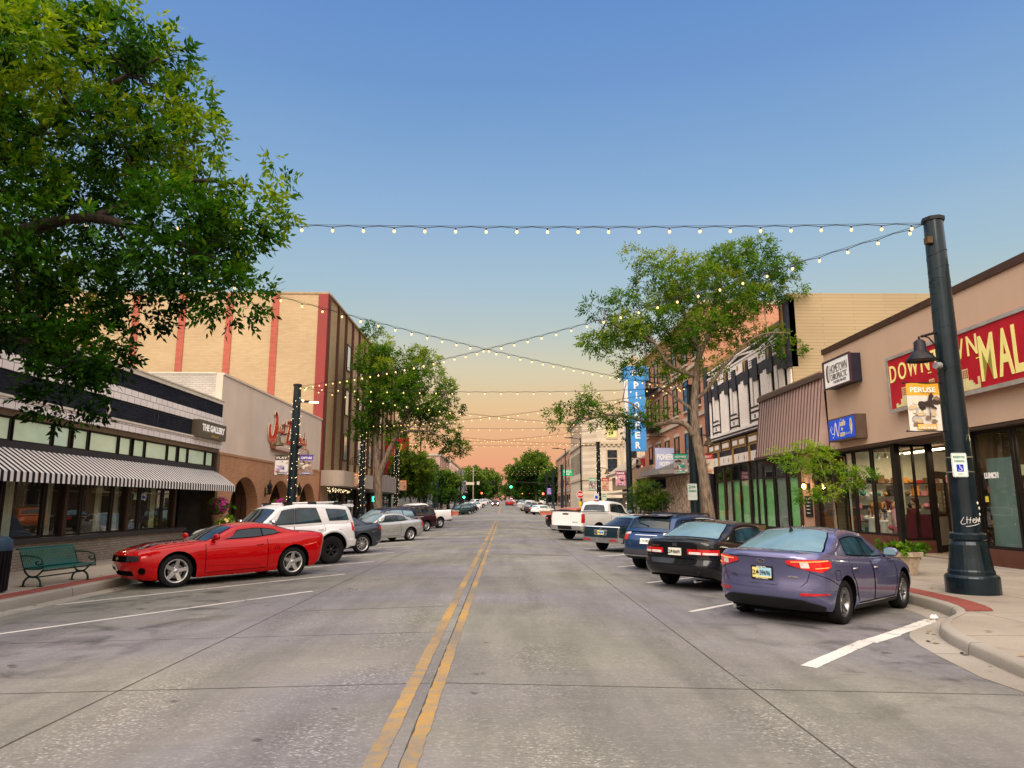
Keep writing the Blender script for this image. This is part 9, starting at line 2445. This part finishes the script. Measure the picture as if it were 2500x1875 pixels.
# ---- small tree before the mansard
rnd = random.Random(71); rng = np.random.default_rng(71)
t = thing('young_tree', 'young bright green street tree with layered leaves in front of the mansard', 'tree', (9.22, 19.5, 0))
lines = [([(9.22, 19.5, -.05), (9.2, 19.5, 1.2), (9.15, 19.5, 1.9), (8.95, 19.5, 2.6), (8.75, 19.5, 3.2)], [.045, .04, .034, .024, .01]), ([(9.16, 19.5, 1.8), (9.5, 19.4, 2.3), (9.95, 19.4, 2.55)], [.022, .016, .006]), ([(9.1, 19.5, 2.1), (8.6, 19.5, 2.6), (8.1, 19.5, 2.95)], [.022, .016, .006]), ([(9.16, 19.5, 1.7), (8.7, 19.4, 1.85)], [.018, .006])]
cl = [(7.75, 19.5, 3.1, 0), (8.15, 19.4, 3.0, 0), (8.45, 19.5, 3.32, 0), (8.5, 19.6, 2.85, 0), (8.85, 19.5, 3.2, 0), (9.1, 19.5, 3.12, 0), (8.3, 19.4, 2.7, 0), (8.8, 19.5, 2.6, 0), (9.2, 19.6, 2.62, 0), (9.55, 19.4, 2.66, 0), (9.95, 19.4, 2.55, 0), (10.15, 19.5, 2.5, 0), (9.7, 19.5, 2.3, 0), (8.4, 19.4, 1.95, 0), (8.8, 19.3, 1.98, 0), (9.1, 19.5, 2.05, 0), (8.6, 19.6, 1.85, 0), (9.8, 19.6, 2.2, 0), (8.05, 19.5, 2.85, 0), (8.95, 19.5, 2.9, 0)]
limbs(t, lines, [BARK], link_all(lines, cl, .010, .004, .9, rnd))
leaves('crown', t, twig_set(cl, .27, 40, rng, (1.8, 3.4), (.15, 1.1), .5), .085, .03, 3, LEAF_YEL, rng, .3, .85, .16)
t = thing('young_tree', 'low bushy young tree on the pavement in front of the stone clad wall', 'tree', (9.3, 45, 0))
cl = [(9.3 + rnd.uniform(-1.0, 1.1), 45 + rnd.uniform(-.7, .7), 2.1 + rnd.uniform(-.8, .9), 0) for _ in range(34)]
lines = [([(9.3, 45, -.05), (9.3, 45, 1.2), (9.35, 45, 2.8)], [.06, .05, .015])]
limbs(t, lines, [BARK], link_all(lines, cl, .014, .005, .8, rnd))
leaves('crown', t, twig_set(cl, .38, 40, rng, (1.2, 3.1), (.0, .8)), .13, .05, 3, LEAF_FAR, rng, .3, .85, .22)
# ---- flowers and planter greens
def flowers(name, label, cat, x, y, z, r, mats, n, pot, seed, green=LEAF_YEL, hr=1.0):
 rng = np.random.default_rng(seed); rnd = random.Random(seed)
 t = thing(name, label, cat, (x, y, 0))
 if pot: pot(t)
 cl = [(x + rnd.gauss(0, r * .45), y + rnd.gauss(0, r * .45), z + rnd.gauss(0, r * .4) * hr, 0) for _ in range(16)]
 leaves('foliage', t, twig_set(cl, r * .4, 14, rng, (z - r, z + r), (.1, .8)), .09, .045, 3, green, rng, .3, .9, .1)
 if mats:
  mb = MB()
  for _ in range(n):
   d = Vector((rnd.gauss(0, 1), rnd.gauss(0, 1), rnd.gauss(0, 1))).normalized(); q = Vector((x, y, z)) + Vector((d.x * r, d.y * r, d.z * r * hr)) * rnd.uniform(.7, 1.08)
   a = d.orthogonal().normalized(); b = d.cross(a); s = rnd.uniform(.03, .055)
   for k in range(5):
    u0, u1 = k * 1.2566, (k + .8) * 1.2566
    mb.add([q, q + (a * math.cos(u0) + b * math.sin(u0)) * s + d * .012, q + (a * math.cos((u0 + u1) / 2) + b * math.sin((u0 + u1) / 2)) * s * 1.3 + d * .008, q + (a * math.cos(u1) + b * math.sin(u1)) * s + d * .012], [(0, 1, 2, 3)], rnd.randrange(len(mats)))
  mb.build('blossoms', mats, t)
 return t
MAG = [mat('petal_magenta', (.48, .015, .22), .6), mat('petal_pink', (.60, .05, .36), .6), mat('petal_deep', (.26, .006, .14), .6)]
YLW = [mat('petal_yellow', (.68, .50, .08), .6), mat('petal_pale', (.68, .6, .3), .6)]
CLAY = mat('pot_clay', (.30, .17, .12), .8, var=.2)
def pot_fn(x, y, prof):
 def f(t):
  mb = MB(); mb.lathe(prof, (x, y, 0), 16); mb.build('pot', [CLAY], t)
 return f
flowers('flower_planter', 'tall pot of magenta flowers by the first brick arch', 'planter', -11.95, 29.9, 1.62, .34, MAG, 300, pot_fn(-11.95, 29.9, [(.26, 0), (.28, .05), (.22, .15), (.26, .9), (.34, 1.2), (.36, 1.25), (.30, 1.25), (0, 1.15)]), 81, hr=1.1)
flowers('flower_planter', 'low pot of small yellow flowers beside the magenta ones', 'planter', -11.3, 29.0, .92, .30, YLW, 110, pot_fn(-11.3, 29.0, [(.24, 0), (.32, .55), (.36, .6), (.3, .6), (0, .52)]), 82, hr=.8)
flowers('flower_planter', 'second pot of magenta flowers glimpsed above the white off road estate', 'planter', -11.7, 37.2, 1.66, .36, MAG, 220, pot_fn(-11.7, 37.2, [(.26, 0), (.22, .15), (.3, 1.2), (.36, 1.3), (0, 1.2)]), 83)
rng = np.random.default_rng(91); rnd = random.Random(91)
cl = [(9.9 + rnd.uniform(-.42, .5), 17.6 + rnd.uniform(-.4, .4), .56 + rnd.uniform(-.05, .12), 0) for _ in range(14)]
leaves('foliage', pt, twig_set(cl, .13, 14, rng, (.4, 1), (.0, .75)), .10, .06, 3, LEAF_YEL, rng, .4, .9, .1)
mb = MB()
for _ in range(26):
 a = rnd.uniform(0, 6.28); q = (9.85 - .3 + math.cos(a) * rnd.uniform(.02, .25), 17.5 + math.sin(a) * .2)
 mb.tube([(9.7, 17.55, .5), (q[0], q[1], rnd.uniform(.8, 1.05))], [.008, .003], 4)
mb.build('dry_stems', [mat('stem_wine', (.09, .02, .025), .8)], pt)
# ------------------------------------------------------------------ sky, sun, camera
w = bpy.data.worlds.new('World'); SC.world = w; w.use_nodes = True
nt = w.node_tree; nt.nodes.clear()
out = nt.nodes.new('ShaderNodeOutputWorld')
sky = nt.nodes.new('ShaderNodeTexSky'); sky.sky_type = 'NISHITA'; sky.sun_disc = False
sky.sun_elevation = R(4); sky.sun_rotation = R(195); sky.altitude = 1850
tc = nt.nodes.new('ShaderNodeTexCoord'); sp = nt.nodes.new('ShaderNodeSeparateXYZ'); L(nt, tc.outputs['Generated'], sp.inputs[0])
asn = N(nt, 'ShaderNodeMath', operation='ARCSINE'); L(nt, sp.outputs[2], asn.inputs[0])
mr = N(nt, 'ShaderNodeMapRange'); mr.inputs['From Min'].default_value = R(-5); mr.inputs['From Max'].default_value = R(90)
L(nt, asn.outputs[0], mr.inputs['Value'])
def ep(d): return (d + 5) / 95
rp = ramp(nt, mr.outputs[0], [(ep(-2), s8(204, 128, 132)), (ep(1.0), s8(228, 142, 136)), (ep(2.9), s8(244, 158, 122)), (ep(5.0), s8(242, 174, 124)), (ep(8.0), s8(238, 198, 146)), (ep(11), s8(220, 210, 176)), (ep(14.2), s8(190, 204, 200)), (ep(17.8), s8(172, 198, 214)), (ep(24), s8(146, 182, 220)), (ep(33), s8(114, 157, 212)), (ep(43), s8(92, 140, 206)), (ep(60), s8(214, 214, 216))])
# sky brightened to the sides, behind and overhead, out of view, to light facades
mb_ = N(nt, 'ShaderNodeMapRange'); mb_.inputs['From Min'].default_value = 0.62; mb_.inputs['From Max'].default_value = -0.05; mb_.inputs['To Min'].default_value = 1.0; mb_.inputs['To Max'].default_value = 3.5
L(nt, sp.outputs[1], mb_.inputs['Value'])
b1 = nt.nodes.new('ShaderNodeBackground'); L(nt, sky.outputs[0], b1.inputs[0]); b1.inputs[1].default_value = 0.015
wf = N(nt, 'ShaderNodeMapRange'); wf.inputs['From Min'].default_value = .6; wf.inputs['From Max'].default_value = -.3; wf.inputs['To Max'].default_value = .7; L(nt, sp.outputs[1], wf.inputs['Value'])
cn = N(nt, 'ShaderNodeTexNoise'); cn.inputs['Scale'].default_value = 2.2; cn.inputs['Detail'].default_value = 5; cm = N(nt, 'ShaderNodeMapping'); cm.inputs['Scale'].default_value = (1, 1, 3.2); L(nt, tc.outputs['Generated'], cm.inputs[0]); L(nt, cm.outputs[0], cn.inputs['Vector'])
ct = ramp(nt, cn.outputs['Fac'], [(.32, (.95, .985, .99)), (.52, (1, 1, 1)), (.72, (1.06, 1.0, 1.03))])
rpc = mixc(nt, 1, rp.outputs[0], ct.outputs[0], 'MULTIPLY')
warm = mixc(nt, wf.outputs[0], rpc, s8(250, 222, 190))
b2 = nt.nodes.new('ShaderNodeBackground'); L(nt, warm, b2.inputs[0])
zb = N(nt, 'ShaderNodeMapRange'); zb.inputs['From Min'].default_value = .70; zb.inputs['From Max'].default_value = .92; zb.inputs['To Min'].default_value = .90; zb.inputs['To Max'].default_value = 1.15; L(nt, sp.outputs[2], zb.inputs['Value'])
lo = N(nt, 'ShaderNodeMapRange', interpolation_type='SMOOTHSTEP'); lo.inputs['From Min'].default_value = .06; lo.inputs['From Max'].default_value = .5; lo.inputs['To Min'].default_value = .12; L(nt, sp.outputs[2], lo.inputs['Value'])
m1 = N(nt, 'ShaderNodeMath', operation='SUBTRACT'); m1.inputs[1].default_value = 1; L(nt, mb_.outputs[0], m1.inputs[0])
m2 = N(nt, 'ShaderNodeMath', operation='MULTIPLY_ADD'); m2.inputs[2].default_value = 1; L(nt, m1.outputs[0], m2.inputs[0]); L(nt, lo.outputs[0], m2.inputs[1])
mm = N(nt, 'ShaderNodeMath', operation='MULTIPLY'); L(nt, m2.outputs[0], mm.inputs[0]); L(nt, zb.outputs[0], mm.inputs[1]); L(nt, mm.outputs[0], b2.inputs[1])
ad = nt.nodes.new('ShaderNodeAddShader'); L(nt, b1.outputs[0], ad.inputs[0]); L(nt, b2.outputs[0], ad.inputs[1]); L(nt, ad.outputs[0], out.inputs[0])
sun = bpy.data.lights.new('sun', 'SUN'); sun.energy = 2.9; sun.angle = R(40); sun.color = (1.0, .9, .78)
so = bpy.data.objects.new('sun', sun); COL.objects.link(so)
so.rotation_euler = Vector((0.28, 1.0, -0.85)).to_track_quat('-Z', 'Y').to_euler()
cam_ = bpy.data.cameras.new('camera'); cam_.sensor_width = 36; cam_.lens = 36 * 1500 / 2212; cam_.clip_end = 4000; cam_.clip_start = .05
co = bpy.data.objects.new('camera', cam_); COL.objects.link(co)
co.location = (0, 0, 1.7); co.rotation_euler = (R(90) + math.atan(259.5 / 1500), 0, -math.atan(18 / 1500))
SC.camera = co
SC.view_settings.view_transform = 'Standard'; SC.view_settings.look = 'None'; SC.view_settings.exposure = 0; SC.view_settings.gamma = 1
SC.cycles.use_denoising = True
SC.cycles.max_bounces = 6; SC.cycles.diffuse_bounces = 3; SC.cycles.glossy_bounces = 3; SC.cycles.transparent_max_bounces = 12
SC.cycles.sample_clamp_indirect = 6
